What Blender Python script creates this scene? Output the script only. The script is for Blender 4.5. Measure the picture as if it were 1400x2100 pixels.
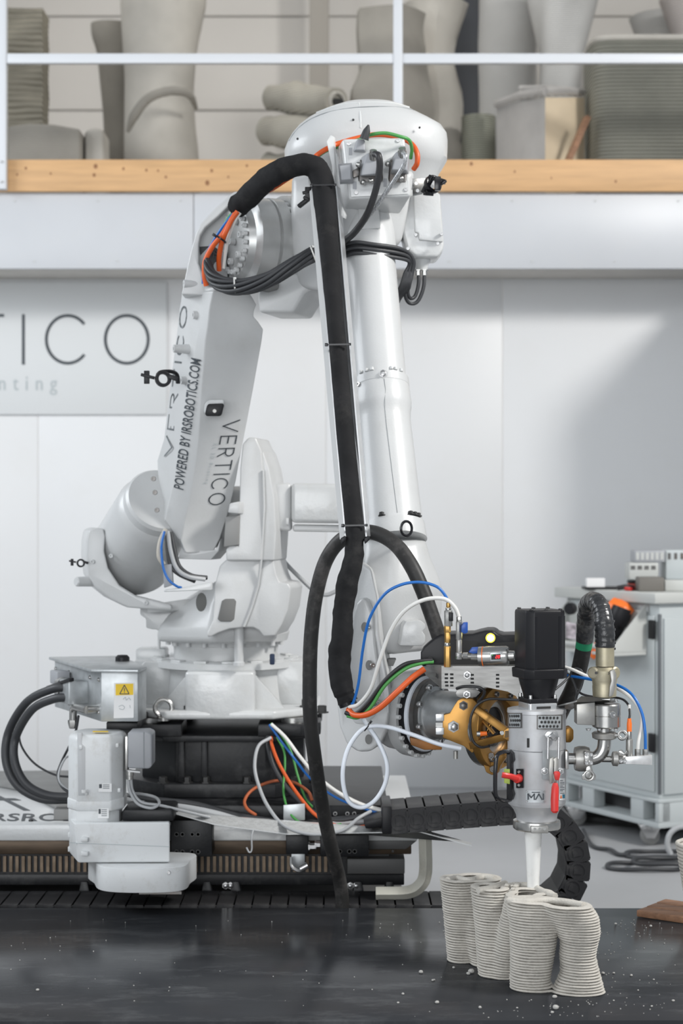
import bpy, bmesh, math, random
from mathutils import Vector, Matrix
random.seed(7)
for _o in list(bpy.data.objects):
    bpy.data.objects.remove(_o)
scene = bpy.context.scene
C = scene.collection

# ------------------------------------------------------------------ camera, world, lights
FPX = 3710.0          # focal length in pixels of the 1400 x 2100 frame
CAMZ = 1.6            # eye height above the hall floor
cam_d = bpy.data.cameras.new('camera')
cam = bpy.data.objects.new('camera', cam_d)
C.objects.link(cam)
cam.location = (0, 0, CAMZ)
cam.rotation_euler = (math.pi / 2, 0, 0)
cam_d.sensor_fit = 'VERTICAL'
cam_d.sensor_height = 36.0
cam_d.sensor_width = 24.0
cam_d.lens = 36.0 * FPX / 2100.0
cam_d.clip_start = 0.1
cam_d.clip_end = 60
cam_d.dof.use_dof = True
cam_d.dof.focus_distance = 5.45
cam_d.dof.aperture_fstop = 3.0
scene.camera = cam

world = bpy.data.worlds.new('hall_daylight')
scene.world = world
world.use_nodes = True
_bg = world.node_tree.nodes['Background']
_bg.inputs[0].default_value = (0.86, 0.93, 1.0, 1)
_bg.inputs[1].default_value = 0.37

def area(name, loc, target, sx, sy, energy, col=(1, 1, 1), spread=180):
    l = bpy.data.lights.new(name, 'AREA')
    l.shape = 'RECTANGLE'
    l.size, l.size_y = sx, sy
    l.energy = energy
    l.color = col
    l.spread = math.radians(spread)
    o = bpy.data.objects.new(name, l)
    C.objects.link(o)
    o.location = loc
    d = Vector(target) - Vector(loc)
    o.rotation_euler = d.to_track_quat('-Z', 'Y').to_euler()
    return o

area('hall_lamp_right', (5.0, 4.0, 5.6), (0.2, 7.0, 1.2), 1.1, 1.1, 440, (1.0, 0.98, 0.95))
area('side_window_left', (-5.6, 6.4, 4.2), (-0.4, 7.4, 1.5), 3.5, 2.4, 230, (0.92, 0.96, 1.0))
area('ceiling_lamp_row_front', (0.4, 0.4, 6.0), (0.0, 7.0, 1.0), 5.0, 1.2, 60, (0.98, 0.985, 1.0))
area('added_front_fill', (-2.2, -3.6, 2.2), (-0.2, 7.0, 1.3), 7.0, 3.2, 430, (0.96, 0.98, 1.0))  # unseen fill light, added behind the camera to brighten the fronts
area('mezzanine_lamp_row', (-0.6, 11.0, 6.0), (-0.4, 12.0, 3.4), 3.5, 0.3, 36, (1.0, 0.96, 0.9))

scene.view_settings.view_transform = 'Standard'
scene.view_settings.look = 'None'
scene.view_settings.exposure = 0.0
scene.view_settings.gamma = 1.0
scene.view_settings.use_curve_mapping = False

# ------------------------------------------------------------------ geometry helpers
X, Y, Z = Vector((1, 0, 0)), Vector((0, 1, 0)), Vector((0, 0, 1))
PI = math.pi

def P(u, v, d):
    """point seen at pixel (u, v) of the photograph, d metres away"""
    return Vector(((u - 700) * d / FPX, d, CAMZ + (1050 - v) * d / FPX))

def PZ(u, v, z):
    return P(u, v, FPX * (CAMZ - z) / (v - 1050))

def PP(u, v, p0, n):
    """pixel ray met with the plane through p0 with normal n"""
    r = Vector(((u - 700) / FPX, 1, (1050 - v) / FPX))
    o = Vector((0, 0, CAMZ))
    t = (p0 - o).dot(n) / r.dot(n)
    return o + r * t

def m(px, d):
    return px * d / FPX

def frame(axis, up=Z):
    a = Vector(axis).normalized()
    b = up - a * up.dot(a)
    if b.length < 1e-4:
        b = X - a * X.dot(a)
    b.normalize()
    c = a.cross(b)
    return a, b, c

def mat_axis(o, axis, sr=1.0, sh=1.0, up=Z):
    """matrix that takes local +Z to axis, scaled sr across and sh along"""
    a, b, c = frame(axis, up)
    M = Matrix(((b.x * sr, c.x * sr, a.x * sh, o[0]), (b.y * sr, c.y * sr, a.y * sh, o[1]), (b.z * sr, c.z * sr, a.z * sh, o[2]), (0, 0, 0, 1)))
    return M

def smooth(pts, n=8, closed=False):
    """Catmull-Rom through pts (Vectors, or tuples of floats)"""
    pts = [Vector(p) for p in pts]
    N = len(pts)
    out = []
    rng = range(N) if closed else range(N - 1)
    for i in rng:
        if closed:
            p0, p1, p2, p3 = pts[(i - 1) % N], pts[i], pts[(i + 1) % N], pts[(i + 2) % N]
        else:
            p1, p2 = pts[i], pts[i + 1]
            p0 = pts[i - 1] if i > 0 else p1 * 2 - p2
            p3 = pts[i + 2] if i + 2 < N else p2 * 2 - p1
        for k in range(n):
            t = k / n
            out.append(0.5 * ((2 * p1) + (p2 - p0) * t + (2 * p0 - 5 * p1 + 4 * p2 - p3) * t * t + (3 * p1 - p0 - 3 * p2 + p3) * t ** 3))
    if not closed:
        out.append(pts[-1])
    return out

class MB:
    def __init__(s):
        s.v, s.f = [], []

    def add(s, vs, fs):
        o = len(s.v)
        s.v += [tuple(p) for p in vs]
        s.f += [tuple(i + o for i in f) for f in fs]
        return s

    def box(s, c, size, ax=(X, Y, Z)):
        a, b, d = [Vector(q).normalized() * (h / 2) for q, h in zip(ax, size)]
        c = Vector(c)
        vs = [c + a * i + b * j + d * k for i in (-1, 1) for j in (-1, 1) for k in (-1, 1)]
        return s.add(vs, [(0, 1, 3, 2), (4, 6, 7, 5), (0, 4, 5, 1), (2, 3, 7, 6), (0, 2, 6, 4), (1, 5, 7, 3)])

    def span(s, x0, x1, y0, y1, z0, z1):
        return s.box(((x0 + x1) / 2, (y0 + y1) / 2, (z0 + z1) / 2), (abs(x1 - x0), abs(y1 - y0), abs(z1 - z0)))

    def loft(s, rings, cap=True, closed=True, wrap=False):
        n = len(rings[0])
        vs = [p for r in rings for p in r]
        fs = []
        R = len(rings)
        for i in range(R if wrap else R - 1):
            i2 = (i + 1) % R
            for j in range(n if closed else n - 1):
                k = (j + 1) % n
                fs.append((i * n + j, i * n + k, i2 * n + k, i2 * n + j))
        if cap and closed and not wrap:
            fs.append(tuple(reversed(range(n))))
            fs.append(tuple((R - 1) * n + j for j in range(n)))
        return s.add(vs, fs)

    def prism(s, pts, vec):
        pts = [Vector(p) for p in pts]
        vec = Vector(vec)
        return s.loft([pts, [p + vec for p in pts]])

    def pp(s, uv, d, thick, dr=Y):
        """pixel outline on the plane at depth d, carried back by thick metres"""
        return s.prism([P(u, v, d) for u, v in uv], Vector(dr).normalized() * thick)

    def lathe(s, o, axis, prof, n=36, cap=True, up=Z, a0=0.0, a1=2 * PI, sx=1.0):
        a, b, c = frame(axis, up)
        o = Vector(o)
        full = abs(a1 - a0 - 2 * PI) < 1e-6
        rings = []
        for t, r in prof:
            ring = []
            for i in range(n if full else n + 1):
                th = a0 + (a1 - a0) * i / n
                ring.append(o + a * t + (b * math.cos(th) + c * math.sin(th) * sx) * r)
            rings.append(ring)
        return s.loft(rings, cap=cap, closed=full)

    def cyl(s, p, q, r, n=20, r2=None):
        p, q = Vector(p), Vector(q)
        return s.lathe(p, q - p, [(0, r), ((q - p).length, r if r2 is None else r2)], n)

    def ring(s, o, axis, r0, r1, t, n=40, up=Z):
        """flat annulus of thickness t, starting at o going along axis"""
        a, b, c = frame(axis, up)
        o = Vector(o)
        rs = []
        for tt, r in ((0, r0), (0, r1), (t, r1), (t, r0)):
            rs.append([o + a * tt + (b * math.cos(2 * PI * i / n) + c * math.sin(2 * PI * i / n)) * r for i in range(n)])
        return s.loft(rs, wrap=True)

    def tube(s, path, r, n=10, cap=True, sq=1.0):
        path = [Vector(p) for p in path]
        N = len(path)
        rr = r if isinstance(r, (list, tuple)) else [r] * N
        if len(rr) != N:
            rr = [rr[min(len(rr) - 1, int(round(i * (len(rr) - 1) / (N - 1))))] if False else
                  (lambda f: rr[int(f)] + (rr[min(int(f) + 1, len(rr) - 1)] - rr[int(f)]) * (f - int(f)))(i * (len(rr) - 1) / (N - 1)) for i in range(N)]
        t = (path[1] - path[0]).normalized()
        a, b, c = frame(t, Y)
        rings = []
        for i in range(N):
            t2 = (path[min(i + 1, N - 1)] - path[max(i - 1, 0)])
            if t2.length > 1e-9:
                t2.normalize()
                q = t.rotation_difference(t2)
                b = q @ b
                t = t2
            c = t.cross(b)
            rings.append([path[i] + (b * math.cos(2 * PI * k / n) * sq + c * math.sin(2 * PI * k / n)) * rr[i] for k in range(n)])
        return s.loft(rings, cap=cap)

    def loop(s, path, r, n=8):
        """closed tube"""
        path = [Vector(p) for p in path]
        N = len(path)
        rings = []
        t = (path[1] - path[-1]).normalized()
        a, b, c = frame(t, Z)
        for i in range(N):
            t2 = (path[(i + 1) % N] - path[i - 1]).normalized()
            b = t.rotation_difference(t2) @ b
            t = t2
            c = t.cross(b)
            rings.append([path[i] + (b * math.cos(2 * PI * k / n) + c * math.sin(2 * PI * k / n)) * r for k in range(n)])
        return s.loft(rings, wrap=True)

    def bar(s, p, q, w, h, up=Z):
        p, q = Vector(p), Vector(q)
        a, b, c = frame(q - p, up)
        return s.box((p + q) / 2, ((q - p).length, h, w), (a, b, c))

    def ball(s, c, r, n=12, k=8, squash=(1, 1, 1)):
        c = Vector(c)
        rings = []
        for j in range(1, k):
            th = PI * j / k
            rings.append([c + Vector((math.sin(th) * math.cos(2 * PI * i / n) * squash[0], math.sin(th) * math.sin(2 * PI * i / n) * squash[1], math.cos(th) * squash[2])) * r for i in range(n)])
        return s.loft(rings)

    def mesh(s, name, bevel=0, seg=2, ang=32, flat=False, bev_ang=28):
        me = bpy.data.meshes.new(name)
        bm = bmesh.new()
        vv = [bm.verts.new(p) for p in s.v]
        for f in s.f:
            try:
                bm.faces.new([vv[i] for i in f])
            except ValueError:
                pass
        bmesh.ops.recalc_face_normals(bm, faces=bm.faces)
        if bevel > 0:
            es = [e for e in bm.edges if len(e.link_faces) == 2 and e.calc_face_angle(0) > math.radians(bev_ang)]
            if es:
                bmesh.ops.bevel(bm, geom=es, offset=bevel, segments=seg, affect='EDGES', profile=0.5, clamp_overlap=True)
        bm.to_mesh(me)
        bm.free()
        if not flat:
            me.shade_smooth()
            me.set_sharp_from_angle(angle=math.radians(ang))
        return me

    def build(s, name, mat, parent=None, bevel=0, seg=2, ang=32, flat=False, bev_ang=28):
        return put(s.mesh(name, bevel, seg, ang, flat, bev_ang), name, mat, parent)

def put(me, name, mat, parent=None, M=None):
    if mat and not me.materials:
        me.materials.append(mat)
    o = bpy.data.objects.new(name, me)
    C.objects.link(o)
    if parent is not None:
        o.parent = parent
        o.matrix_parent_inverse = inv_of(parent)
    if M is not None:
        o.matrix_basis = M
    return o

def inv_of(parent):
    """inverse of the parent's rest matrix (things are empties moved only by translation; parts sit at the origin)"""
    p, t = parent, Vector((0, 0, 0))
    if p.parent is None and p.type == 'EMPTY':
        t = p.location
    return Matrix.Translation(-Vector(t))

def tag(o, label=None, cat=None, group=None, kind=None):
    if label: o['label'] = label
    if cat: o['category'] = cat
    if group: o['group'] = group
    if kind: o['kind'] = kind
    return o

def thing(name, label, cat, loc, group=None):
    o = bpy.data.objects.new(name, None)
    o.empty_display_size = 0.1
    C.objects.link(o)
    o.location = loc
    return tag(o, label, cat, group)

# ------------------------------------------------------------------ materials
MATS = {}
def mat(name, col, rough=0.5, metal=0.0, vary=0.0, vscale=6.0, bump=0.0, bscale=80.0, coat=0.0, emit=0.0, dirt=None, dscale=2.5, damt=0.3, stretch=None, spec=0.5):
    if name in MATS:
        return MATS[name]
    M = bpy.data.materials.new(name)
    M.use_nodes = True
    nt = M.node_tree
    b = nt.nodes['Principled BSDF']
    b.inputs['Base Color'].default_value = (*col, 1)
    b.inputs['Roughness'].default_value = rough
    b.inputs['Metallic'].default_value = metal
    b.inputs['Specular IOR Level'].default_value = spec
    b.inputs['Coat Weight'].default_value = coat
    b.inputs['Coat Roughness'].default_value = 0.12
    if emit:
        b.inputs['Emission Color'].default_value = (*col, 1)
        b.inputs['Emission Strength'].default_value = emit
    co = nt.nodes.new('ShaderNodeTexCoord').outputs['Object']
    if stretch:
        mp = nt.nodes.new('ShaderNodeMapping')
        mp.inputs['Scale'].default_value = stretch
        nt.links.new(co, mp.inputs[0])
        co = mp.outputs[0]
    last = None
    if vary:
        n = nt.nodes.new('ShaderNodeTexNoise')
        n.inputs['Scale'].default_value = vscale
        n.inputs['Detail'].default_value = 5
        nt.links.new(co, n.inputs['Vector'])
        r = nt.nodes.new('ShaderNodeValToRGB')
        r.color_ramp.elements[0].position = 0.3
        r.color_ramp.elements[1].position = 0.7
        r.color_ramp.elements[0].color = (*[max(0, c * (1 - vary)) for c in col], 1)
        r.color_ramp.elements[1].color = (*[min(1, c * (1 + vary)) for c in col], 1)
        nt.links.new(n.outputs[0], r.inputs[0])
        last = r.outputs[0]
    if dirt:
        n2 = nt.nodes.new('ShaderNodeTexNoise')
        n2.inputs['Scale'].default_value = dscale
        n2.inputs['Detail'].default_value = 9
        n2.inputs['Roughness'].default_value = 0.72
        nt.links.new(co, n2.inputs['Vector'])
        r2 = nt.nodes.new('ShaderNodeValToRGB')
        r2.color_ramp.elements[0].position = 0.52
        r2.color_ramp.elements[0].color = (0, 0, 0, 1)
        r2.color_ramp.elements[1].position = 0.72
        r2.color_ramp.elements[1].color = (damt, damt, damt, 1)
        nt.links.new(n2.outputs[0], r2.inputs[0])
        mx = nt.nodes.new('ShaderNodeMix')
        mx.data_type = 'RGBA'
        nt.links.new(r2.outputs[0], mx.inputs[0])
        if last:
            nt.links.new(last, mx.inputs[6])
        else:
            mx.inputs[6].default_value = (*col, 1)
        mx.inputs[7].default_value = (*dirt, 1)
        last = mx.outputs[2]
    if last:
        nt.links.new(last, b.inputs['Base Color'])
    if bump:
        n3 = nt.nodes.new('ShaderNodeTexNoise')
        n3.inputs['Scale'].default_value = bscale
        n3.inputs['Detail'].default_value = 4
        nt.links.new(co, n3.inputs['Vector'])
        bp = nt.nodes.new('ShaderNodeBump')
        bp.inputs['Strength'].default_value = bump
        bp.inputs['Distance'].default_value = 0.01
        nt.links.new(n3.outputs[0], bp.inputs['Height'])
        nt.links.new(bp.outputs[0], b.inputs['Normal'])
    MATS[name] = M
    return M

def ribbed(name, col, scale, strength=0.5, vary=0.12, rough=0.85, axis='Z', dist=0.0, depth=0.02, vscale=4.0):
    """printed concrete: fine layer relief in the bump only"""
    M = mat(name, col, rough, vary=vary, vscale=vscale)
    nt = M.node_tree
    b = nt.nodes['Principled BSDF']
    w = nt.nodes.new('ShaderNodeTexWave')
    w.wave_type = 'BANDS'
    w.bands_direction = axis
    w.inputs['Scale'].default_value = scale
    w.inputs['Distortion'].default_value = dist
    tc = nt.nodes.new('ShaderNodeTexCoord')
    nt.links.new(tc.outputs['Object'], w.inputs['Vector'])
    bp = nt.nodes.new('ShaderNodeBump')
    bp.inputs['Strength'].default_value = strength
    bp.inputs['Distance'].default_value = depth
    nt.links.new(w.outputs[1], bp.inputs['Height'])
    nt.links.new(bp.outputs[0], b.inputs['Normal'])
    return M

robot_white = mat('robot_paint', (0.54, 0.547, 0.547), 0.36, vary=0.03, vscale=5, bump=0.05, bscale=160, coat=0.15, dirt=(0.40, 0.39, 0.36), dscale=7, damt=0.22)
robot_grey = mat('brushed_elbow_steel', (0.46, 0.465, 0.46), 0.32, 0.45, vary=0.08, vscale=14, stretch=(1, 1, 1))
cast_white = mat('white_casting_paint', (0.58, 0.59, 0.59), 0.30, vary=0.03, bump=0.16, bscale=45, coat=0.3, dirt=(0.45, 0.43, 0.38), dscale=9, damt=0.25)
drive_white = mat('gearmotor_paint', (0.66, 0.675, 0.68), 0.42, vary=0.02, dirt=(0.36, 0.33, 0.28), dscale=18, damt=0.35)
drive_grey = mat('junction_box_grey', (0.33, 0.34, 0.36), 0.45, vary=0.04)
wall_m = mat('white_wall_panel', (0.68, 0.685, 0.69), 0.42, vary=0.015, vscale=1.2, dirt=(0.6, 0.58, 0.54), dscale=3, damt=0.12)
wall_dim = mat('mezzanine_back_wall', (0.62, 0.60, 0.57), 0.7, vary=0.03, vscale=1.0)
fascia_m = mat('white_fascia_paint', (0.52, 0.535, 0.56), 0.4, vary=0.03, vscale=2.5, dirt=(0.5, 0.49, 0.47), dscale=5, damt=0.2)
beam_under = mat('beam_underside_cream', (0.60, 0.57, 0.53), 0.6, vary=0.05)
rail_white = mat('railing_white_paint', (0.62, 0.64, 0.67), 0.4)
sign_m = mat('sign_board_grey', (0.61, 0.625, 0.63), 0.5)
ink = mat('dark_ink', (0.045, 0.055, 0.065), 0.5)
ink_grey = mat('pale_grey_ink', (0.40, 0.44, 0.45), 0.5)
ink_mid = mat('mid_grey_ink', (0.20, 0.22, 0.23), 0.5)
floor_m = mat('grey_epoxy_floor', (0.36, 0.365, 0.375), 0.42, vary=0.06, vscale=1.4, bump=0.02, bscale=30, dirt=(0.33, 0.32, 0.31), dscale=2.2, damt=0.3)
black_steel = mat('black_painted_steel', (0.013, 0.0135, 0.015), 0.4, vary=0.2, vscale=9, dirt=(0.09, 0.09, 0.09), dscale=10, damt=0.35, bump=0.05, spec=0.3)
black_plastic = mat('black_plastic', (0.010, 0.010, 0.012), 0.42, vary=0.1, spec=0.3)
black_shiny = mat('black_gloss_plastic', (0.010, 0.010, 0.012), 0.24, spec=0.4)
rubber = mat('black_rubber_hose', (0.024, 0.0235, 0.023), 0.5, vary=0.25, vscale=7, dirt=(0.14, 0.13, 0.125), dscale=9, damt=0.5, spec=0.35, bump=0.04, bscale=60)
sleeve_m = mat('black_textile_sleeve', (0.012, 0.012, 0.013), 0.85, vary=0.25, vscale=12, bump=0.25, bscale=35, dirt=(0.05, 0.048, 0.045), dscale=10, damt=0.4, spec=0.25)
cable_grey = mat('grey_cable', (0.034, 0.0355, 0.039), 0.48, vary=0.1)
cable_black = mat('black_cable', (0.02, 0.02, 0.022), 0.45)
cable_light = mat('light_grey_cable', (0.40, 0.41, 0.42), 0.4)
cable_orange = mat('orange_cable', (0.66, 0.10, 0.015), 0.42, vary=0.06)
cable_rust = mat('dusty_orange_cable', (0.40, 0.10, 0.035), 0.6, vary=0.2)
cable_green = mat('green_cable', (0.07, 0.30, 0.07), 0.42)
cable_blue = mat('blue_air_tube', (0.008, 0.13, 0.46), 0.3)
cable_white = mat('white_air_tube', (0.74, 0.73, 0.70), 0.32)
cable_clear = mat('milky_tube', (0.70, 0.74, 0.80), 0.28)
alu = mat('aluminium', (0.66, 0.67, 0.68), 0.34, 0.85, vary=0.05, vscale=20)
alu_paint = mat('silver_barrel_paint', (0.46, 0.465, 0.475), 0.40, 0.35, vary=0.05, vscale=9, dirt=(0.33, 0.31, 0.28), dscale=14, damt=0.3)
steel = mat('stainless_steel', (0.46, 0.455, 0.44), 0.27, 0.95, vary=0.12, vscale=25)
steel_dirty = mat('dusty_steel', (0.36, 0.355, 0.34), 0.42, 0.75, vary=0.2, vscale=22, dirt=(0.42, 0.38, 0.30), dscale=16, damt=0.5)
steel_dark = mat('dark_steel', (0.17, 0.165, 0.16), 0.40, 0.8, vary=0.2, vscale=20, dirt=(0.22, 0.10, 0.03), dscale=11, damt=0.35)
galv = mat('galvanised_sheet', (0.42, 0.44, 0.45), 0.38, 0.6, vary=0.16, vscale=24)
bolt_m = mat('bolt_steel', (0.52, 0.52, 0.52), 0.3, 0.9)
bolt_painted = mat('painted_bolt', (0.56, 0.57, 0.57), 0.4)
bolt_black = mat('black_bolt', (0.02, 0.02, 0.02), 0.4)
bronze = mat('bronze_anodised_aluminium', (0.36, 0.19, 0.05), 0.36, 0.75, vary=0.14, vscale=14, dirt=(0.15, 0.11, 0.06), dscale=9, damt=0.4)
brass = mat('brass_fitting', (0.50, 0.30, 0.10), 0.33, 0.9, vary=0.14, vscale=30)
camlock_m = mat('dusty_bronze_coupling', (0.42, 0.38, 0.27), 0.45, 0.6, vary=0.15, vscale=18, dirt=(0.55, 0.50, 0.40), dscale=14, damt=0.5)
blue_plastic = mat('blue_plastic', (0.015, 0.08, 0.36), 0.35)
red_plastic = mat('red_plastic', (0.58, 0.03, 0.025), 0.4)
green_tape = mat('green_tape', (0.01, 0.22, 0.10), 0.5)
lime_tape = mat('lime_tape', (0.35, 0.45, 0.08), 0.6)
orange_plastic = mat('orange_plastic', (0.85, 0.17, 0.02), 0.4)
white_plastic = mat('white_plastic', (0.76, 0.76, 0.74), 0.4, dirt=(0.5, 0.48, 0.44), dscale=25, damt=0.35)
yellow_m = mat('warning_yellow', (0.84, 0.56, 0.01), 0.5)
plate_m = mat('brushed_plate', (0.30, 0.295, 0.285), 0.45, 0.85, vary=0.15, vscale=18, stretch=(1, 1, 8))
paper_m = mat('white_label', (0.80, 0.80, 0.80), 0.6)
pine = mat('pine_board', (0.56, 0.34, 0.165), 0.55, vary=0.10, vscale=3.0, stretch=(1.2, 14, 14))
plank_m = mat('brown_plank', (0.26, 0.135, 0.075), 0.65, vary=0.3, vscale=4.0, stretch=(2, 14, 14))
table_m = mat('black_coated_board', (0.030, 0.032, 0.036), 0.2, vary=0.2, vscale=2.0, stretch=(1, 2.5, 1), bump=0.02, bscale=25, dirt=(0.12, 0.125, 0.13), dscale=3.2, damt=0.5, spec=0.10)
table_edge = mat('reddish_board_edge', (0.10, 0.028, 0.03), 0.6)
cream_m = mat('cream_steel_bracket', (0.50, 0.49, 0.43), 0.5, vary=0.1, dirt=(0.22, 0.20, 0.16), dscale=7, damt=0.5)
rust_m = mat('oily_rail_steel', (0.085, 0.06, 0.04), 0.45, 0.5, vary=0.35, vscale=6, stretch=(1, 6, 6))
rack_m = mat('rack_tooth_steel', (0.16, 0.12, 0.085), 0.4, 0.7, vary=0.25, vscale=30)
chain_m = mat('energy_chain_plastic', (0.022, 0.022, 0.024), 0.55, vary=0.3, vscale=8, dirt=(0.10, 0.097, 0.093), dscale=9, damt=0.45, spec=0.35)
cab_m = mat('cabinet_grey_paint', (0.48, 0.515, 0.52), 0.4, vary=0.02)
cab_light = mat('cabinet_light_panel', (0.50, 0.51, 0.49), 0.5)
taupe_m = mat('taupe_box', (0.15, 0.14, 0.125), 0.6)
concrete = mat('fresh_printed_concrete', (0.50, 0.475, 0.43), 0.88, vary=0.10, vscale=22, bump=0.35, bscale=170)
lamp_w = mat('lit_lamp_core', (1.0, 0.96, 0.62), 0.3, emit=5.0)
lamp_y = mat('lit_yellow_lamp', (1.0, 0.80, 0.02), 0.3, emit=3.0)
led_red = mat('red_display_digits', (1.0, 0.015, 0.02), 0.3, emit=1.3)
led_green = mat('green_display_dot', (0.05, 0.9, 0.1), 0.3, emit=2.0)

# ------------------------------------------------------------------ shared small meshes
def bolt_mesh(name, socket=True, n=14):
    b = MB()
    if socket:
        b.lathe((0, 0, 0), Z, [(0, 1), (0.85, 1), (1.0, 0.9), (1.0, 0.55), (0.45, 0.5), (0.45, 0.01)], n)
    else:
        b.lathe((0, 0, 0), Z, [(0, 1.45), (0.18, 1.45), (0.18, 1.0), (0.9, 1.0), (1.0, 0.85)], 6)
    return b.mesh(name, ang=40)
_bm = {}
def bolts(parent, pts, axis, r, h, material=None, socket=True, name='bolt'):
    material = material or bolt_m
    key = (material.name, socket)
    if key not in _bm:
        me = bolt_mesh('bolt', socket)
        me.materials.append(material)
        _bm[key] = me
    return [put(_bm[key], name, None, parent, mat_axis(p, axis, r, h)) for p in pts]

def circle_pts(o, axis, r, n, a0=0.0, a1=2 * PI, up=Z):
    a, b, c = frame(axis, up)
    full = abs(a1 - a0 - 2 * PI) < 1e-6
    k = n if full else n - 1
    return [Vector(o) + (b * math.cos(a0 + (a1 - a0) * i / k) + c * math.sin(a0 + (a1 - a0) * i / k)) * r for i in range(n)]

def cable(name, pts, r, material, label=None, cat=None, parent=None, n=8, seg=8, group=None):
    """pts are (u, v, d): pixel of the photograph and distance; r in metres"""
    path = smooth([P(*p) for p in pts], seg)
    o = MB().tube(path, r, n).build(name, material, parent, ang=60)
    if label:
        tag(o, label, cat or 'cable', group)
    return o

def tie(parent, p, axis, r, material, w=0.006, name='cable_tie'):
    b = MB().ring(Vector(p) - Vector(axis).normalized() * w / 2, axis, r, r + 0.003, w, 20)
    a, bb, c = frame(axis)
    b.box(Vector(p) + bb * (r + 0.004), (w * 1.6, 0.008, 0.009), (a, bb, c))
    return b.build(name, material, parent)

# lettering -----------------------------------------------------------------
def arc(cx, cy, rx, ry, a0, a1, n=28):
    return [(cx + rx * math.cos(math.radians(a0 + (a1 - a0) * i / n)), cy + ry * math.sin(math.radians(a0 + (a1 - a0) * i / n))) for i in range(n + 1)]
GLYPH = {   # strokes in a cell one unit high, with its width
    'V': (0.90, [[(0, 1), (0.45, 0), (0.90, 1)]]),
    'E': (0.62, [[(0.62, 1), (0, 1), (0, 0), (0.62, 0)], [(0, 0.5), (0.55, 0.5)]]),
    'R': (0.62, [[(0, 0), (0, 1), (0.32, 1)] + arc(0.32, 0.74, 0.28, 0.26, 90, -90) + [(0, 0.48)], [(0.30, 0.48), (0.62, 0)]]),
    'T': (0.72, [[(0, 1), (0.72, 1)], [(0.36, 1), (0.36, 0)]]),
    'I': (0.0, [[(0, 0), (0, 1)]]),
    'C': (0.84, [arc(0.45, 0.5, 0.45, 0.5, 40, 320)]),
    'O': (0.90, [arc(0.45, 0.5, 0.45, 0.5, 0, 360, 44)]),
    'M': (0.95, [[(0.0, 0), (0.0, 1), (0.47, 0.35), (0.95, 1), (0.95, 0)]]),
    'A': (0.95, [[(0, 0), (0.47, 1), (0.95, 0)]]),
    'F': (0.62, [[(0.62, 1), (0, 1), (0, 0)], [(0, 0.5), (0.55, 0.5)]]),
    'S': (0.62, [arc(0.31, 0.75, 0.29, 0.25, 30, 270, 16) + arc(0.31, 0.25, 0.29, 0.25, 90, -150, 16)]),
}
def stroke_text(b, word, O, ex, ey, gap=0.35, w=0.06, th=0.0012, xs=1.0):
    """thin drawn letters on the plane of ex, ey (vectors of one letter height)"""
    ex, ey = Vector(ex), Vector(ey)
    n = ex.cross(ey).normalized()
    x = 0.0
    for ch in word:
        if ch == ' ':
            x += 0.5
            continue
        wd, strokes = GLYPH[ch]
        for st in strokes:
            for (x0, y0), (x1, y1) in zip(st[:-1], st[1:]):
                dx, dy = x1 - x0, y1 - y0
                L = math.hypot(dx, dy)
                if L < 1e-6:
                    continue
                dx, dy = dx / L, dy / L
                e = w * 0.45 if L > 0.12 else w * 0.1
                q = [(x0 - dx * e - dy * w / 2, y0 - dy * e + dx * w / 2), (x1 + dx * e - dy * w / 2, y1 + dy * e + dx * w / 2),
                     (x1 + dx * e + dy * w / 2, y1 + dy * e - dx * w / 2), (x0 - dx * e + dy * w / 2, y0 - dy * e - dx * w / 2)]
                b.prism([Vector(O) + ex * (x + a) * xs + ey * c for a, c in q], n * th)
        x += wd + gap
    return x - gap

def stroke_letters(word, O, ex, ey, material, parent, gap=0.35, w=0.06, th=0.0012, name='letter'):
    x = 0.0
    for ch in word:
        b = MB()
        stroke_text(b, ch, Vector(O) + Vector(ex) * x, ex, ey, gap, w, th)
        b.build(name, material, parent)
        x += GLYPH[ch][0] + gap

def type_mesh(body, spacing=1.0, shear=0.0, th=0.01, offset=0.0):
    cu = bpy.data.curves.new('type', 'FONT')
    cu.body = body
    cu.space_character = spacing
    cu.shear = shear
    cu.extrude = th
    cu.offset = offset
    cu.resolution_u = 3
    ob = bpy.data.objects.new('type', cu)
    C.objects.link(ob)
    bpy.context.view_layer.update()
    me = bpy.data.meshes.new_from_object(ob.evaluated_get(bpy.context.evaluated_depsgraph_get()))
    bpy.data.objects.remove(ob)
    bpy.data.curves.remove(cu)
    return me

def type_on(body, A, B, Hv, material, parent, name='lettering', spacing=1.0, shear=0.0, lift=0.0015, offset=0.0):
    """flat lettering whose baseline runs from A to B and whose capitals rise by the vector Hv"""
    me = type_mesh(body, spacing, shear, 0.0, offset)
    xs = [v.co.x for v in me.vertices]
    ys = [v.co.y for v in me.vertices]
    x0, x1, cap = min(xs), max(xs), max(ys)
    A, B, Hv = Vector(A), Vector(B), Vector(Hv)
    n = (B - A).cross(Hv).normalized()
    for v in me.vertices:
        v.co = A + (B - A) * ((v.co.x - x0) / (x1 - x0)) + Hv * (v.co.y / cap) + n * lift
    me.name = name
    return tag(put(me, name, material, parent), kind='stuff')
from mathutils import noise as mnoise

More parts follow.
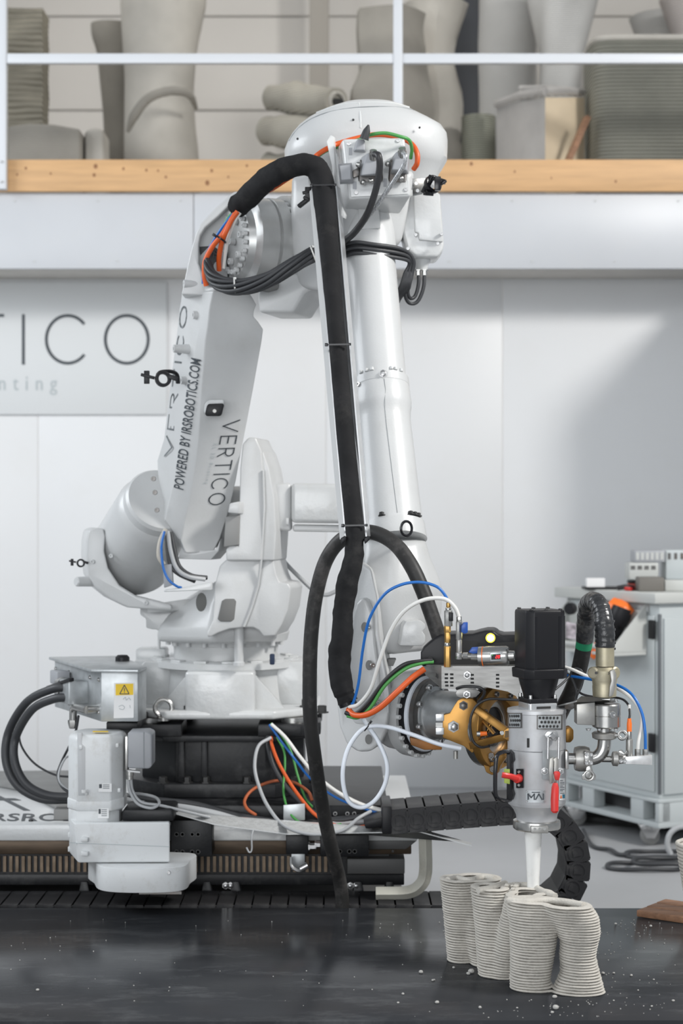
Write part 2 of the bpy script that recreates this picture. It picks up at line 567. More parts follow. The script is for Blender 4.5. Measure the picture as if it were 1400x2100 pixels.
# ================================================================== THE SETTING
tag(MB().span(-5, 5, 2.0, 10.6, -0.10, 0.0).build('floor', floor_m), kind='structure')
wall = MB().span(-4.2, 4.2, 10.505, 10.62, 0, 2.953).build('wall_back', mat('panel_joint_cream', (0.86, 0.84, 0.80), 0.6))
tag(wall, kind='structure')
_seams = [-4.2, -1.76, -0.09, 0.934, 4.2]
for a, b in zip(_seams[:-1], _seams[1:]):
    MB().span(a + 0.002, b - 0.002, 10.5, 10.54, 0.0, 2.953).build('wall_panel', wall_m, wall, bevel=0.002)
tag(MB().span(2.12, 2.22, 8.98, 10.5, 0, 2.95).build('unseen_blocker_right', mat('blocker_grey', (0.25, 0.26, 0.27), 0.6)), kind='structure')  # unseen blocker, added to shade the right part of the back wall
# mezzanine: edge beam, fascia sheets, deck, walls and roof of the storage loft
deck = MB().span(-4.2, 4.2, 10.02, 14.2, 2.953, 3.365).build('trim_1', beam_under)
tag(deck, kind='structure')
for a, b in ((-4.2, -0.819), (-0.815, 2.1), (2.104, 4.2)):
    MB().span(a, b, 10.0, 10.03, 2.945, 3.364).build('fascia_sheet', fascia_m, deck, bevel=0.003)
for i in range(9):
    u = 30 + i * 170
    bolts(deck, [P(u, 412, 10.0), P(u + 40, 536, 10.0)], -Y, 0.006, 0.004, bolt_painted, name='screw')
upper = MB().span(-4.2, 4.2, 14.1, 14.2, 3.365, 6.4).build('wall_loft', wall_dim)
tag(upper, kind='structure')
_h = [3.365, 4.02, 4.72, 5.45, 6.4]
for a, b in zip(_h[:-1], _h[1:]):
    MB().span(-4.2, 4.2, 14.06, 14.11, a + 0.008, b - 0.008).build('wall_panel', wall_dim, upper, bevel=0.004)
tag(MB().span(-4.3, -4.2, 10.0, 14.2, 3.365, 6.4).build('wall_loft_left', wall_dim), kind='structure')
tag(MB().span(4.2, 4.3, 10.0, 14.2, 3.365, 6.4).build('wall_loft_right', wall_dim), kind='structure')
tag(MB().span(-4.3, 4.3, 9.9, 14.2, 6.4, 6.5).build('ceiling', wall_dim), kind='structure')
# loft post, and a dark strip painted in for a gap at the back
def pole(u0, u1, d, material, name, kind):
    a, b = P(u0, 0, d), P(u1, 0, d)
    return tag(MB().span(a.x, b.x, d, d + 0.12, 3.365, 6.4).build(name, material, bevel=0.006), kind=kind)
pole(634, 674, 13.6, mat('loft_post_taupe', (0.33, 0.31, 0.28), 0.7), 'trim_2', 'structure')
pole(928, 982, 13.9, mat('dark_gap_blue_grey', (0.045, 0.05, 0.06), 0.6), 'loft_gap_strip', 'structure')

# toe board of pine along the deck edge
toe = MB().span(-4.0, 4.0, 9.962, 10.0, 3.366, 3.541).build('toe_board', pine, bevel=0.004)
tag(toe, 'long knotty pine toe board along the mezzanine edge', 'board')
knot = mat('pine_knot', (0.24, 0.11, 0.045), 0.6)
for (u, v, r) in [(53, 345, 3), (35, 358, 2.5), (104, 356, 2.5), (196, 341, 5), (193, 359, 4), (253, 346, 3), (300, 349, 3), (324, 350, 2.5), (340, 363, 3), (434, 350, 3.5), (468, 363, 2.5), (425, 375, 5.5), (506, 340, 3), (966, 336, 4), (1055, 352, 2.5), (1262, 372, 3), (1130, 365, 2)]:
    q = P(u, v, 9.962)
    MB().lathe(q, -Y, [(-0.002, m(r, 10)), (0.0008, m(r, 10)), (0.0008, 0.001)], 12, sx=0.8).build('knot', knot, toe)

# guard railing
rl = thing('guard_railing', 'white steel guard railing in front of the storage loft', 'railing', P(700, 393, 9.93))
for u0, u1 in ((-5, 14), (806, 825), (1617, 1636)):
    a, b = P(u0, 0, 9.93), P(u1, 0, 9.93)
    MB().span(a.x, b.x, 9.905, 9.96, 3.37, 4.55).build('post', rail_white, rl, bevel=0.004)
    bolts(rl, [P((u0 + u1) / 2, 332, 9.905), P((u0 + u1) / 2, 373, 9.905)], -Y, 0.007, 0.006, bolt_m)
for v0, v1 in ((111, 131), (-88, -68)):
    a, b = P(0, v1, 9.93), P(0, v0, 9.93)
    for u0, u1 in ((-500, -5), (14, 806), (825, 1617), (1636, 1900)):
        MB().span(P(u0, 0, 9.93).x, P(u1, 0, 9.93).x, 9.912, 9.952, a.z, b.z).build('rail', rail_white, rl, bevel=0.004)

# wall sign ------------------------------------------------------------
sg = thing('wall_sign', 'pale grey company sign with thin dark lettering on the white wall', 'sign', P(-100, 855, 10.48))
a, b = P(-560, 850, 10.48), P(342, 578, 10.48)
MB().span(a.x, b.x, 10.482, 10.5, a.z, b.z).build('board', sign_m, sg, bevel=0.003)
h = m(98, 10.48)
ox = P(-376, 745, 10.481)
ex, ey = X * h, Z * h
def sign_letter(ch, u, wpx):
    wd = GLYPH[ch][0]
    s = (m(wpx, 10.48) / (wd * h)) if wd else 1.0
    q = MB()
    stroke_text(q, ch, P(u, 745, 10.481), ex, ey, w=0.062, xs=s)
    q.build('letter', ink, sg)
for ch, u, wpx in (('V', -390, 84), ('E', -262, 56), ('R', -160, 56), ('T', -58, 64), ('I', 48, 0), ('C', 95, 82), ('O', 216, 88)):
    sign_letter(ch, u, wpx)
type_on('XL 3D Printing', P(-266, 800, 10.481), P(117, 800, 10.481), Z * m(30, 10.48), ink_grey, sg, 'small_lettering', spacing=1.75)

# ================================================================== PRINTED PIECES IN THE LOFT
beige = ribbed('loft_print_beige', (0.47, 0.45, 0.41), 30, 0.5, 0.10)
grey_p = ribbed('loft_print_grey', (0.50, 0.50, 0.49), 26, 0.45, 0.06)
dark_p = ribbed('loft_print_dark', (0.21, 0.195, 0.155), 9, 0.9, 0.18, dist=1.5)
taupe_p = ribbed('loft_print_taupe', (0.29, 0.275, 0.245), 30, 0.5, 0.10)
green_p = ribbed('loft_print_greenish', (0.40, 0.41, 0.34), 22, 0.9, 0.10)
FLOOR2 = 3.366
def vfloor(d):
    return 1050 - (FLOOR2 - CAMZ) * FPX / d
def vessel(name, label, cat, prof, d, material, ratio=1.0, lobes=0, amp=0.0, twist=0.0, n=48, sub=5, wall=0.02, group=None, power=2.0, rot=0.0):
    """prof: (v, u_left, u_right) rows from top to bottom, revolved about its own axis with optional twisted lobes"""
    prof = list(prof)
    prof.append((vfloor(d), prof[-1][1], prof[-1][2]))
    rows = smooth([(v, a, b) for v, a, b in prof], sub)
    rings = []
    z0 = P(0, rows[0][0], d).z
    zN = FLOOR2
    def ringat(row, inset):
        v, ul, ur = row
        A, B = P(ul, v, d), P(ur, v, d)
        cx, r = (A.x + B.x) / 2, (B.x - A.x) / 2 - inset
        z = A.z
        t = (z0 - z) / (z0 - zN)
        ring = []
        for i in range(n):
            th = 2 * PI * i / n + rot
            k = 1 + amp * math.cos(lobes * (th + twist * t)) if lobes else 1.0
            c, s = math.cos(th), math.sin(th)
            e = 2.0 / power
            x = math.copysign(abs(c) ** e, c)
            y = math.copysign(abs(s) ** e, s)
            ring.append((cx + r * k * x, d + r * ratio * k * y, max(z, FLOOR2)))
        return ring
    outer = [ringat(r, 0) for r in rows]
    inner = [ringat(r, wall) for r in rows[:max(2, len(rows) // 2)]]
    rings = list(reversed(inner)) + outer
    o = MB().loft(rings).build(name, material, ang=50)
    return tag(o, label, cat, group)

vessel('printed_column', 'tall pale printed column with a curved fold, left of the stacked bundles', 'column',
       [(-90, 250, 415), (0, 247, 421), (40, 249, 416), (105, 254, 405), (160, 258, 401), (200, 258, 400), (260, 257, 403), (326, 256, 408)], 11.6, beige, lobes=3, amp=0.035, twist=1.9)
vessel('printed_column', 'leaning dark printed column behind the tall pale one', 'column',
       [(50, 188, 262), (75, 190, 262), (110, 200, 262), (170, 206, 262), (240, 212, 262), (326, 214, 264)], 12.1, taupe_p, lobes=2, amp=0.05, twist=1.2)
# a raised fold that winds round the pale column
fold = MB().tube(smooth([P(262, 270, 11.18), P(275, 238, 11.1), P(300, 205, 11.06), P(330, 190, 11.05), P(365, 186, 11.06), P(390, 196, 11.12), P(402, 222, 11.3)], 6), [0.012, 0.03, 0.03, 0.03, 0.03, 0.024, 0.012], 10)
fo = fold.build('printed_ridge', taupe_p, bpy.data.objects['printed_column'])
# wavy ribbed slab at the far left
b = MB()
d0 = 11.3
NX, NZ = 10, 40
def slab_pt(i, j, back=0.0):
    u = 15 + (87 - 15) * i / NX
    p = P(u, 0, d0)
    z = FLOOR2 + 0.001 + (4.75 - FLOOR2) * j / NZ
    w = 0.018 * math.sin(22 * z + 9 * p.x * (1 if z < 4.2 else -1.3))
    return Vector((p.x, d0 + w + back, z))
rings = []
for j in range(NZ + 1):
    rings.append([slab_pt(i, j) for i in range(NX + 1)] + [slab_pt(i, j, 0.25) for i in reversed(range(NX + 1))])
tag(b.loft(rings).build('printed_slab', dark_p, ang=60), 'tall dark printed slab with wavy ridges at the loft\'s left end', 'slab')
def block(name, label, cat, outline, d, thick, material, bevel=0.02):
    """outline in pixels; its bottom is carried down to the loft floor"""
    pts = [P(u, v, d) for u, v in outline]
    a, b = pts[0], pts[-1]
    pts = pts + [Vector((b.x, d, FLOOR2)), Vector((a.x, d, FLOOR2))]
    return tag(MB().prism(pts, (0, thick, 0)).build(name, material, bevel=bevel, seg=3), label, cat)
block('printed_block', 'low wide printed block in front of the wavy dark slab', 'block', [(15, 258), (60, 252), (108, 254), (165, 264)], 10.75, 0.35, taupe_p)
block('printed_block', 'narrow low printed piece beside the low wide block', 'block', [(173, 268), (190, 260), (212, 264)], 10.85, 0.3, beige)
# three folded bundles stacked
bun = ribbed('folded_print_beige', (0.31, 0.295, 0.255), 18, 0.3, 0.14)
def bundle(label, uvs, d, r0, lip=False):
    path = smooth([P(u, v, dd) for u, v, dd in uvs], 6)
    n = len(path)
    rr = [r0 * (0.80 + 0.22 * math.sin(3.1 * i / n) + 0.05 * math.sin(i * 0.55 + r0 * 90)) for i in range(n)]
    root = thing('rolled_bundle', label, 'bundle', path[0] - Z * r0, 'stack of rolled printed bundles')
    tb_ = MB().tube(path, rr, 20)
    tb_.v = [tuple(Vector(q) + (Vector(q) - Vector((Vector(q).x, path[0].y, path[n // 2].z))).normalized() * 0.03 * mnoise.noise(Vector(q) * 7.0)) for q in tb_.v]
    tb_.build('roll', bun, root, ang=50)
    if lip:
        e = path[-1]
        ax = (path[-1] - path[-2]).normalized()
        MB().ring(e - ax * 0.02, ax, r0 * 0.42, r0 * 0.62, 0.035, 24).build('rolled_edge', beige, root, bevel=0.006)
        MB().lathe(e, ax, [(0, r0 * 0.2), (0.02, r0 * 0.2)], 12, sx=2.2).build('core_gap', mat('dark_gap', (0.02, 0.02, 0.02), 0.9), root)
bundle('upper rolled bundle with a spiral end, top of the stack behind the robot', [(556, 200, 11.5), (590, 202, 11.4), (640, 208, 11.25), (690, 208, 11.05)], 11.2, 0.100, True)
bundle('middle rolled bundle of the stack behind the robot', [(545, 268, 11.5), (590, 272, 11.35), (650, 276, 11.2), (690, 280, 11.05)], 11.2, 0.108)
bundle('bottom rolled bundle of the stack behind the robot', [(552, 343, 11.5), (600, 346, 11.35), (650, 350, 11.2), (690, 354, 11.05)], 11.2, 0.108)
bundle('lowest flattened bundle on the loft floor under the stack', [(552, 418, 11.5), (600, 420, 11.35), (650, 424, 11.2), (690, 430, 11.05)], 11.2, 0.108)
# hexagonal segmented columns
vessel('segmented_column', 'knobbly segmented column behind the railing post', 'column',
       [(28, 728, 868), (60, 726, 862), (105, 728, 868), (150, 732, 872), (190, 714, 880), (230, 712, 884), (280, 720, 876), (326, 716, 880)], 11.3, taupe_p, lobes=5, amp=0.08, n=15, sub=2)
vessel('segmented_column', 'flared grey segmented column right of the knobbly one', 'column',
       [(8, 830, 956), (30, 838, 950), (80, 846, 934), (130, 846, 928), (190, 848, 944), (240, 852, 946), (290, 848, 940), (326, 846, 950)], 11.8, beige, lobes=4, amp=0.07, n=12, sub=2)
hole = mat('dark_gap', (0.02, 0.02, 0.02), 0.9)
vessel('printed_tub', 'low greenish printed tub beside the segmented columns', 'tub', [(240, 946, 1016), (270, 946, 1016), (326, 946, 1016)], 11.5, green_p)
vessel('printed_cylinder', 'broad smooth white cylinder at the back of the loft', 'cylinder', [(-60, 984, 1105), (30, 982, 1102), (100, 980, 1100), (200, 982, 1100), (326, 982, 1100)], 12.8, grey_p)
vessel('twisted_vase', 'tall pale twisted vase behind the wicker crate', 'vase',
       [(-60, 1080, 1230), (0, 1085, 1222), (40, 1092, 1214), (90, 1100, 1204), (140, 1104, 1196), (200, 1104, 1190), (326, 1104, 1190)], 12.0, grey_p, lobes=4, amp=0.07, twist=2.6)
vessel('printed_bowl', 'flared grey bowl standing far back at the right', 'bowl', [(38, 1290, 1450), (60, 1298, 1440), (95, 1312, 1424), (160, 1330, 1410), (240, 1340, 1400)], 12.9, grey_p)
vessel('printed_bowl', 'pinkish conical vessel cut off by the right picture edge', 'bowl', [(0, 1352, 1520), (40, 1366, 1510), (95, 1384, 1490), (200, 1400, 1470)], 12.3, ribbed('loft_print_pinkish', (0.50, 0.46, 0.44), 26, 0.5, 0.05))
# white woven crate with plywood side
cr = thing('woven_crate', 'white woven crate with a plywood side, in front of the twisted vase', 'crate', (P(1100, 0, 10.9).x, 11.0, FLOOR2))
wick = ribbed('white_weave', (0.68, 0.66, 0.64), 34, 0.8, 0.10)
MB().prism([P(1018, 216, 11.2), P(1118, 200, 10.7), Vector((P(1118, 0, 10.7).x, 10.7, FLOOR2)), Vector((P(1018, 0, 11.2).x, 11.2, FLOOR2))], (0.03, 0.03, 0)).build('woven_side', wick, cr, bevel=0.006)
MB().prism([P(1118, 200, 10.7), P(1198, 200, 10.95), Vector((P(1198, 0, 10.95).x, 10.95, FLOOR2)), Vector((P(1118, 0, 10.7).x, 10.7, FLOOR2))], (-0.01, 0.03, 0)).build('plywood_side', mat('plywood', (0.66, 0.55, 0.40), 0.6, vary=0.06), cr)
MB().tube([P(1018, 214, 11.2), P(1065, 196, 10.95), P(1118, 188, 10.7)], 0.024, 10).build('rim', wick, cr)
MB().tube([P(1118, 188, 10.7), P(1160, 187, 10.8), P(1194, 190, 10.95)], 0.024, 10).build('rim', wick, cr)
MB().tube([P(1065, 182, 11.4), P(1130, 181, 11.3), P(1180, 186, 11.1)], 0.02, 10).build('rim', wick, cr)
MB().bar(P(1158, 345, 10.62), P(1204, 240, 10.66), 0.05, 0.03).build('leaning_strip', plank_m, cr)
# ribbed basket
bk = vessel('ribbed_basket', 'large greenish ribbed basket at the right end of the loft', 'basket',
       [(100, 1206, 1450), (112, 1203, 1452), (160, 1204, 1452), (240, 1205, 1452), (326, 1206, 1452)], 10.95, ribbed('basket_greenish', (0.42, 0.42, 0.36), 14, 1.0, 0.12, depth=0.05), ratio=0.8, power=6.0, n=56)
MB().loop([(P(1327, 102, 10.95).x + 0.36 * math.copysign(abs(math.cos(t)) ** 0.33, math.cos(t)), 10.95 + 0.29 * math.copysign(abs(math.sin(t)) ** 0.33, math.sin(t)), P(0, 102, 10.95).z) for t in [2 * PI * i / 56 for i in range(56)]], 0.018, 8).build('rim', beige, bk)

# ================================================================== ROBOT
RV = Vector((0.893, 0.45, 0)).normalized()       # joint axes two and three, to the right and away
FV = Vector((0.45, -0.893, 0)).normalized()      # the way the arm faces
RO = P(463, 1480, 7.0)                           # foot of joint one
RO.z = 0.835
rb = thing('industrial_robot', 'large white industrial robot arm standing on a black pedestal', 'robot', RO)
def RP(f, r, z):
    return Vector((RO.x, RO.y, 0)) + FV * f + RV * r + Z * z
def zat(v, d):
    return CAMZ + (1050 - v) * d / FPX

# --- foot casting: flange, drum, corner pockets ---
def octa(c, r, z, k=0.42, rot=0.0, n=8):
    pts = []
    for i in range(8):
        s = [(1, k), (k, 1), (-k, 1), (-1, k), (-1, -k), (-k, -1), (k, -1), (1, -k)][i]
        x, y = s[0] * r, s[1] * r
        pts.append(Vector((c.x + x * math.cos(rot) - y * math.sin(rot), c.y + x * math.sin(rot) + y * math.cos(rot), z)))
    return pts
zb = 0.838
MB().prism(octa(RO, 0.365, zb, 0.55), (0, 0, 0.032)).build('foot_flange', cast_white, rb, bevel=0.010, seg=3)
fb = MB().lathe((RO.x, RO.y, zb), Z, [(0.03, 0.262), (0.05, 0.255), (0.150, 0.245), (0.165, 0.25), (0.172, 0.285), (0.195, 0.285), (0.2, 0.275), (0.2, 0.1)], 48)
fb.build('foot_drum', cast_white, rb, ang=40)
fp_ = [(-0.13, -0.10), (-0.128, -0.345), (-0.07, -0.362), (0.0, -0.368), (0.07, -0.362), (0.128, -0.345), (0.13, -0.10)]
MB().prism([Vector((RO.x + x, RO.y + y, zb - 0.001)) for x, y in fp_], (0, 0, 0.176)).build('foot_front', cast_white, rb, bevel=0.012, seg=3)
MB().prism([Vector((RO.x + x, RO.y - y, zb - 0.001)) for x, y in reversed(fp_)], (0, 0, 0.176)).build('foot_rear', cast_white, rb, bevel=0.012, seg=3)
for sx in (-1, 1):
    MB().prism([Vector((RO.x + sx * 0.12, RO.y - 0.30, zb + z)) for z in (0.03,)] + [Vector((RO.x + sx * 0.235, RO.y - 0.27, zb + 0.03)), Vector((RO.x + sx * 0.12, RO.y - 0.30, zb + 0.165))], (0, 0.05, 0)).build('foot_web', cast_white, rb, bevel=0.004)
# lobes left and right of the drum that stand on the flange
for sx in (-1, 1):
    for sy in (-1, 1):
        x0, x1 = 0.295 * sx, 0.36 * sx
        c = Vector((RO.x, RO.y, zb + 0.03))
        pts = [c + Vector((0.20 * sx, 0.08 * sy, 0)), c + Vector((0.355 * sx, 0.08 * sy, 0)), c + Vector((0.355 * sx, 0.08 * sy, 0.10)), c + Vector((0.30 * sx, 0.08 * sy, 0.165)), c + Vector((0.20 * sx, 0.08 * sy, 0.165))]
        MB().prism(pts, (0, 0.06 * sy, 0)).build('gusset', cast_white, rb, bevel=0.008)
for sx in (-1, 1):
    c = Vector((RO.x + 0.285 * sx, RO.y, zb + 0.03 + 0.082))
    MB().box(c, (0.13, 0.16, 0.165)).build('gusset_block', cast_white, rb, bevel=0.012)
for i in range(16):
    th = 2 * PI * i / 16 + 0.1
    c = Vector((RO.x + 0.262 * math.cos(th), RO.y + 0.262 * math.sin(th), zb + 0.2))
    MB().box(c, (0.035, 0.05, 0.012), (Vector((math.cos(th), math.sin(th), 0)), Vector((-math.sin(th), math.cos(th), 0)), Z)).build('clamp_pad', cast_white, rb, bevel=0.003)
bolts(rb, [Vector((RO.x + a * 0.315, RO.y + s * 0.225, zb + 0.032)) for a in (-1, 1) for s in (-1, 1)], Z, 0.017, 0.03, bolt_black, False)
bolts(rb, [P(386, 1462, 6.70), P(660, 1462, 6.72), P(336, 1462, 6.82)], Z, 0.017, 0.028, bolt_black, False)
# lifting eye
e = P(335, 1458, 6.66)
MB().loop([e + Vector((math.cos(t) * 0.031, 0, 0.012 + math.sin(t) * 0.031)) for t in [2 * PI * i / 28 for i in range(28)]], 0.0085, 10).build('lifting_eye', steel, rb)
MB().lathe(e - Z * 0.035, Z, [(0, 0.026), (0.012, 0.026), (0.016, 0.014), (0.03, 0.012)], 18).build('eye_collar', steel, rb)
# rear white box seen over the galvanised cabinet
MB().box(P(312, 1350, 7.05), (m(62, 7.05), 0.12, m(45, 7.05))).build('rear_casting', cast_white, rb, bevel=0.01)
MB().cyl(P(326, 1345, 7.0), P(326, 1306, 7.0), 0.006).build('rear_pin', robot_white, rb)

# --- neck and bearing ring ---
nz = zat(1372, 6.75)
MB().lathe((RO.x, RO.y, zb + 0.19), Z, [(0, 0.205), (0.03, 0.200), (0.062, 0.203), (0.064, 0.21), (0.105, 0.215), (0.115, 0.232), (0.135, 0.232)], 48).build('neck', robot_white, rb, ang=35)
pts = circle_pts((RO.x, RO.y, zb + 0.288), Z, 0.219, 12, -PI * 0.5 - 1.5, -PI * 0.5 + 1.5, up=X)
pts = [Vector((RO.x + 0.222 * math.cos(t), RO.y + 0.222 * math.sin(t), zb + 0.266)) for t in [PI * 1.5 + k for k in (-1.25, -0.95, -0.62, -0.3, 0.02, 0.32, 0.62, 0.95, 1.25)]]
for p_ in pts:
    dirv = (p_ - Vector((RO.x, RO.y, p_.z))).normalized()
    MB().box(p_ + Z * 0.028, (0.03, 0.034, 0.03), (dirv, dirv.cross(Z), Z)).build('neck_lug', robot_white, rb, bevel=0.004)
bolts(rb, [p_ - Z * 0.012 + (p_ - Vector((RO.x, RO.y, p_.z))).normalized() * 0.006 for p_ in pts], Z, 0.010, 0.022, bolt_painted)
# limit pin in front
MB().lathe(P(490, 1365, 6.62), Z, [(0, 0.021), (0.012, 0.021), (0.016, 0.017), (0.15, 0.0185)], 20).build('stop_pin', robot_white, rb)
MB().box(P(558, 1352, 6.72), (0.018, 0.02, 0.04)).build('blue_stop', mat('dark_blue_rubber', (0.015, 0.03, 0.07), 0.6), rb, bevel=0.004)

# --- turning frame ---
tz = zat(1318, 6.76)
MB().lathe((RO.x, RO.y, tz - 0.005), Z, [(0, 0.238), (0.03, 0.246), (0.05, 0.24), (0.10, 0.16)], 48).build('turntable', robot_white, rb, ang=30)
# skirt rising to the left under the balancer
MB().loft([[P(u, v, d) for u, v, d in r] for r in (
    [(322, 1316, 6.82), (440, 1320, 6.62), (565, 1314, 6.7), (575, 1312, 7.1), (330, 1310, 7.2)],
    [(322, 1292, 6.82), (428, 1296, 6.62), (560, 1290, 6.66), (575, 1290, 7.1), (330, 1288, 7.2)],
    [(345, 1262, 6.84), (436, 1240, 6.64), (540, 1240, 6.70), (560, 1240, 7.1), (350, 1250, 7.2)],
    [(378, 1236, 6.9), (452, 1180, 6.68), (530, 1180, 6.74), (550, 1180, 7.1), (390, 1220, 7.2)])]).build('turntable_skirt', robot_white, rb, bevel=0.02, seg=3)
# left under-side step
MB().prism([P(u, v, 6.86) for u, v in [(285, 1243), (400, 1238), (400, 1300), (322, 1312), (322, 1292), (297, 1290), (297, 1270), (285, 1262)]], RV * 0.22 + Y * 0.04).build('frame_step', robot_white, rb, bevel=0.008)
MB().prism([P(u, v, 6.80) for u, v in [(300, 1240), (378, 1228), (380, 1250), (300, 1258)]], RV * 0.14).build('step_ledge', robot_white, rb, bevel=0.006)

# shoulder bracket, right block with its cut-outs
sd = 6.56
MB().pp([(463, 1148), (470, 1141), (534, 1146), (529, 1200), (516, 1245), (500, 1287), (470, 1290), (447, 1298), (432, 1306), (424, 1306), (424, 1296), (436, 1270), (440, 1200), (450, 1160)], sd, 0.24, RV * 0.2 + Y).build('shoulder_bracket', robot_white, rb, bevel=0.006, seg=3)
MB().pp([(533, 1146), (560, 1146), (566, 1178), (573, 1194), (590, 1196), (596, 1206), (590, 1250), (578, 1280), (563, 1304), (540, 1306), (530, 1293), (519, 1287), (499, 1287), (515, 1245), (528, 1200)], sd + 0.012, 0.24, RV * 0.2 + Y).build('shoulder_flank', robot_white, rb, bevel=0.006, seg=3)
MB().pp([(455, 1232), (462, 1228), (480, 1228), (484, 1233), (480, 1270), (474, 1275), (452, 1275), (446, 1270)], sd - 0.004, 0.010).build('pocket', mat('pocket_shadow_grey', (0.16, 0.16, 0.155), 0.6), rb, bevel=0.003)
MB().tube([P(539, 965, 6.527), P(541, 1040, 6.527), P(535, 1150, 6.54), P(529, 1200, 6.558), P(516, 1245, 6.558), P(500, 1285, 6.558)], 0.005, 8).build('casting_seam', robot_white, rb)
# foot flare of bracket with oval window
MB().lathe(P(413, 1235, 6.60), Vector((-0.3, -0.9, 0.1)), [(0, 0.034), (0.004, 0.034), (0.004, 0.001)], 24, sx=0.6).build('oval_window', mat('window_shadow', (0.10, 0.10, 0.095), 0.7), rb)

# gearbox housing of the second joint, right of the lower arm
g0 = P(505, 1045, 6.72)
g1 = RV
MB().pp([(497, 910), (509, 897), (524, 897), (528, 906), (536, 924), (539, 965), (541, 1040), (536, 1150), (463, 1150), (463, 1128), (470, 1115), (488, 1120), (490, 1040), (492, 960)], 6.53, 0.24, RV * 0.2 + Y).build('gear_housing', robot_white, rb, bevel=0.007, seg=3)
MB().pp([(530, 912), (540, 928), (551, 960), (562, 1020), (566, 1090), (562, 1150), (534, 1150), (540, 1040), (538, 965)], 6.55, 0.24, RV * 0.2 + Y).build('gear_flank', robot_white, rb, bevel=0.007, seg=3)
MB().pp([(470, 1032), (491, 1028), (491, 1054), (466, 1052)], 6.49, 0.12, RV * 0.4 + Y).build('stop_lug', robot_white, rb, bevel=0.006)
MB().pp([(462, 1060), (490, 1056), (488, 1118), (458, 1122)], 6.515, 0.08, RV * 0.2 + Y).build('recess_block', mat('recess_grey', (0.24, 0.24, 0.235), 0.5), rb, bevel=0.004)  # darker grey than the housing round it
# motor of the second joint: flange, neck, ribbed body, pointing right
MB().pp([(560, 992), (597, 990), (597, 1090), (560, 1088)], 6.62, 0.17).build('motor_flange', robot_white, rb, bevel=0.014, seg=3)
MB().pp([(597, 991), (735, 993), (735, 1074), (597, 1072)], 6.60, 0.19).build('motor_body', cast_white, rb, bevel=0.016, seg=3)
MB().pp([(600, 1076), (735, 1078), (735, 1092), (600, 1090)], 6.62, 0.17).build('motor_underside', robot_white, rb, bevel=0.008)
MB().pp([(586, 1062), (593, 1062), (593, 1076), (586, 1076)], 6.612, 0.012).build('motor_latch', robot_white, rb, bevel=0.002)

# balancer drum behind the lower arm
ba, bb_ = P(326, 1032, 6.64), P(268, 1142, 6.98)
ax = Vector((bb_ - ba)).normalized()
L = (bb_ - ba).length
MB().lathe(ba - ax * 0.03, ax, [(0, 0.08), (0, 0.122), (0.012, 0.130), (0.05, 0.130), (0.06, 0.138), (0.085, 0.146), (L + 0.02, 0.166), (L + 0.05, 0.155)], 56).build('balancer_drum', robot_white, rb, ang=30)
for vv in ((315, 982), (322, 1046), (318, 1010)):
    bolts(rb, [P(vv[0], vv[1], 6.46)], -Y, 0.009, 0.008, steel_dark)
# horseshoe cover round the drum's lower end
hs = [(178, 1110), (182, 1088), (196, 1082), (212, 1084), (216, 1100), (214, 1130), (222, 1165), (245, 1200), (280, 1222), (320, 1232), (352, 1240), (352, 1252), (310, 1250), (262, 1246), (225, 1228), (196, 1205), (182, 1180), (177, 1140)]
MB().pp(hs, 6.74, 0.20, Vector((-0.25, 1, 0))).build('drum_cover', robot_white, rb, bevel=0.008, seg=3)
MB().lathe(P(190, 1192, 6.80), Vector((-0.75, -0.66, 0)), [(0, 0.02), (0.07, 0.018), (0.075, 0.014)], 16).build('cover_lug', robot_white, rb)
bolts(rb, [P(228, 1140, 6.735), P(190, 1152, 6.735), P(300, 1236, 6.735)], -Y, 0.008, 0.01, bolt_painted)
clampm = black_plastic
def hose_clip(u, v, d, s, flip=1):
    """small black plastic hose clip: ring with a screw"""
    b = MB()
    c = P(u, v, d)
    b.ring(c, Vector((0.35, -1, 0.1)), 0.013 * s, 0.021 * s, 0.014 * s, 20)
    b.bar(c + Vector((-0.02 * flip * s, -0.008, 0.004)), c + Vector((-0.055 * flip * s, -0.008, 0.012 * s)), 0.012 * s, 0.008 * s)
    b.bar(c + Vector((-0.04 * flip * s, -0.008, 0.022 * s)), c + Vector((-0.04 * flip * s, -0.008, -0.012 * s)), 0.010 * s, 0.014 * s)
    b.bar(c + Vector((0.016 * flip * s, -0.006, 0.008 * s)), c + Vector((0.04 * flip * s, -0.004, 0.0)), 0.012 * s, 0.012 * s)
    return b.build('hose_clip', clampm, rb, bevel=0.0015)
hose_clip(165, 1155, 6.72, 0.75)

# --- lower arm -------------------------------------------------------
# rings: left rear edge, left front edge, chamfer front edge, right front edge, then the hidden rear corners
LA = [  # v, A, B, C, D
    (598, 373, 422, 437, 510), (612, 371, 420, 434, 519), (625, 369, 418, 431, 526), (637, 367, 416, 429, 521), (649, 366, 413, 428, 520), (660, 365, 411, 427, 530), (675, 363, 408, 425, 540), (700, 360, 402, 421, 537), (800, 347, 387, 413, 519),
    (900, 336, 370, 407, 500), (945, 322, 364, 402, 491), (985, 324, 358, 396, 484), (1030, 329, 346, 388, 474), (1066, 332, 337, 378, 464)]
rings = []
DA = lambda v: 6.56 - (1066 - v) / 470 * 0.24       # depth of the chamfer's left edge
for v, A, B_, C_, D_ in LA:
    d = DA(v)
    a = P(A, v, d + 0.14)
    b1 = P(B_, v, d)
    c1 = P(C_, v, d - 0.028)
    e1 = P(D_, v, d + 0.045)
    f1 = e1 - FV * 0.16
    g1_ = a + RV * 0.13 - FV * 0.05
    rings.append([a, b1, c1, e1, f1, g1_])
v, A, B_, C_, D_ = 1112, 372, 374, 377, 452
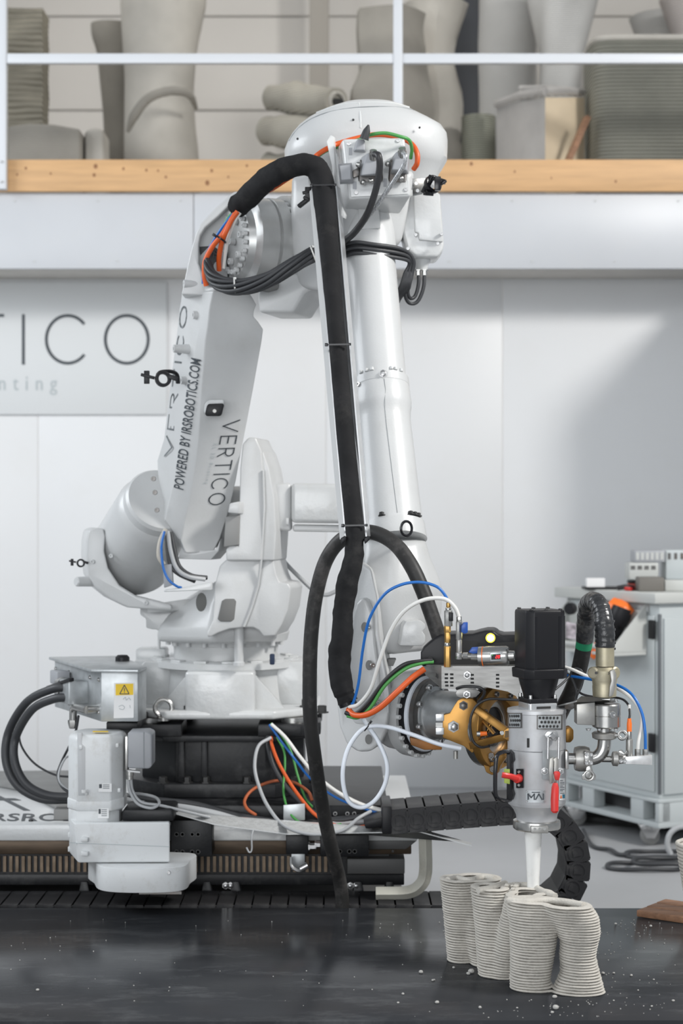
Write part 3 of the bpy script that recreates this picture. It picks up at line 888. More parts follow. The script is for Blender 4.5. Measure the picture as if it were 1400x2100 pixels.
rings.append([P(352, 1092, 6.66), P(366, 1106, 6.58), P(371, 1108, 6.555), P(451, 1104, 6.61), P(451, 1104, 6.75), P(390, 1096, 6.76)])
rings.append([P(372, 1118, 6.66), P(376, 1128, 6.58), P(381, 1134, 6.56), P(436, 1134, 6.61), P(436, 1132, 6.75), P(392, 1120, 6.76)])
MB().loft(rings).build('lower_arm', robot_white, rb, bevel=0.004, seg=2, bev_ang=16, ang=14)
# rounded toe below
MB().pp([(364, 1146), (372, 1122), (381, 1130), (440, 1128), (446, 1120), (452, 1104), (448, 1130), (432, 1148)], 6.585, 0.12, RV * 0.3 + Y).build('arm_toe', robot_white, rb, bevel=0.006)
MB().cyl(P(402, 1060, 6.7), P(402, 1060, 6.7) + RV * 0.3, 0.115, 40).build('joint_two_hub', robot_white, rb)
LAN = rb   # lettering goes on the arm's own faces
def on_face(i, j, off=0.0):
    """plane through ring vertices i, j of the arm between two heights"""
    p0, p1, p2 = rings[7][i], rings[7][j], rings[9][i]
    n = (p1 - p0).cross(p2 - p0).normalized()
    if n.y > 0:
        n = -n
    return p0 + n * off, n
def face_line(ia, ib, k0, k1, s0, s1):
    pass
p0, n = on_face(1, 2, 0.004)
def fp(u, v): return PP(u, v, p0, n)
type_on('POWERED BY IRSROBOTICS.COM', fp(376, 1005), fp(413, 735), fp(356, 1002) - fp(376, 1005), ink, rb, 'side_lettering', shear=0.22, lift=0.0, offset=0.010)
p1_, n1 = on_face(2, 3, 0.004)
def fq(u, v): return PP(u, v, p1_, n1)
lt = MB()
O_, Ex, Ey = fq(459, 862), fq(426, 1035) - fq(459, 862), fq(493, 861) - fq(459, 862)
Wd = stroke_text(MB(), 'VERTICO', O_, Ex, Ey, gap=0.36)
stroke_letters('VERTICO', O_, Ex / Wd, Ey * 0.94, ink, rb, gap=0.36, w=0.075, th=0.0008)
type_on('XL 3D Printing', fq(437, 908), fq(419, 992), fq(445, 908) - fq(437, 908), ink_grey, rb, 'faint_lettering', spacing=1.6, lift=0)
p2_, n2 = on_face(0, 1, 0.010)
def fr(u, v): return PP(u, v, p2_, n2)
lt = MB()
O_, Ex, Ey = fr(349, 934), fr(387, 628) - fr(349, 934), (fr(338, 930) - fr(352, 934))
Ey = fr(366, 800) - fr(379, 802)
Ex = fr(385, 630) - fr(351, 938)
stroke_letters('VERTICO', fr(351, 938), Ex / Wd, Ey, ink_mid, rb, gap=0.36, w=0.085, th=0.0008)
# the lettering is printed on the paint: lay it onto the arm's own faces
from mathutils.bvhtree import BVHTree
_arm = bpy.data.objects['lower_arm']
_bvh = BVHTree.FromPolygons([v.co for v in _arm.data.vertices], [tuple(p.vertices) for p in _arm.data.polygons])
_eye = Vector((0, 0, CAMZ))
for _ch in list(rb.children):
    if _ch.name.split('.')[0] in ('letter', 'side_lettering', 'faint_lettering'):
        _b = bmesh.new()
        _b.from_mesh(_ch.data)
        for _k in range(4):
            _es = [e for e in _b.edges if e.calc_length() > 0.007]
            if not _es:
                break
            bmesh.ops.triangulate(_b, faces=_b.faces)
            bmesh.ops.subdivide_edges(_b, edges=[e for e in _b.edges if e.calc_length() > 0.007], cuts=1)
        bmesh.ops.triangulate(_b, faces=_b.faces)
        _b.to_mesh(_ch.data)
        _b.free()
        for v in _ch.data.vertices:
            dr_ = (v.co - _eye).normalized()
            hit, nrm, _i, _d = _bvh.ray_cast(_eye, dr_)
            if hit is not None:
                v.co = hit + (nrm if nrm.dot(dr_) < 0 else -nrm) * 0.0022
# camera box on the front face
MB().pp([(421, 828), (428, 820), (457, 819), (460, 824), (457, 842), (452, 850), (424, 850), (420, 844)], 6.37, 0.09, -FV * 0.5 + Y).build('bumper_block', cast_white, rb, bevel=0.005)
MB().pp([(424, 832), (428, 828), (457, 827), (459, 831), (454, 850), (450, 853), (423, 853), (420, 849)], 6.355, 0.02).build('bumper_pad', black_plastic, rb, bevel=0.003)
bolts(rb, [P(440, 843, 6.355)], -Y, 0.007, 0.004, steel_dirty)
# bosses on the left flank
for u, v in ((378, 582), (397, 646), (357, 715), (372, 780)):
    d = DA(v) + 0.03
    q0 = P(u, v, d)
    MB().lathe(q0 + Vector((0.06, 0.02, 0)), Vector((-1, -0.35, 0)), [(0, 0.019), (0.055, 0.0145), (0.066, 0.014), (0.066, 0.006), (0.05, 0.006)], 18).build('boss', robot_white, rb)
hose_clip(333, 778, 6.34, 1.35, 1)
MB().tube(smooth([P(322, 770, 6.34), P(330, 763, 6.34), P(350, 762, 6.34), P(362, 768, 6.35), P(365, 786, 6.36)], 5), 0.007, 8, sq=1.6).build('hose_clip', clampm, rb)

# --- elbow: hollow head of the lower arm -----------------------------
ed = 6.36
MB().pp([(382, 556), (392, 512), (402, 478), (412, 458), (436, 432), (468, 402), (480, 393), (500, 391), (520, 398), (520, 404), (500, 401), (486, 406), (472, 418), (446, 444), (420, 466), (410, 482), (407, 500), (407, 540), (418, 570), (432, 590), (424, 606), (372, 604)], ed - 0.02, 0.18).build('elbow_shell', robot_white, rb, bevel=0.005, seg=3)
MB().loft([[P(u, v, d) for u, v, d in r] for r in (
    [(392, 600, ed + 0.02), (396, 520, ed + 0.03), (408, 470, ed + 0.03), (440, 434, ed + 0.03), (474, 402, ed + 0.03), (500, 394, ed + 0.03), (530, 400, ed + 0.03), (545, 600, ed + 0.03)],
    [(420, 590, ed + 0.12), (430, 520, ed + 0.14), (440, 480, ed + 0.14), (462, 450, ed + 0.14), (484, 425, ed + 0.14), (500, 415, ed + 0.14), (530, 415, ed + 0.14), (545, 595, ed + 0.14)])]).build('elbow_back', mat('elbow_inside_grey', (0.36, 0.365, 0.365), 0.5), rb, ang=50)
MB().pp([(408, 506), (440, 504), (470, 520), (470, 580), (432, 588), (416, 566)], ed + 0.025, 0.012).build('cable_mouth', black_plastic, rb)  # black sheet stands in for the shade inside the opening
# lip under the opening joining the arm
MB().loft([[P(*q) for q in r] for r in (
    [(373, 602, 6.47), (422, 600, 6.33), (437, 599, 6.305), (513, 600, 6.36), (513, 600, 6.50), (400, 600, 6.54)],
    [(379, 570, 6.46), (424, 592, 6.325), (440, 588, 6.30), (508, 588, 6.35), (515, 570, 6.50), (400, 566, 6.54)])]).build('elbow_lip', robot_white, rb, bevel=0.006)
ec = P(484, 496, 6.33)
elb = Vector((0.90, 0.44, 0.0)).normalized()
R0 = 0.158
MB().lathe(ec, elb, [(-0.005, 0.02), (-0.005, 0.085), (0.0, 0.118), (0.022, 0.130), (0.035, R0), (0.100, R0), (0.104, R0 - 0.008), (0.108, R0 - 0.008), (0.111, R0 + 0.002), (0.150, R0 + 0.002), (0.150, R0 - 0.026), (0.168, R0 - 0.026), (0.168, R0 + 0.014), (0.222, R0 + 0.018), (0.226, R0 + 0.002), (0.33, R0 - 0.004), (0.36, R0 - 0.03)], 64).build('elbow_gear', robot_grey, rb, ang=28)
bolts(rb, circle_pts(ec + elb * 0.150, elb, R0 - 0.010, 26), elb, 0.0095, 0.018, bolt_painted)
bolts(rb, circle_pts(ec + elb * 0.222, elb, R0 + 0.006, 22), elb, 0.006, 0.006, bolt_black)
bolts(rb, circle_pts(ec - elb * 0.004, elb, 0.106, 22), -elb, 0.0085, 0.014, bolt_painted)
bolts(rb, circle_pts(ec - elb * 0.006, elb, 0.07, 6, 0.3, 2 * PI + 0.3 - 1e-9), -elb, 0.012, 0.014, bolt_painted)
bolts(rb, [ec - elb * 0.006], -elb, 0.012, 0.02, bolt_painted)
# blunt casting below the elbow
MB().pp([(529, 590), (545, 577), (600, 560), (660, 560), (660, 585), (625, 600), (600, 641), (531, 641), (528, 612)], 6.27, 0.22, RV * 0.4 + Y).build('elbow_counter_block', robot_white, rb, bevel=0.010, seg=3)
MB().pp([(522, 582), (545, 575), (572, 578), (570, 592), (548, 598), (524, 592)], 6.24, 0.10).build('elbow_foot', mat('dark_grey_casting', (0.20, 0.20, 0.195), 0.5), rb, bevel=0.006)

# --- upper arm housing ----------------------------------------------
hd = 6.38
def ringse(u0, u1, v, d, dep, n=44, p=2.6, tilt=0.0):
    c = P((u0 + u1) / 2, v, d)
    a = m((u1 - u0) / 2, d)
    ring = []
    for i in range(n):
        th = 2 * PI * i / n
        cc, ss = math.cos(th), math.sin(th)
        ring.append(c + Vector((a * math.copysign(abs(cc) ** (2 / p), cc), dep * math.copysign(abs(ss) ** (2 / p), ss), tilt * cc)))
    return ring
HOOD = [(385, 640, 890, 0.15), (356, 604, 900, 0.18), (344, 592, 908, 0.20), (330, 584, 916, 0.215), (312, 583, 917, 0.222), (294, 590, 917, 0.222), (278, 599, 915, 0.216), (264, 611, 905, 0.205), (250, 629, 880, 0.19), (238, 652, 856, 0.17), (228, 674, 836, 0.15), (221, 696, 818, 0.132), (219, 720, 800, 0.11)]
MB().loft([ringse(u0, u1, v, hd, dep) for v, u0, u1, dep in HOOD]).build('motor_hood', robot_white, rb, ang=26)
def hoodpt(u, v, off=0.0):
    for (v1, a1, b1, e1), (v2, a2, b2, e2) in zip(HOOD[:-1], HOOD[1:]):
        if v2 <= v <= v1:
            k = (v1 - v) / (v1 - v2)
            a_, b_, e_ = a1 + (a2 - a1) * k, b1 + (b2 - b1) * k, e1 + (e2 - e1) * k
            x = (u - (a_ + b_) / 2) / ((b_ - a_) / 2)
            y = e_ * max(0.0, 1 - abs(x) ** 2.6) ** (1 / 2.6)
            p = P(u, v, hd)
            return Vector((p.x, hd - y - off, p.z))
MB().tube(smooth([hoodpt(*q, 0.0) for q in ((594, 300), (606, 284), (630, 266), (670, 252), (724, 244), (780, 241), (824, 240), (846, 242))], 6), 0.0016, 6).build('lid_seam', ink_mid, rb)
MB().tube(smooth([hoodpt(*q, -0.002) for q in ((650, 247), (690, 236), (740, 231), (800, 230), (836, 234))], 6), 0.005, 8).build('lid_rib', cast_white, rb)
MB().tube(smooth([hoodpt(*q, -0.002) for q in ((735, 232), (737, 262), (738, 290))], 6), 0.004, 8).build('hood_edge', cast_white, rb)
for u, v in ((610, 285), (724, 246), (860, 262)):
    bolts(rb, [P(u, v, hd - 0.21)], -Y, 0.004, 0.004, bolt_black)
MB().pp([(716, 230), (728, 228), (728, 238), (716, 240)], hd - 0.172, 0.02).build('lid_tab', cast_white, rb, bevel=0.003)
MB().pp([(766, 229), (790, 229), (790, 238), (766, 238)], hd - 0.172, 0.02).build('lid_tab', cast_white, rb, bevel=0.003)
# main body that joins elbow, hood and forearm
MB().loft([[P(u, v, d) for u, v, d in r] for r in (
    [(598, 360, 6.24), (720, 350, 6.14), (850, 350, 6.20), (850, 350, 6.52), (610, 350, 6.56)],
    [(596, 430, 6.22), (700, 430, 6.12), (836, 430, 6.20), (836, 430, 6.50), (606, 430, 6.56)],
    [(600, 520, 6.24), (690, 520, 6.14), (822, 500, 6.20), (822, 500, 6.48), (606, 520, 6.54)],
    [(610, 590, 6.28), (676, 606, 6.20), (720, 560, 6.24), (720, 560, 6.44), (620, 590, 6.50)])]).build('upper_arm_body', robot_white, rb, bevel=0.022, seg=3)
# motor of the fourth joint hanging at the right
MB().pp([(826, 386), (902, 394), (910, 500), (908, 512), (896, 528), (852, 528), (834, 516), (822, 470)], 6.24, 0.16).build('wrist_motor', cast_white, rb, bevel=0.012, seg=3)
MB().pp([(848, 396), (902, 398), (908, 496), (858, 492), (858, 478), (850, 476)], 6.225, 0.04).build('motor_cover', cast_white, rb, bevel=0.005)
bolts(rb, [P(852, 482, 6.222), P(905, 480, 6.222), P(836, 510, 6.235), P(897, 500, 6.222)], -Y, 0.006, 0.008, bolt_m)
MB().lathe(P(864, 556, 6.3), Z, [(0, 0.02), (0.02, 0.024), (0.03, 0.03), (0.06, 0.032)], 20).build('motor_plug', cast_white, rb)
bolts(rb, [P(857, 553, 6.27), P(870, 553, 6.27)], -Z, 0.009, 0.022, steel, False, name='cable_gland')

# --- forearm tube ---------------------------------------------------
fA, fB = P(748, 430, 6.24), P(806, 1092, 5.86)
fax = (fB - fA).normalized()
FL = (fB - fA).length
def ft(v):
    """distance along the forearm for image row v"""
    lo, hi = 0.0, FL
    for _ in range(40):
        mid = (lo + hi) / 2
        q = fA + fax * mid
        vv = 1050 - (q.z - CAMZ) * FPX / q.y
        if vv < v: lo = mid
        else: hi = mid
    return lo
MB().lathe(fA, fax, [(-0.05, 0.08), (0, 0.094), (ft(520), 0.096), (ft(528), 0.09), (ft(536), 0.088), (ft(560), 0.0885), (ft(780), 0.0885)], 56, up=Y).build('forearm_upper_tube', robot_white, rb, ang=25)
MB().lathe(fA, fax, [(ft(780), 0.085), (ft(782), 0.0965), (ft(797), 0.0965), (ft(798), 0.0955), (ft(800), 0.0965), (ft(832), 0.0985), (ft(842), 0.0965), (ft(850), 0.0925), (ft(864), 0.0900), (ft(1000), 0.0955), (ft(1076), 0.0985), (ft(1077), 0.104), (ft(1098), 0.106), (ft(1099), 0.105), (ft(1101), 0.106), (FL + 0.03, 0.108)], 56, up=Y).build('forearm_lower_tube', robot_white, rb, ang=25)
fs = -Y - fax * (-Y).dot(fax)
fs.normalize()
fx_ = fax.cross(fs).normalized()
if fx_.x < 0: fx_ = -fx_
def fpt(v, ang, r):
    return fA + fax * ft(v) + (fs * math.cos(ang) + fx_ * math.sin(ang)) * r
MB().box(fpt(470, 0.1, 0.094), (0.10, 0.006, 0.07), (fax, fs, fx_)).build('tube_plate', robot_white, rb, bevel=0.002)
bolts(rb, [fpt(779, a, 0.091) for a in (-0.75, -0.5, -0.28, 0.45, 0.62, 0.9)], -fax, 0.006, 0.010, bolt_painted)
bolts(rb, [fpt(790, 0.10, 0.096)], fs, 0.0105, 0.010, bolt_m, False)
bolts(rb, [fpt(800, -0.85, 0.094)], fs * 0.6 - fx_ * 0.6, 0.008, 0.008, bolt_m)
bolts(rb, [fpt(1075, a, 0.1005) for a in (-0.35, 0.62, 0.8, 0.98)], -fax, 0.0085, 0.012, bolt_black, False)
MB().tube([fpt(800, 0.12, 0.0975), fpt(822, 0.13, 0.0985), fpt(842, 0.08, 0.097), fpt(860, 0.06, 0.091), fpt(900, 0.07, 0.0925), fpt(1000, 0.12, 0.0962), fpt(1072, 0.16, 0.0992)], 0.0007, 5).build('hair_crack', ink_mid, rb)
# cable tie loop on the flange
MB().loop([P(833 + 11 * math.cos(t), 1084 + 15 * math.sin(t), 5.72 + 0.01 * math.cos(t)) for t in [2 * PI * i / 24 for i in range(24)]], 0.0045, 8).build('loose_tie', black_shiny, rb)

# --- wrist ----------------------------------------------------------
# flared yoke below the forearm flange
MB().loft([[P(u, v, d) for u, v, d in r] for r in (
    [(739, 1100, 5.86), (752, 1100, 5.80), (806, 1112, 5.745), (858, 1108, 5.79), (873, 1103, 5.86), (858, 1098, 5.96), (806, 1096, 5.99), (752, 1096, 5.95)],
    [(736, 1140, 5.84), (748, 1140, 5.77), (808, 1150, 5.72), (866, 1146, 5.77), (884, 1142, 5.86), (870, 1138, 5.96), (806, 1136, 6.00), (750, 1136, 5.95)],
    [(730, 1200, 5.80), (742, 1200, 5.72), (806, 1206, 5.69), (890, 1204, 5.76), (908, 1198, 5.86), (890, 1196, 5.96), (806, 1194, 6.0), (746, 1194, 5.93)],
    [(735, 1262, 5.80), (748, 1262, 5.72), (806, 1266, 5.70), (892, 1264, 5.78), (908, 1256, 5.87), (890, 1254, 5.95), (806, 1252, 5.98), (748, 1252, 5.92)],
    [(752, 1340, 5.80), (762, 1340, 5.74), (806, 1346, 5.73), (870, 1336, 5.80), (884, 1330, 5.87), (872, 1330, 5.93), (806, 1332, 5.95), (760, 1332, 5.90)])]).build('wrist_yoke', robot_white, rb, bevel=0.022, seg=4, bev_ang=15)
# left fork cheek
MB().loft([[P(u, v, d) for u, v, d in r] for r in (
    [(716, 1190, 5.70), (728, 1160, 5.70), (744, 1150, 5.70), (760, 1166, 5.66), (771, 1220, 5.63), (776, 1300, 5.62), (790, 1372, 5.60), (798, 1420, 5.59), (797, 1462, 5.59), (792, 1500, 5.60), (780, 1524, 5.60), (760, 1541, 5.61), (734, 1542, 5.62), (711, 1527, 5.64), (696, 1490, 5.65), (691, 1450, 5.66), (694, 1380, 5.68), (706, 1270, 5.70)],
    [(736, 1190, 5.84), (746, 1166, 5.84), (758, 1158, 5.84), (770, 1170, 5.82), (782, 1220, 5.80), (792, 1300, 5.79), (804, 1372, 5.78), (810, 1420, 5.77), (809, 1462, 5.77), (804, 1498, 5.77), (790, 1520, 5.78), (770, 1534, 5.78), (746, 1534, 5.79), (726, 1518, 5.80), (714, 1484, 5.81), (710, 1450, 5.82), (712, 1380, 5.83), (724, 1270, 5.84)])]).build('wrist_cheek', robot_white, rb, bevel=0.018, seg=4)
cover = [(722, 1262), (730, 1236), (742, 1224), (752, 1232), (764, 1262), (768, 1320), (776, 1380), (780, 1430), (770, 1470), (750, 1490), (726, 1486), (712, 1460), (712, 1400), (716, 1320)]
MB().prism([P(u, v, 5.652 - (u - 700) / 100 * 0.06) for u, v in cover], Vector((0.03, 0.10, 0))).build('cheek_cover', robot_white, rb, bevel=0.010, seg=3)
bolts(rb, [P(753, 1286, 5.60), P(762, 1364, 5.595), P(773, 1438, 5.585)], Vector((0.3, -1, 0)), 0.008, 0.012, steel)
for u, v in ((748, 1286), (757, 1364), (768, 1438), (756, 1516)):
    MB().lathe(P(u, v, 5.606 - (u - 750) / 100 * 0.05), Vector((-0.35, -1, 0)), [(0, 0.015), (0.004, 0.0155), (0.004, 0.001)], 20, sx=0.7).build('screw_pocket', mat('pocket_shadow_grey', (0.2, 0.2, 0.2), 0.6), rb)
# bumper block on the yoke
MB().prism([P(u, v, 5.66) for u, v in [(820, 1324), (826, 1284), (832, 1274), (862, 1272), (872, 1280), (873, 1288), (866, 1295), (872, 1303), (872, 1316), (866, 1325)]], Vector((-0.01, 0.10, 0))).build('yoke_bumper', cast_white, rb, bevel=0.004)
MB().prism([P(u, v, 5.70) for u, v in [(795, 1352), (812, 1352), (806, 1366), (796, 1366)]], Y * 0.06).build('yoke_stop', mat('dark_grey_casting', (0.2, 0.2, 0.2), 0.5), rb)

# --- sixth joint, pointing right towards the camera ------------------
W = P(868, 1463, 5.72)
TV = Vector((0.80, -0.60, 0)).normalized()
SV = Vector((0.60, 0.80, 0)).normalized()
MB().lathe(W, TV, [(-0.15, 0.10), (-0.11, 0.118), (-0.055, 0.124), (-0.05, 0.136), (-0.008, 0.140), (-0.008, 0.128)], 56).build('wrist_ring', robot_white, rb, ang=30)
bolts(rb, circle_pts(W - TV * 0.008, TV, 0.134, 24), TV, 0.0075, 0.012, bolt_painted)
MB().lathe(W, TV, [(-0.01, 0.126), (0.006, 0.128), (0.008, 0.12)], 56).build('wrist_seal', black_plastic, rb)
MB().lathe(W, TV, [(0.0, 0.118), (0.010, 0.120), (0.018, 0.118), (0.020, 0.112)], 56).build('wrist_seal_lip', cable_clear, rb)
MB().lathe(W, TV, [(0.01, 0.112), (0.036, 0.112), (0.038, 0.108), (0.038, 0.02)], 56).build('tool_flange', steel_dark, rb, ang=30)
bolts(rb, circle_pts(W + TV * 0.038, TV, 0.092, 8, 0.35, 0.35 + 2 * PI - 1e-9), TV, 0.011, 0.012, bolt_m)

# ================================================================== PEDESTAL, TRACK, DRIVE
pd = thing('robot_pedestal', 'black bolted steel pedestal under the white robot foot', 'pedestal', (RO.x, RO.y, 0.545))
pc = Vector((RO.x, RO.y, 0))
for sx in (-1, 1):
    for sy in (-1, 1):
        c = pc + Vector((0.27 * sx, 0.23 * sy, 0))
        MB().prism([c + Vector((x * sx, y * sy, 0.775)) for x, y in ((-0.13, -0.1), (0.10, -0.1), (0.10, 0.06), (0.03, 0.13), (-0.13, 0.13))], (0, 0, 0.045)).build('corner_pad', black_steel, pd, bevel=0.004)
        MB().cyl(c + Vector((0, 0.04 * sy, 0.82)), c + Vector((0, 0.04 * sy, 0.8375)), 0.05, 24).build('spacer', steel, pd)
MB().prism(octa(pc, 0.35, 0.755, 0.6), (0, 0, 0.022)).build('top_plate', black_steel, pd, bevel=0.003)
MB().prism(octa(pc, 0.305, 0.60, 0.55), (0, 0, 0.157)).build('column', black_steel, pd, bevel=0.004)
for u in (372, 419, 640):
    MB().box(Vector((P(u, 0, 6.68).x, 6.685, 0.68)), (0.022, 0.03, 0.155)).build('rib', black_steel, pd, bevel=0.002)
MB().prism(octa(pc, 0.355, 0.549, 0.58), (0, 0, 0.052)).build('bottom_plate', black_steel, pd, bevel=0.004)
bolts(pd, [Vector((P(u, 0, 6.66).x, 6.672, 0.601)) for u in (334, 383, 421, 505, 600, 645)], Z, 0.015, 0.024, bolt_black, False)

tr = thing('linear_track', 'long floor mounted robot rail with white cover and toothed rack', 'track', (-0.8, 7.0, 0.0))
xR = P(856, 0, 6.45).x
# white cover sheets
MB().span(-3.2, -1.56, 6.45, 7.65, 0.427, 0.487).build('cover_sheet', cast_white, tr, bevel=0.006)
MB().span(-1.555, xR, 6.45, 7.65, 0.427, 0.487).build('cover_sheet', cast_white, tr, bevel=0.006)
type_on('IRSROBOTICS', PZ(-36, 1683, 0.4885), PZ(330, 1683, 0.4885), PZ(-30, 1668, 0.4885) - PZ(-36, 1683, 0.4885), ink, tr, 'cover_lettering', lift=0.0, offset=0.01)
MB().prism([PZ(u, v, 0.488) for u, v in ((-10, 1632), (0, 1632), (62, 1662), (48, 1662))], (0, 0, 0.0008)).build('cover_stroke', ink, tr)
MB().prism([PZ(u, v, 0.488) for u, v in ((-60, 1637), (30, 1637), (44, 1641), (-60, 1641))], (0, 0, 0.0006)).build('cover_shade_line', ink, tr)  # strip of shade on the cover, drawn as a dark line
bolts(tr, [PZ(63, 1684, 0.487)], Z, 0.008, 0.006, bolt_black)
# beams, rail, rack
MB().span(-3.2, xR - 0.02, 6.50, 6.58, 0.37, 0.427).build('guide_rail', rust_m, tr, bevel=0.004)
MB().span(-3.2, xR - 0.10, 6.52, 6.60, 0.295, 0.37).build('rack_bar', black_steel, tr)
rk = MB()
x = -1.35
while x < 0.0:
    rk.prism([Vector((x, 6.52, 0.305)), Vector((x + 0.011, 6.52, 0.305)), Vector((x + 0.011, 6.52, 0.362)), Vector((x, 6.52, 0.362))], (0.0, -0.012, 0))
    x += 0.0222
tag(rk.build('rack_teeth', rack_m, tr), kind='stuff')
MB().span(-3.2, xR - 0.045, 6.46, 6.62, 0.375, 0.42).build('rail_flange', rust_m, tr, bevel=0.003) if False else None
MB().span(0.02, xR - 0.045, 6.47, 6.60, 0.305, 0.36).build('end_beam', mat('dark_grey_beam', (0.075, 0.075, 0.075), 0.5), tr, bevel=0.004)
MB().span(-3.2, xR - 0.045, 6.52, 6.66, 0.255, 0.295).build('base_beam', black_steel, tr, bevel=0.004)
MB().span(-3.2, xR - 0.045, 7.38, 7.58, 0.03, 0.427).build('rear_beam', black_steel, tr, bevel=0.004)
MB().span(-3.2, xR - 0.045, 6.6, 7.4, 0.15, 0.19).build('bed_plate', mat('track_bed_grey', (0.10, 0.10, 0.10), 0.6), tr)
for u in (-40, 165, 420, 480, 735, 800):
    xx = P(u, 0, 6.42).x
    MB().prism([Vector((xx - 0.06, 6.51, 0.03)), Vector((xx + 0.06, 6.51, 0.03)), Vector((xx + 0.012, 6.51, 0.27)), Vector((xx - 0.012, 6.51, 0.27))], (0, 0.06, 0)).build('foot_gusset', black_steel, tr, bevel=0.003)
    MB().span(xx - 0.12, xx + 0.12, 6.50, 6.8, 0.0, 0.03).build('foot_plate', black_steel, tr, bevel=0.003)
bolts(tr, [Vector((P(u, 0, 6.53).x, 6.515, 0.255)) for u in (463, 473, 718, 730)], -Y, 0.009, 0.014, bolt_m, False)
bolts(tr, [P(u, 1745, 6.46) for u in (704, 755, 805)], -Y, 0.005, 0.006, bolt_black)
# carriage
MB().span(P(262, 0, 6.5).x, P(795, 0, 6.5).x, 6.49, 7.5, 0.487, 0.548).build('carriage_plate', black_steel, tr, bevel=0.005)
MB().prism([PZ(u, v, 0.489) for u, v in ((-60, 1588), (210, 1586), (210, 1662), (118, 1662), (40, 1622), (-60, 1602))], (0, 0, 0.014)).build('cable_tray_plate', mat('grey_tray', (0.22, 0.22, 0.215), 0.6, vary=0.15), tr, bevel=0.003)
MB().span(P(108, 0, 6.5).x, P(150, 0, 6.5).x, 6.52, 6.75, 0.489, 0.528).build('tray_block', mat('grey_tray', (0.22, 0.22, 0.215), 0.6), tr, bevel=0.004)
def bearing(u0, u1, v0, v1, holes, d=6.36):
    b = MB().pp([(u0, v0), (u1, v0), (u1, v1), (u0, v1)], d, 0.12).build('bearing_block', black_steel, tr, bevel=0.004)
    for u, v in holes:
        MB().lathe(P(u, v, d - 0.001), -Y, [(0, 0.0085), (0.002, 0.0085), (0.002, 0.005), (0.0, 0.005)], 16).build('bolt_hole', bolt_black, b)
bearing(350, 435, 1682, 1757, [(362, 1711), (374, 1711), (394, 1711), (406, 1711), (362, 1747), (374, 1747), (394, 1747), (406, 1747)])
bearing(656, 756, 1712, 1757, [(697, 1746), (716, 1746), (727, 1746)])
MB().pp([(250, 1664), (255, 1660), (350, 1660), (356, 1666), (356, 1684), (250, 1684)], 6.24, 0.2).build('pinion_plate', black_steel, tr, bevel=0.008)
MB().pp([(586, 1712), (632, 1712), (632, 1752), (586, 1752)], 6.38, 0.08).build('stop_block', black_steel, tr, bevel=0.004)
MB().pp([(597, 1740), (625, 1740), (625, 1784), (597, 1784)], 6.40, 0.03).build('stop_plate', galv, tr, bevel=0.002)
MB().cyl(P(616, 1782, 6.36), P(631, 1774, 6.36), 0.012).build('grease_nipple', bolt_m, tr)
MB().tube(smooth([P(597, 1758, 6.37), P(598, 1776, 6.36), P(612, 1786, 6.355), P(622, 1782, 6.36)], 5), 0.006, 8).build('grease_pipe', bolt_m, tr)
bolts(tr, [P(632, 1736, 6.38), P(645, 1732, 6.38)], X, 0.012, 0.03, bolt_m, False)
MB().pp([(581, 1651), (625, 1648), (625, 1682), (581, 1684)], 6.42, 0.004).build('galvanised_bracket', galv, tr, bevel=0.001)
MB().pp([(668, 1656), (752, 1654), (752, 1678), (668, 1680)], 6.5, 0.01).build('terminal_plate', galv, tr, bevel=0.002)
bolts(tr, [P(687, 1668, 6.497), P(712, 1668, 6.497), P(726, 1668, 6.497)], -Y, 0.008, 0.01, bolt_m)
# dark dust seals at the right end of the slab
MB().pp([(755, 1722), (855, 1724), (832, 1742), (755, 1742)], 6.47, 0.3).build('end_cover', mat('dark_grey_beam', (0.075, 0.075, 0.075), 0.5), tr, bevel=0.003)
# pale wiring duct lid lying along the carriage
MB().prism([P(u, v, d) for u, v, d in ((338, 1664, 6.34), (440, 1692, 6.32), (590, 1712, 6.30), (860, 1707, 6.28), (967, 1736, 6.22), (967, 1731, 6.24), (862, 1702, 6.34), (590, 1703, 6.40), (440, 1684, 6.42), (342, 1658, 6.44))], (0, 0, 0.004)).build('duct_lid', cast_white, tr)
# cream C bracket at the track's right end
cb = smooth([P(870, 1680, 6.34), P(872, 1740, 6.34), P(872, 1790, 6.34), P(862, 1815, 6.34), P(835, 1830, 6.34), P(770, 1832, 6.34)], 6)
MB().tube(cb, 0.024, 4).build('end_bracket', cream_m, tr, bevel=0.002, flat=True)

# --- drive gearmotor --------------------------------------------------
gm = thing('drive_gearmotor', 'upright white gearmotor bolted to the front of the track carriage', 'motor', P(250, 1828, 6.25))
md = 6.16
def pd_prism(uv0, uv1=None, d=md, dep=0.26):
    pass
cx, hw = P(200, 0, 6.30), m(55, 6.25)
def mring(v, g=1.0, d=6.30, u=200, w=56, dep=0.105, ch=0.45):
    c = P(u, v, d)
    a = m(w, d) * g
    b_ = dep * g
    return [c + Vector((x * a, y * b_, 0)) for x, y in ((-1, -ch), (-0.62, -1), (0.62, -1), (1, -ch), (1, ch), (0.62, 1), (-0.62, 1), (-1, ch))]
MB().loft([mring(1642), mring(1512), mring(1505, 0.97), mring(1500, 0.86)]).build('motor_housing', drive_white, gm, bevel=0.006, seg=3)
MB().loft([mring(1656, 0.90), mring(1652, 1.0, w=58), mring(1634, 1.0, w=58), mring(1630, 0.98, w=58)]).build('motor_flange', drive_white, gm, bevel=0.004)
MB().pp([(158, 1503), (168, 1503), (168, 1526), (175, 1532), (175, 1632), (160, 1632)], 6.193, 0.02).build('cooling_groove', mat('gearmotor_groove', (0.5, 0.51, 0.52), 0.5), gm, bevel=0.003)
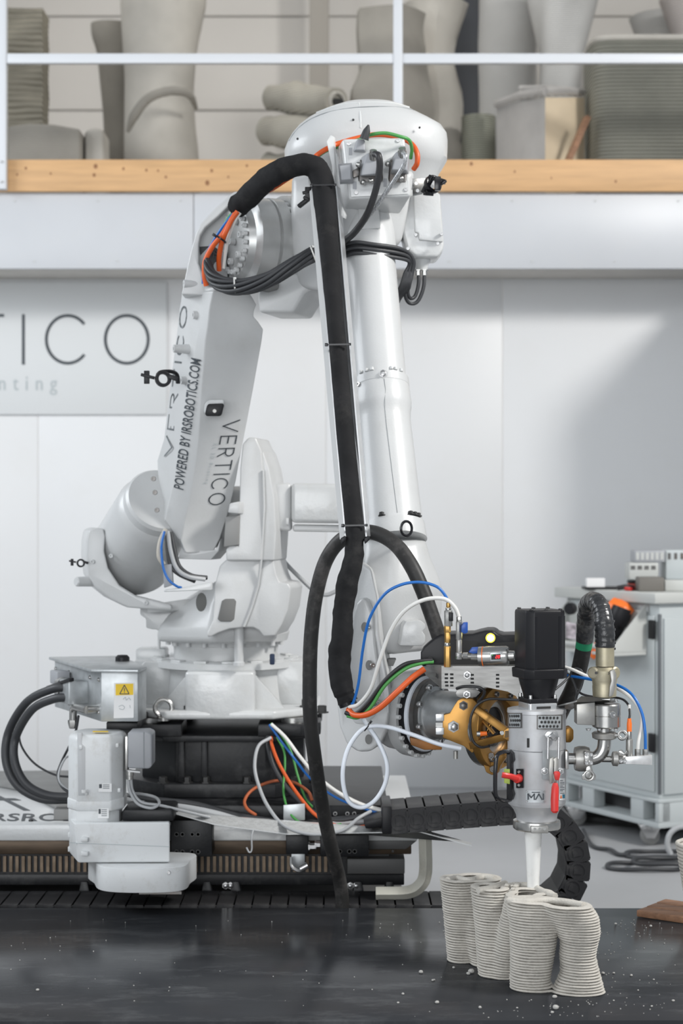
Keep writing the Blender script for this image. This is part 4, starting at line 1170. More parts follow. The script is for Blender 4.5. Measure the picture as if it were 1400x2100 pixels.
for u, v in ((177, 1628), (244, 1622), (165, 1534), (240, 1530)):
    MB().pp([(u - 3, v - 5), (u + 3, v - 5), (u + 3, v + 3), (u - 3, v + 3)], 6.185, 0.02).build('clip', drive_white, gm, bevel=0.002)
bolts(gm, [P(173, 1626, 6.17)], Z, 0.010, 0.010, bolt_painted)
MB().loft([mring(1690, 1.0, w=52, u=196, dep=0.10), mring(1650, 1.0, w=52, u=196, dep=0.10)]).build('motor_neck', drive_white, gm, bevel=0.004)
MB().loft([[P(u, v, d) for u, v, d in r] for r in (
    [(142, 1748, 6.26), (160, 1770, 6.14), (348, 1768, 6.14), (348, 1762, 6.44), (150, 1745, 6.44)],
    [(142, 1676, 6.26), (152, 1688, 6.14), (348, 1686, 6.14), (348, 1680, 6.44), (150, 1670, 6.44)])]).build('gearbox', drive_white, gm, bevel=0.006, seg=3)
MB().pp([(142, 1728), (348, 1736), (348, 1737), (142, 1729)], 6.1385, 0.004).build('gearbox_seam', ink_grey, gm)
for v in (1722, 1751):
    MB().pp([(166, v - 5), (180, v - 3), (180, v + 5), (166, v + 5)], 6.12, 0.03).build('gearbox_lug', drive_white, gm, bevel=0.003)
    MB().pp([(139, v - 14), (143, v - 14), (143, v - 4), (139, v - 4)], 6.25, 0.03).build('gearbox_lug', drive_white, gm, bevel=0.002)
# pinion cover, D shaped
pcv = smooth([P(194, 1780, 6.20), P(206, 1782, 6.10), P(250, 1784, 6.06), P(330, 1784, 6.06), P(376, 1782, 6.10), P(389, 1780, 6.20), P(388, 1776, 6.34), P(196, 1776, 6.34)], 5, True)
z0_, z1_ = zat(1826, 6.1), zat(1776, 6.1)
MB().loft([[Vector((p.x, p.y, z0_)) for p in pcv], [Vector((p.x, p.y, z1_)) for p in pcv]]).build('pinion_cover', drive_white, gm, bevel=0.003)
bolts(gm, [P(301, 1789, 6.062), P(346, 1789, 6.066)], -Y, 0.006, 0.005, bolt_m)
MB().pp([(285, 1828), (372, 1828), (372, 1834), (285, 1834)], 6.1, 0.2).build('pinion', steel_dark, gm)
# grey junction box
MB().pp([(262, 1502), (300, 1501), (311, 1506), (311, 1572), (305, 1577), (262, 1576)], 6.2, 0.12).build('terminal_box', drive_grey, gm, bevel=0.006, seg=3)
MB().pp([(294, 1502), (295.5, 1502), (295.5, 1576), (294, 1576)], 6.198, 0.01).build('box_seam', ink_mid, gm)
MB().pp([(256, 1510), (262, 1510), (262, 1580), (256, 1580)], 6.21, 0.10).build('box_gasket', steel, gm, bevel=0.002)
MB().lathe(P(266, 1598, 6.24), Z, [(0, 0.012), (0.012, 0.012), (0.013, 0.014), (0.028, 0.014)], 16).build('cable_gland', steel, gm)
MB().pp([(262, 1579), (287, 1582), (287, 1585), (262, 1583)], 6.22, 0.02).build('drip_plate', paper_m, gm)
def plate_label(parent, u0, v0, u1, v1, d, lines=3, bars=True):
    b = MB().pp([(u0, v0), (u1, v0), (u1, v1), (u0, v1)], d, 0.002).build('type_label', paper_m, parent)
    if bars:
        MB().pp([(u0 + 1, v0 + 1), (u0 + (u1 - u0) * 0.25, v0 + 1), (u0 + (u1 - u0) * 0.25, v0 + (v1 - v0) * 0.55), (u0 + 1, v0 + (v1 - v0) * 0.55)], d - 0.0006, 0.0005).build('label_mark', ink, b)
        for k in range(lines):
            y = v0 + 2 + k * (v1 - v0) * 0.2
            MB().pp([(u0 + (u1 - u0) * 0.32, y), (u0 + (u1 - u0) * 0.82, y), (u0 + (u1 - u0) * 0.82, y + 1.6), (u0 + (u1 - u0) * 0.32, y + 1.6)], d - 0.0006, 0.0005).build('label_line', ink_mid, b)
plate_label(gm, 202, 1607, 229, 1624, 6.189)
plate_label(gm, 201, 1658, 223, 1678, 6.194, 4)
MB().prism([P(190, 1499.5, 6.26), P(222, 1499.5, 6.26), P(222, 1501.5, 6.23), P(190, 1501.5, 6.23)], (0, 0, 0.001)).build('yellow_sticker', yellow_m, gm)
for p in [(258, 1500)]:
    pass

# --- galvanised switch box --------------------------------------------
gb = thing('switch_box', 'galvanised sheet metal switch box with a yellow warning label', 'box', P(245, 1480, 6.4))
A, B_, D_, E_ = P(112, 1452, 6.78), P(207, 1480, 6.30), P(283, 1480, 6.30), P(300, 1480, 6.40)
Cb = Vector((-0.85, 6.84, A.z))
zt = zat(1377, 6.30)
zbt = zat(1480, 6.30)
def lev(p, z): return Vector((p.x, p.y, z))
foot = [A, B_, D_, E_, Cb]
MB().loft([[lev(p, zbt) for p in foot], [lev(p, zt) for p in foot]]).build('box_body', galv, gb, bevel=0.003)
lidp = [P(100, 1349, 6.81), P(186, 1370, 6.27), P(283, 1376, 6.25), P(301, 1370, 6.38), Vector((-0.84, 6.87, 0))]
MB().loft([[lev(p, zt) for p in lidp], [lev(p, zt + 0.010) for p in lidp]]).build('box_lid', galv, gb, bevel=0.002)
lf = (lev(B_, 0) - lev(A, 0)).normalized()
lnv = Vector((lf.y, -lf.x, 0))
if lnv.y > 0: lnv = -lnv
def lp(t, z, off=0.0):
    return lev(A, z) + lf * t + lnv * off
LL = (lev(B_, 0) - lev(A, 0)).length
for t in (0.02, 0.18, 0.42, LL - 0.02):
    bolts(gb, [lp(t, zt - 0.03, 0.0), lp(t, zbt + 0.03, 0.0)], lnv, 0.007, 0.006, bolt_m)
# connector hood on the left face
MB().box(lp(0.34, zt - 0.085, 0.035), (0.11, 0.075, 0.085), (lf, lnv, Z)).build('connector_hood', galv, gb, bevel=0.006)
MB().box(lp(0.16, zt - 0.05, 0.03), (0.09, 0.05, 0.05), (lf, lnv, Z)).build('connector_hood', drive_grey, gb, bevel=0.006)
MB().bar(lp(0.12, zt - 0.09, 0.06), lp(0.42, zt - 0.035, 0.07), 0.02, 0.012).build('locking_lever', black_plastic, gb, bevel=0.002)
for z in (zt - 0.065, zt - 0.105):
    MB().lathe(lp(0.27, z, 0.05), -lf, [(0, 0.024), (0.02, 0.024), (0.022, 0.020), (0.045, 0.020), (0.047, 0.017), (0.06, 0.017)], 18).build('cable_gland', brass if False else steel, gb)
MB().tube([lp(0.50, zt - 0.135, 0.0), lp(0.50, zt - 0.135, 0.04)], 0.016, 14).build('gland_socket', steel, gb)
MB().tube(smooth([lp(0.50, zt - 0.135, 0.04), lp(0.42, zt - 0.135, 0.045), lp(0.37, zt - 0.14, 0.045), lp(0.36, zt - 0.19, 0.045)], 5), 0.014, 12).build('pipe_elbow', steel, gb)
MB().lathe(lp(0.36, zt - 0.215, 0.045), Z, [(0, 0.013), (0.02, 0.018), (0.03, 0.018)], 6).build('gland_nut', steel, gb)
# warning label
LD = 6.296
MB().pp([(234, 1401), (275, 1400), (274, 1472), (233, 1473)], LD, 0.002).build('warning_label', paper_m, gb)
MB().pp([(237, 1403), (273, 1402), (273, 1425), (237, 1426)], LD - 0.001, 0.001).build('yellow_field', yellow_m, gb)
t_ = MB()
tri = [P(255, 1405, LD - 0.0015), P(264.5, 1423, LD - 0.0015), P(245.5, 1423, LD - 0.0015)]
for i in range(3):
    t_.bar(tri[i], tri[(i + 1) % 3], 0.0008, 0.003, up=Vector((0.3, 0, 1)))
t_.bar(P(255, 1411, LD - 0.0015), P(255, 1417.5, LD - 0.0015), 0.0008, 0.003)
t_.bar(P(255, 1419, LD - 0.0015), P(255, 1420.5, LD - 0.0015), 0.0008, 0.003)
t_.build('warning_sign', ink, gb)
sc_ = MB()
for pts in ([(252, 1434), (257, 1430), (259, 1436), (264, 1431), (268, 1436)], [(243, 1449), (250, 1446), (255, 1450), (252, 1455), (244, 1453)], [(266, 1446), (267, 1452)]):
    sc_.tube(smooth([P(u, v, LD - 0.0012) for u, v in pts], 4), 0.0008, 4)
tag(sc_.build('handwriting', ink_grey, gb), kind='stuff')
MB().cyl(P(251, 1351, 6.9), P(251, 1351, 6.9) + Z * 0.0, 0.02) if False else None
MB().lathe(lev(P(251, 1354, 6.62), zt + 0.010), Z, [(0, 0.026), (0.014, 0.026), (0.022, 0.018), (0.022, 0.01)], 18).build('cable_plug', black_plastic, gb)
MB().pp([(218, 1481), (282, 1482), (282, 1498), (218, 1498)], 6.36, 0.4).build('box_support', black_steel, gb, bevel=0.003)

# thick grey hoses looping from the box to the track
cable('conduit_hose', [(140, 1409, 6.46), (105, 1414, 6.48), (55, 1440, 6.56), (18, 1500, 6.62), (12, 1560, 6.6), (35, 1610, 6.58), (85, 1638, 6.56), (140, 1640, 6.55), (200, 1642, 6.55)], 0.0155, cable_grey, 'outer grey conduit looping from the galvanised box to the track', 'hose', n=12)
cable('conduit_hose', [(140, 1430, 6.44), (108, 1434, 6.46), (65, 1456, 6.52), (33, 1510, 6.6), (30, 1560, 6.58), (52, 1606, 6.56), (95, 1630, 6.54), (150, 1634, 6.53), (200, 1634, 6.53)], 0.0155, cable_grey, 'inner grey conduit looping from the galvanised box to the track', 'hose', n=12)
cable('thin_cable', [(37, 1492, 6.75), (44, 1530, 6.72), (70, 1565, 6.7), (110, 1588, 6.68), (146, 1593, 6.66), (190, 1592, 6.66)], 0.004, cable_grey, 'thin dark cable sagging behind the grey conduits', 'cable')
cable('thin_cable', [(161, 1468, 6.38), (155, 1500, 6.42), (142, 1530, 6.56), (125, 1565, 6.52), (118, 1590, 6.5), (128, 1615, 6.46), (150, 1628, 6.45), (170, 1630, 6.45)], 0.0045, cable_grey, 'thin grey cable dropping from the elbow of the galvanised box', 'cable')
cable('thin_cable', [(150, 1552, 6.52), (135, 1554, 6.5), (122, 1580, 6.48), (122, 1602, 6.46), (138, 1618, 6.46), (160, 1624, 6.46)], 0.004, cable_light, 'short pale cable loop behind the white gearmotor', 'cable')
cable('motor_cable', [(263, 1594, 6.24), (266, 1622, 6.24), (282, 1648, 6.24), (310, 1657, 6.24), (326, 1648, 6.26), (318, 1635, 6.3), (285, 1628, 6.34), (262, 1630, 6.4)], 0.0055, cable_light, 'light grey motor cable curling below the terminal box', 'cable')
cable('motor_cable', [(268, 1594, 6.24), (272, 1622, 6.25), (290, 1645, 6.25), (330, 1652, 6.26), (300, 1652, 6.26), (370, 1664, 6.3), (420, 1678, 6.33)][:4] + [(380, 1664, 6.3), (430, 1676, 6.33)], 0.0055, cable_light, 'light grey motor cable running right along the carriage', 'cable')
cable('carriage_cable', [(255, 1640, 6.44), (300, 1650, 6.42), (370, 1655, 6.42), (440, 1668, 6.40), (520, 1690, 6.40), (600, 1698, 6.40), (680, 1690, 6.42), (780, 1682, 6.42)], 0.012, cable_light, 'thick pale grey cable lying along the carriage plate', 'cable', n=10)
cable('carriage_cable', [(255, 1632, 6.48), (310, 1640, 6.46), (400, 1650, 6.46), (480, 1672, 6.44), (600, 1688, 6.44), (700, 1680, 6.45), (790, 1672, 6.46)], 0.012, cable_grey, 'thick dark grey cable lying behind the pale one on the carriage', 'cable', n=10)
# coloured cables from under the robot foot
cable('orange_cable', [(556, 1512, 6.60), (558, 1530, 6.56), (572, 1566, 6.52), (596, 1608, 6.48), (625, 1648, 6.44), (648, 1672, 6.42), (680, 1690, 6.40), (725, 1697, 6.38), (760, 1692, 6.38)], 0.0065, cable_orange, 'bright orange cable falling from under the robot foot', 'cable')
cable('rust_cable', [(640, 1642, 6.50), (630, 1622, 6.52), (600, 1604, 6.55), (560, 1602, 6.56), (520, 1618, 6.54), (502, 1640, 6.50), (506, 1658, 6.46), (525, 1672, 6.44)], 0.006, cable_rust, 'dusty orange cable arching low in front of the pedestal', 'cable')
cable('grey_cable', [(555, 1513, 6.56), (530, 1530, 6.52), (522, 1570, 6.46), (530, 1610, 6.42), (550, 1655, 6.36), (585, 1695, 6.30), (640, 1711, 6.26), (700, 1704, 6.26), (735, 1678, 6.28), (760, 1664, 6.32)], 0.0065, cable_light, 'pale grey braided cable making the big loop before the pedestal', 'cable')
cable('grey_cable', [(549, 1512, 6.62), (550, 1535, 6.58), (560, 1570, 6.55), (580, 1605, 6.52), (610, 1640, 6.48), (640, 1664, 6.45), (690, 1682, 6.42), (750, 1672, 6.42), (790, 1668, 6.42)], 0.009, cable_grey, 'dark grey cable beside the bright orange one', 'cable')
cable('green_cable', [(568, 1512, 6.60), (582, 1540, 6.56), (584, 1570, 6.54), (581, 1620, 6.50), (590, 1660, 6.44), (612, 1685, 6.40), (650, 1697, 6.38), (700, 1690, 6.38)], 0.0045, cable_green, 'green cable hanging straight down before the pedestal', 'cable')
cable('green_cable', [(555, 1484, 6.60), (575, 1505, 6.58), (596, 1540, 6.57), (610, 1590, 6.55), (625, 1635, 6.52), (640, 1655, 6.48)], 0.0045, cable_green, 'second green cable further right before the pedestal', 'cable')
cable('blue_tube', [(552, 1486, 6.58), (575, 1518, 6.56), (605, 1558, 6.55), (640, 1600, 6.5), (690, 1636, 6.46), (740, 1656, 6.42), (784, 1670, 6.40)], 0.0045, cable_blue, 'blue air tube running from the robot foot to the energy chain', 'tube')
cable('white_tube', [(556, 1485, 6.57), (585, 1512, 6.55), (615, 1552, 6.53), (650, 1592, 6.49), (700, 1630, 6.45), (745, 1652, 6.42), (786, 1664, 6.40)], 0.0065, cable_white, 'thick white tube running from the robot foot to the energy chain', 'tube')
cable('white_tube', [(640, 1588, 6.52), (690, 1622, 6.48), (740, 1648, 6.44), (790, 1662, 6.42)], 0.005, cable_white, 'thin white tube beside the thick one near the energy chain', 'tube')
cable('hook_wire', [(505, 1738, 6.30), (511, 1748, 6.3), (516, 1742, 6.3), (516, 1715, 6.3), (522, 1698, 6.32), (535, 1695, 6.34)], 0.003, cable_light, 'bent pale wire hook hanging under the duct lid', 'wire')

# --- energy chain ------------------------------------------------------
CD, CW = 6.24, 0.24
path = []
zt_, zl_ = 0.565, 0.200
xb = P(1077, 0, CD).x
rbend = (zt_ - zl_) / 2
pts = []
x_ = P(800, 0, CD).x
for t in range(0, 21):
    k = t / 20
    pts.append(Vector((x_ + (xb - x_) * k, CD, zt_ - 0.036 * (1 - k) ** 1.2)))
for t in range(1, 25):
    th = PI / 2 - PI * t / 24
    pts.append(Vector((xb + rbend * math.cos(th), CD, zl_ + rbend + rbend * math.sin(th))))
xe = P(-60, 0, CD).x
for t in range(1, 41):
    pts.append(Vector((xb + (xe - xb) * t / 40, CD, zl_)))
acc = [0.0]
for a, b in zip(pts[:-1], pts[1:]):
    acc.append(acc[-1] + (b - a).length)
def along(s):
    for i in range(len(acc) - 1):
        if acc[i + 1] >= s:
            k = (s - acc[i]) / (acc[i + 1] - acc[i])
            return pts[i].lerp(pts[i + 1], k), (pts[i + 1] - pts[i]).normalized()
    return pts[-1], (pts[-1] - pts[-2]).normalized()
pitch = 0.062
lk = MB()
hL, hH = pitch * 0.52, 0.040
for y0, y1 in ((0.0, 0.022), (CW - 0.022, CW)):
    lk.prism([Vector((a, y0, c)) for a, c in ((-hL, -hH), (hL, -hH), (hL, hH), (-hL, hH))], (0, y1 - y0, 0))
lk.prism([Vector((a, 0.003, c)) for a, c in ((-hL * 0.86, hH - 0.004), (hL * 0.86, hH - 0.004), (hL * 0.86, hH + 0.003), (-hL * 0.86, hH + 0.003))], (0, CW - 0.006, 0))
lk.prism([Vector((a, 0.003, c)) for a, c in ((-hL * 0.86, -hH - 0.003), (hL * 0.86, -hH - 0.003), (hL * 0.86, -hH + 0.004), (-hL * 0.86, -hH + 0.004))], (0, CW - 0.006, 0))
lk.ring((0, 0.0, 0), -Y, 0.024, 0.030, 0.0022, 20)
lk.box((0, -0.0005, 0), (0.022, 0.003, 0.028))
lk.box((hL * 0.93, -0.0006, 0), (0.006, 0.003, hH * 1.7))
lkm = lk.mesh('link', ang=35)
lkm.materials.append(chain_m)
ch = thing('energy_chain', 'black plastic energy chain curling back along the track', 'cable chain', pts[0] - Z * 0.05)
s_ = pitch / 2
while s_ < acc[-1]:
    p, t = along(s_)
    up = Vector((-t.z, 0, t.x))
    M = Matrix(((t.x, 0, up.x, p.x), (0, 1, 0, p.y), (t.z, 0, up.z, p.z), (0, 0, 0, 1)))
    put(lkm, 'link', None, ch, M)
    s_ += pitch
# end bracket of the chain
MB().span(P(783, 0, CD).x, P(803, 0, CD).x, CD - 0.004, CD + CW, 0.49, 0.585).build('end_bracket', black_plastic, ch, bevel=0.004)
MB().pp([(745, 1686), (800, 1672), (800, 1694), (750, 1700)], 6.26, 0.2).build('end_clamp', black_plastic, ch, bevel=0.004)
# chain trough
trg = thing('chain_trough', 'low dark steel trough carrying the lower run of the energy chain', 'trough', (-0.6, 6.39, 0))
MB().span(-3.0, P(1120, 0, 6.3).x, CD - 0.012, CD + CW + 0.012, 0.145, 0.156).build('trough_floor', black_steel, trg)
for u in (-100, 300, 800):
    xx = P(u, 0, 6.3).x
    MB().span(xx - 0.03, xx + 0.03, CD, CD + CW, 0.0, 0.145).build('trough_leg', black_steel, trg)

# ================================================================== ON THE ROBOT: connector box, channel, harness
# connector box on the upper arm, tilted with the forearm
cbx = [P(*q) for q in ((702, 284, 6.03), (829, 282, 6.03), (844, 402, 6.00), (715, 409, 6.00))]
cbb = [P(*q) for q in ((684, 312, 6.17), (829, 300, 6.19), (820, 440, 6.16), (703, 433, 6.16))]
bxo = MB().loft([cbx, cbb]).build('connector_box', cast_white, rb, bevel=0.010, seg=3)
bn = (cbx[1] - cbx[0]).cross(cbx[3] - cbx[0]).normalized()
if bn.y > 0: bn = -bn
def bp_(u, v, off=0.0): return PP(u, v, cbx[0] + bn * off, bn)
MB().prism([bp_(*q, 0.004) for q in ((708, 289), (822, 287), (837, 398), (719, 404))], -bn * 0.008).build('box_lid', cast_white, bxo, bevel=0.003)
bolts(rb, [bp_(715, 295, 0.004), bp_(816, 288.5, 0.004), bp_(730, 395.5, 0.004), bp_(832, 389, 0.004)], bn, 0.007, 0.003, bolt_m, name='lid_screw')
for q in ((715, 303, 722, 318), (723, 372, 731, 388), (786, 366, 793, 383)):
    MB().prism([bp_(a, b, 0.0045) for a, b in ((q[0], q[1]), (q[2], q[1]), (q[2], q[3]), (q[0], q[3]))], bn * 0.001).build('small_label', drive_grey, bxo)
def hood(quad, lift, tipquad, name='plug_hood', material=None):
    """connector hood: base quad on the lid, narrowing to the top"""
    a = [bp_(u, v, 0.004) for u, v in quad]
    b = [bp_(u, v, lift) for u, v in tipquad]
    return MB().loft([a, b]).build(name, material or drive_grey, bxo, bevel=0.005, seg=3)
# three plugs
hood([(723, 312), (730, 288), (748, 292), (750, 314)], 0.035, [(727, 308), (733, 284), (748, 286), (748, 308)])
hood([(733, 366), (737, 326), (782, 324), (786, 366)], 0.02, [(734, 374), (739, 330), (782, 328), (785, 374)], 'plug_flange', steel_dark)
hood([(737, 362), (740, 322), (778, 320), (782, 362)], 0.075, [(740, 360), (752, 314), (786, 312), (780, 356)])
hood([(795, 366), (798, 326), (834, 322), (832, 366)], 0.02, [(796, 374), (800, 330), (834, 328), (833, 376)], 'plug_flange', steel_dark)
hood([(800, 360), (804, 320), (838, 318), (838, 358)], 0.07, [(803, 348), (812, 310), (838, 314), (834, 350)])
for q in ((760, 371), (822, 366), (744, 374), (735, 338), (795, 336)):
    MB().ball(bp_(q[0], q[1], 0.035), 0.010, 10, 6).build('plug_clip', steel, bxo)
# open grey socket cover
fr_ = [bp_(a, b, 0.03) for a, b in ((693, 336), (721, 334), (723, 372), (697, 374))]
fi_ = [bp_(a, b, 0.03) for a, b in ((697, 340), (717, 338), (719, 367), (700, 369))]
sc0 = MB()
sc0.loft([fr_, fi_, [p - bn * 0.012 for p in fi_]], cap=False)
sc0.loft([fr_, [p - bn * 0.02 for p in fr_]])
sc0.build('socket_cover', drive_grey, bxo)
MB().prism([bp_(a, b, 0.02) for a, b in ((722, 350), (736, 342), (736, 360), (724, 364))], -bn * 0.012).build('cover_hinge', steel_dark, bxo, bevel=0.002)
# glands on top of the plugs
MB().lathe(bp_(765, 326, 0.07), Vector((0, -0.6, 0.9)), [(0, 0.014), (0.02, 0.015), (0.022, 0.012), (0.03, 0.012)], 12).build('cable_gland', steel, bxo)
MB().lathe(bp_(824, 322, 0.06), Vector((0, -0.6, 0.9)), [(0, 0.014), (0.02, 0.015), (0.022, 0.012), (0.03, 0.012)], 12).build('cable_gland', steel, bxo)
MB().lathe(P(746, 286, 5.98), Vector((0.3, -0.2, 0.9)), [(0, 0.016), (0.03, 0.012), (0.05, 0.003)], 12).build('wrapped_gland', cable_grey, bxo)
# holed strap and clip at the right
MB().prism([P(*q) for q in ((845, 366, 6.06), (873, 366, 6.08), (866, 398, 6.08), (846, 402, 6.06))], Y * 0.006).build('strap', steel, bxo, bevel=0.001)
for u, v in ((853, 376), (856, 391)):
    MB().lathe(P(u, v, 6.058), -Y, [(0, 0.006), (0.001, 0.006), (0.001, 0.001)], 12).build('strap_hole', paper_m, bxo)
clip_ = MB()
clip_.ring(P(884, 380, 6.03), Vector((0.5, -0.8, 0.2)), 0.020, 0.031, 0.018, 24)
clip_.bar(P(868, 396, 6.03), P(886, 360, 6.01), 0.02, 0.014)
clip_.bar(P(890, 366, 6.0), P(914, 374, 6.0), 0.02, 0.014)
clip_.bar(P(870, 397, 6.02), P(886, 398, 6.0), 0.018, 0.012)
clip_.box(P(897, 377, 5.99), (0.02, 0.03, 0.045))
clip_.bar(P(900, 380, 5.99), P(914, 370, 5.98), 0.012, 0.01)
clip_.build('hose_clip', black_shiny, rb, bevel=0.002)
clip2 = MB()
clip2.bar(P(612, 424, 6.0), P(632, 408, 5.99), 0.02, 0.012)
clip2.box(P(632, 397, 5.99), (0.022, 0.03, 0.04))
clip2.bar(P(620, 396, 5.98), P(634, 393, 5.98), 0.012, 0.010)
clip2.bar(P(622, 404, 5.98), P(634, 410, 5.98), 0.012, 0.010)
clip2.build('hose_clip', black_plastic, rb, bevel=0.002)
# mounting strap of the channel, behind it at the top
MB().prism([P(*q) for q in ((669, 290, 6.06), (677, 277, 6.06), (684, 280, 6.06), (684, 300, 6.06), (690, 395, 6.03), (708, 440, 6.02), (706, 448, 6.02), (700, 446, 6.02), (686, 408, 6.02), (680, 340, 6.04))], Vector((0.006, 0.02, 0))).build('channel_strap', cast_white, rb, bevel=0.002)

# --- cable channel: an aluminium U profile along the forearm -----------
chn = []
cL = [(639, 346, 6.00), (707, 1106, 5.545)]      # left front edge
cR = [(690, 380, 5.99), (752, 1100, 5.545)]
def lerp3(a, b, k): return tuple(x + (y - x) * k for x, y in zip(a, b))
l0, l1, r0, r1 = P(*cL[0]), P(*cL[1]), P(*cR[0]), P(*cR[1])
dpt = Vector((0.012, 0.052, 0))
th = Vector((0.004, 0, 0))
MB().loft([[l0, l0 + th, l0 + th + dpt], [l0 + dpt]][0:1] + []) if False else None
def usec(a, b):
    return [a, a + th, a + th + dpt, b - th + dpt, b - th, b, b + dpt + Vector((0, 0.004, 0)), a + dpt + Vector((0, 0.004, 0))]
MB().loft([usec(l0, r0), usec(l1, r1)]).build('cable_channel', alu, rb, flat=True)
lip = Vector((-0.012, 0.004, 0))
MB().loft([[l0 + lip * 1.2, l0, l0 + dpt, l0 + lip * 1.2 + dpt], [l1 + lip * 1.3, l1, l1 + dpt, l1 + lip * 1.3 + dpt]]).build('channel_flank', robot_white, rb, flat=True)

# --- black textile sleeve ---------------------------------------------
sl = [(487, 424, 6.22), (500, 412, 6.18), (528, 384, 6.1), (565, 356, 6.02), (600, 342, 5.98), (630, 338, 5.965), (652, 352, 5.96), (664, 390, 5.955), (672, 480, 5.915), (686, 640, 5.82), (698, 780, 5.74), (712, 940, 5.645), (726, 1070, 5.565), (729, 1110, 5.55), (724, 1150, 5.55), (712, 1200, 5.55), (702, 1260, 5.55), (698, 1320, 5.55), (698, 1370, 5.55), (703, 1410, 5.55), (713, 1440, 5.545)]
path = smooth([P(*q) for q in sl], 10)
random.seed(3)
wob = [random.random() for _ in range(80)]
rr = []
N_ = len(path)
for i, p in enumerate(path):
    v = 1050 - (p.z - CAMZ) * FPX / p.y
    k = i / N_
    base = 0.0285
    if v < 420 and i < 80: base = 0.0385
    elif i < 90: base = 0.0385 - 0.01 * (i - 70) / 20 if i > 70 else 0.0365
    if v > 1120: base = 0.0285 + 0.005 * min(1, (v - 1120) / 80)
    if v > 1425: base *= 0.88
    rr.append(base)
svo = thing('cable_sleeve', 'black textile sleeve running along the whole forearm', 'cable sleeve', path[-1])
from mathutils import noise as mnoise
def cloth_tube(path, rr, n=22):
    rings = []
    t = (path[1] - path[0]).normalized()
    a, b, c = frame(t, Y)
    for i, p in enumerate(path):
        t2 = (path[min(i + 1, len(path) - 1)] - path[max(i - 1, 0)]).normalized()
        b = t.rotation_difference(t2) @ b
        t = t2
        c = t.cross(b)
        ring = []
        for k in range(n):
            dv = b * math.cos(2 * PI * k / n) + c * math.sin(2 * PI * k / n)
            q = p + dv * rr[i]
            v = 1050 - (p.z - CAMZ) * FPX / p.y
            amp_ = 0.006 if (i < 60 or v > 1110) else 0.001
            ring.append(q + dv * amp_ * (mnoise.noise(q * 17.0) + 0.5 * mnoise.noise(q * 43.0)))
        rings.append(ring)
    return MB().loft(rings)
cloth_tube(path, rr).build('sleeve', sleeve_m, svo, ang=60)
for u, v, d in ((663, 380, 5.955), (693, 707, 5.78), (727, 1078, 5.565)):
    c = P(u, v, d)
    MB().bar(P(u - 24, v, d - 0.036), P(u + 24, v - 1, d - 0.036), 0.004, 0.005).build('cable_tie', black_shiny, svo)
    MB().box(P(u - 24, v, d - 0.036), (0.01, 0.008, 0.010)).build('tie_head', black_shiny, svo, bevel=0.001)
    MB().box(P(u + 24, v - 1, d - 0.036), (0.008, 0.008, 0.008)).build('tie_head', black_shiny, svo, bevel=0.001)
for u in (702, 750):
    MB().pp([(u - 4, 1104), (u + 6, 1098), (u + 9, 1106), (u - 2, 1116)], 5.53, 0.03).build('edge_guard', black_plastic, svo, bevel=0.003)
tie(svo, P(711, 1443, 5.545), Vector((-0.4, 0, 1)), 0.022, black_shiny, 0.012, 'velcro_tie')

# --- grey harness under the elbow ---------------------------------------
hb = thing('cable_harness', 'bundle of dark grey cables slung under the robot elbow', 'cable bundle', P(600, 590, 6.2))
random.seed(5)
base_path = [(446, 524, 6.30), (434, 524, 6.26), (427, 545, 6.22), (436, 570, 6.18), (462, 585, 6.14), (500, 588, 6.10), (550, 574, 6.06), (600, 545, 6.04), (645, 520, 6.06), (680, 508, 6.12), (710, 500, 6.18)]
for k in range(9):
    a = 2 * PI * k / 8
    rr_ = 0.0 if k == 8 else 1.0
    ptsk = []
    for i, (u, v, d) in enumerate(base_path):
        tw = a + i * 0.55
        s = 13.5 if 0 < i < len(base_path) - 1 else 8
        ptsk.append((u + rr_ * s * 0.45 * math.cos(tw), v + rr_ * s * math.sin(tw), d + rr_ * 0.02 * math.cos(tw)))
    cable('cable', ptsk, 0.0078, cable_grey, parent=hb, n=8, seg=6)
for q, axv in (((482, 586, 6.115), Vector((1, 0, 0.1))), ((642, 521, 6.06), Vector((0.9, 0, 0.35)))):
    MB().ring(P(*q) - axv.normalized() * 0.003, axv, 0.026, 0.029, 0.005, 24).build('cable_tie', cable_white, hb)
    MB().box(P(q[0], q[1] - 15, q[2] - 0.012), (0.008, 0.01, 0.008)).build('tie_head', cable_white, hb)
hb2 = thing('cable_harness', 'bundle of dark grey cables wrapping behind the forearm to the wrist motor', 'cable bundle', P(830, 590, 6.2))
for k in range(7):
    o_ = (k - 3) * 1.55
    dk = 0.014 * ((k * 5) % 7 - 3) / 3
    cable('cable', [(704, 514 + o_ * 2.6, 6.13 + dk), (730, 508 + o_ * 2.4, 6.10 + dk), (770, 512 + o_ * 2.2, 6.10 + dk), (812, 518 + o_ * 2.2, 6.14 + dk), (836, 526 + o_ * 1.8, 6.18 + dk), (848 - k * 1.6, 540 + o_, 6.20 + dk), (845 - k * 2.4, 560, 6.20), (840 - k * 2.6, 580, 6.2), (836 - k * 3.4, 594 + k * 1.5, 6.22), (822 - k, 606 + k * 2.2, 6.27), (806, 610 + k * 2, 6.32)], 0.0068, cable_grey, parent=hb2, n=8, seg=6)
for k, pts in enumerate(([(857, 556, 6.27), (858, 580, 6.27), (852, 605, 6.27), (842, 612, 6.26), (836, 600, 6.24), (838, 570, 6.22)], [(870, 556, 6.27), (868, 590, 6.27), (856, 618, 6.27), (840, 622, 6.26), (831, 606, 6.24), (834, 570, 6.22)])):
    cable('cable', pts, 0.0065, cable_grey, parent=hb2, n=8)
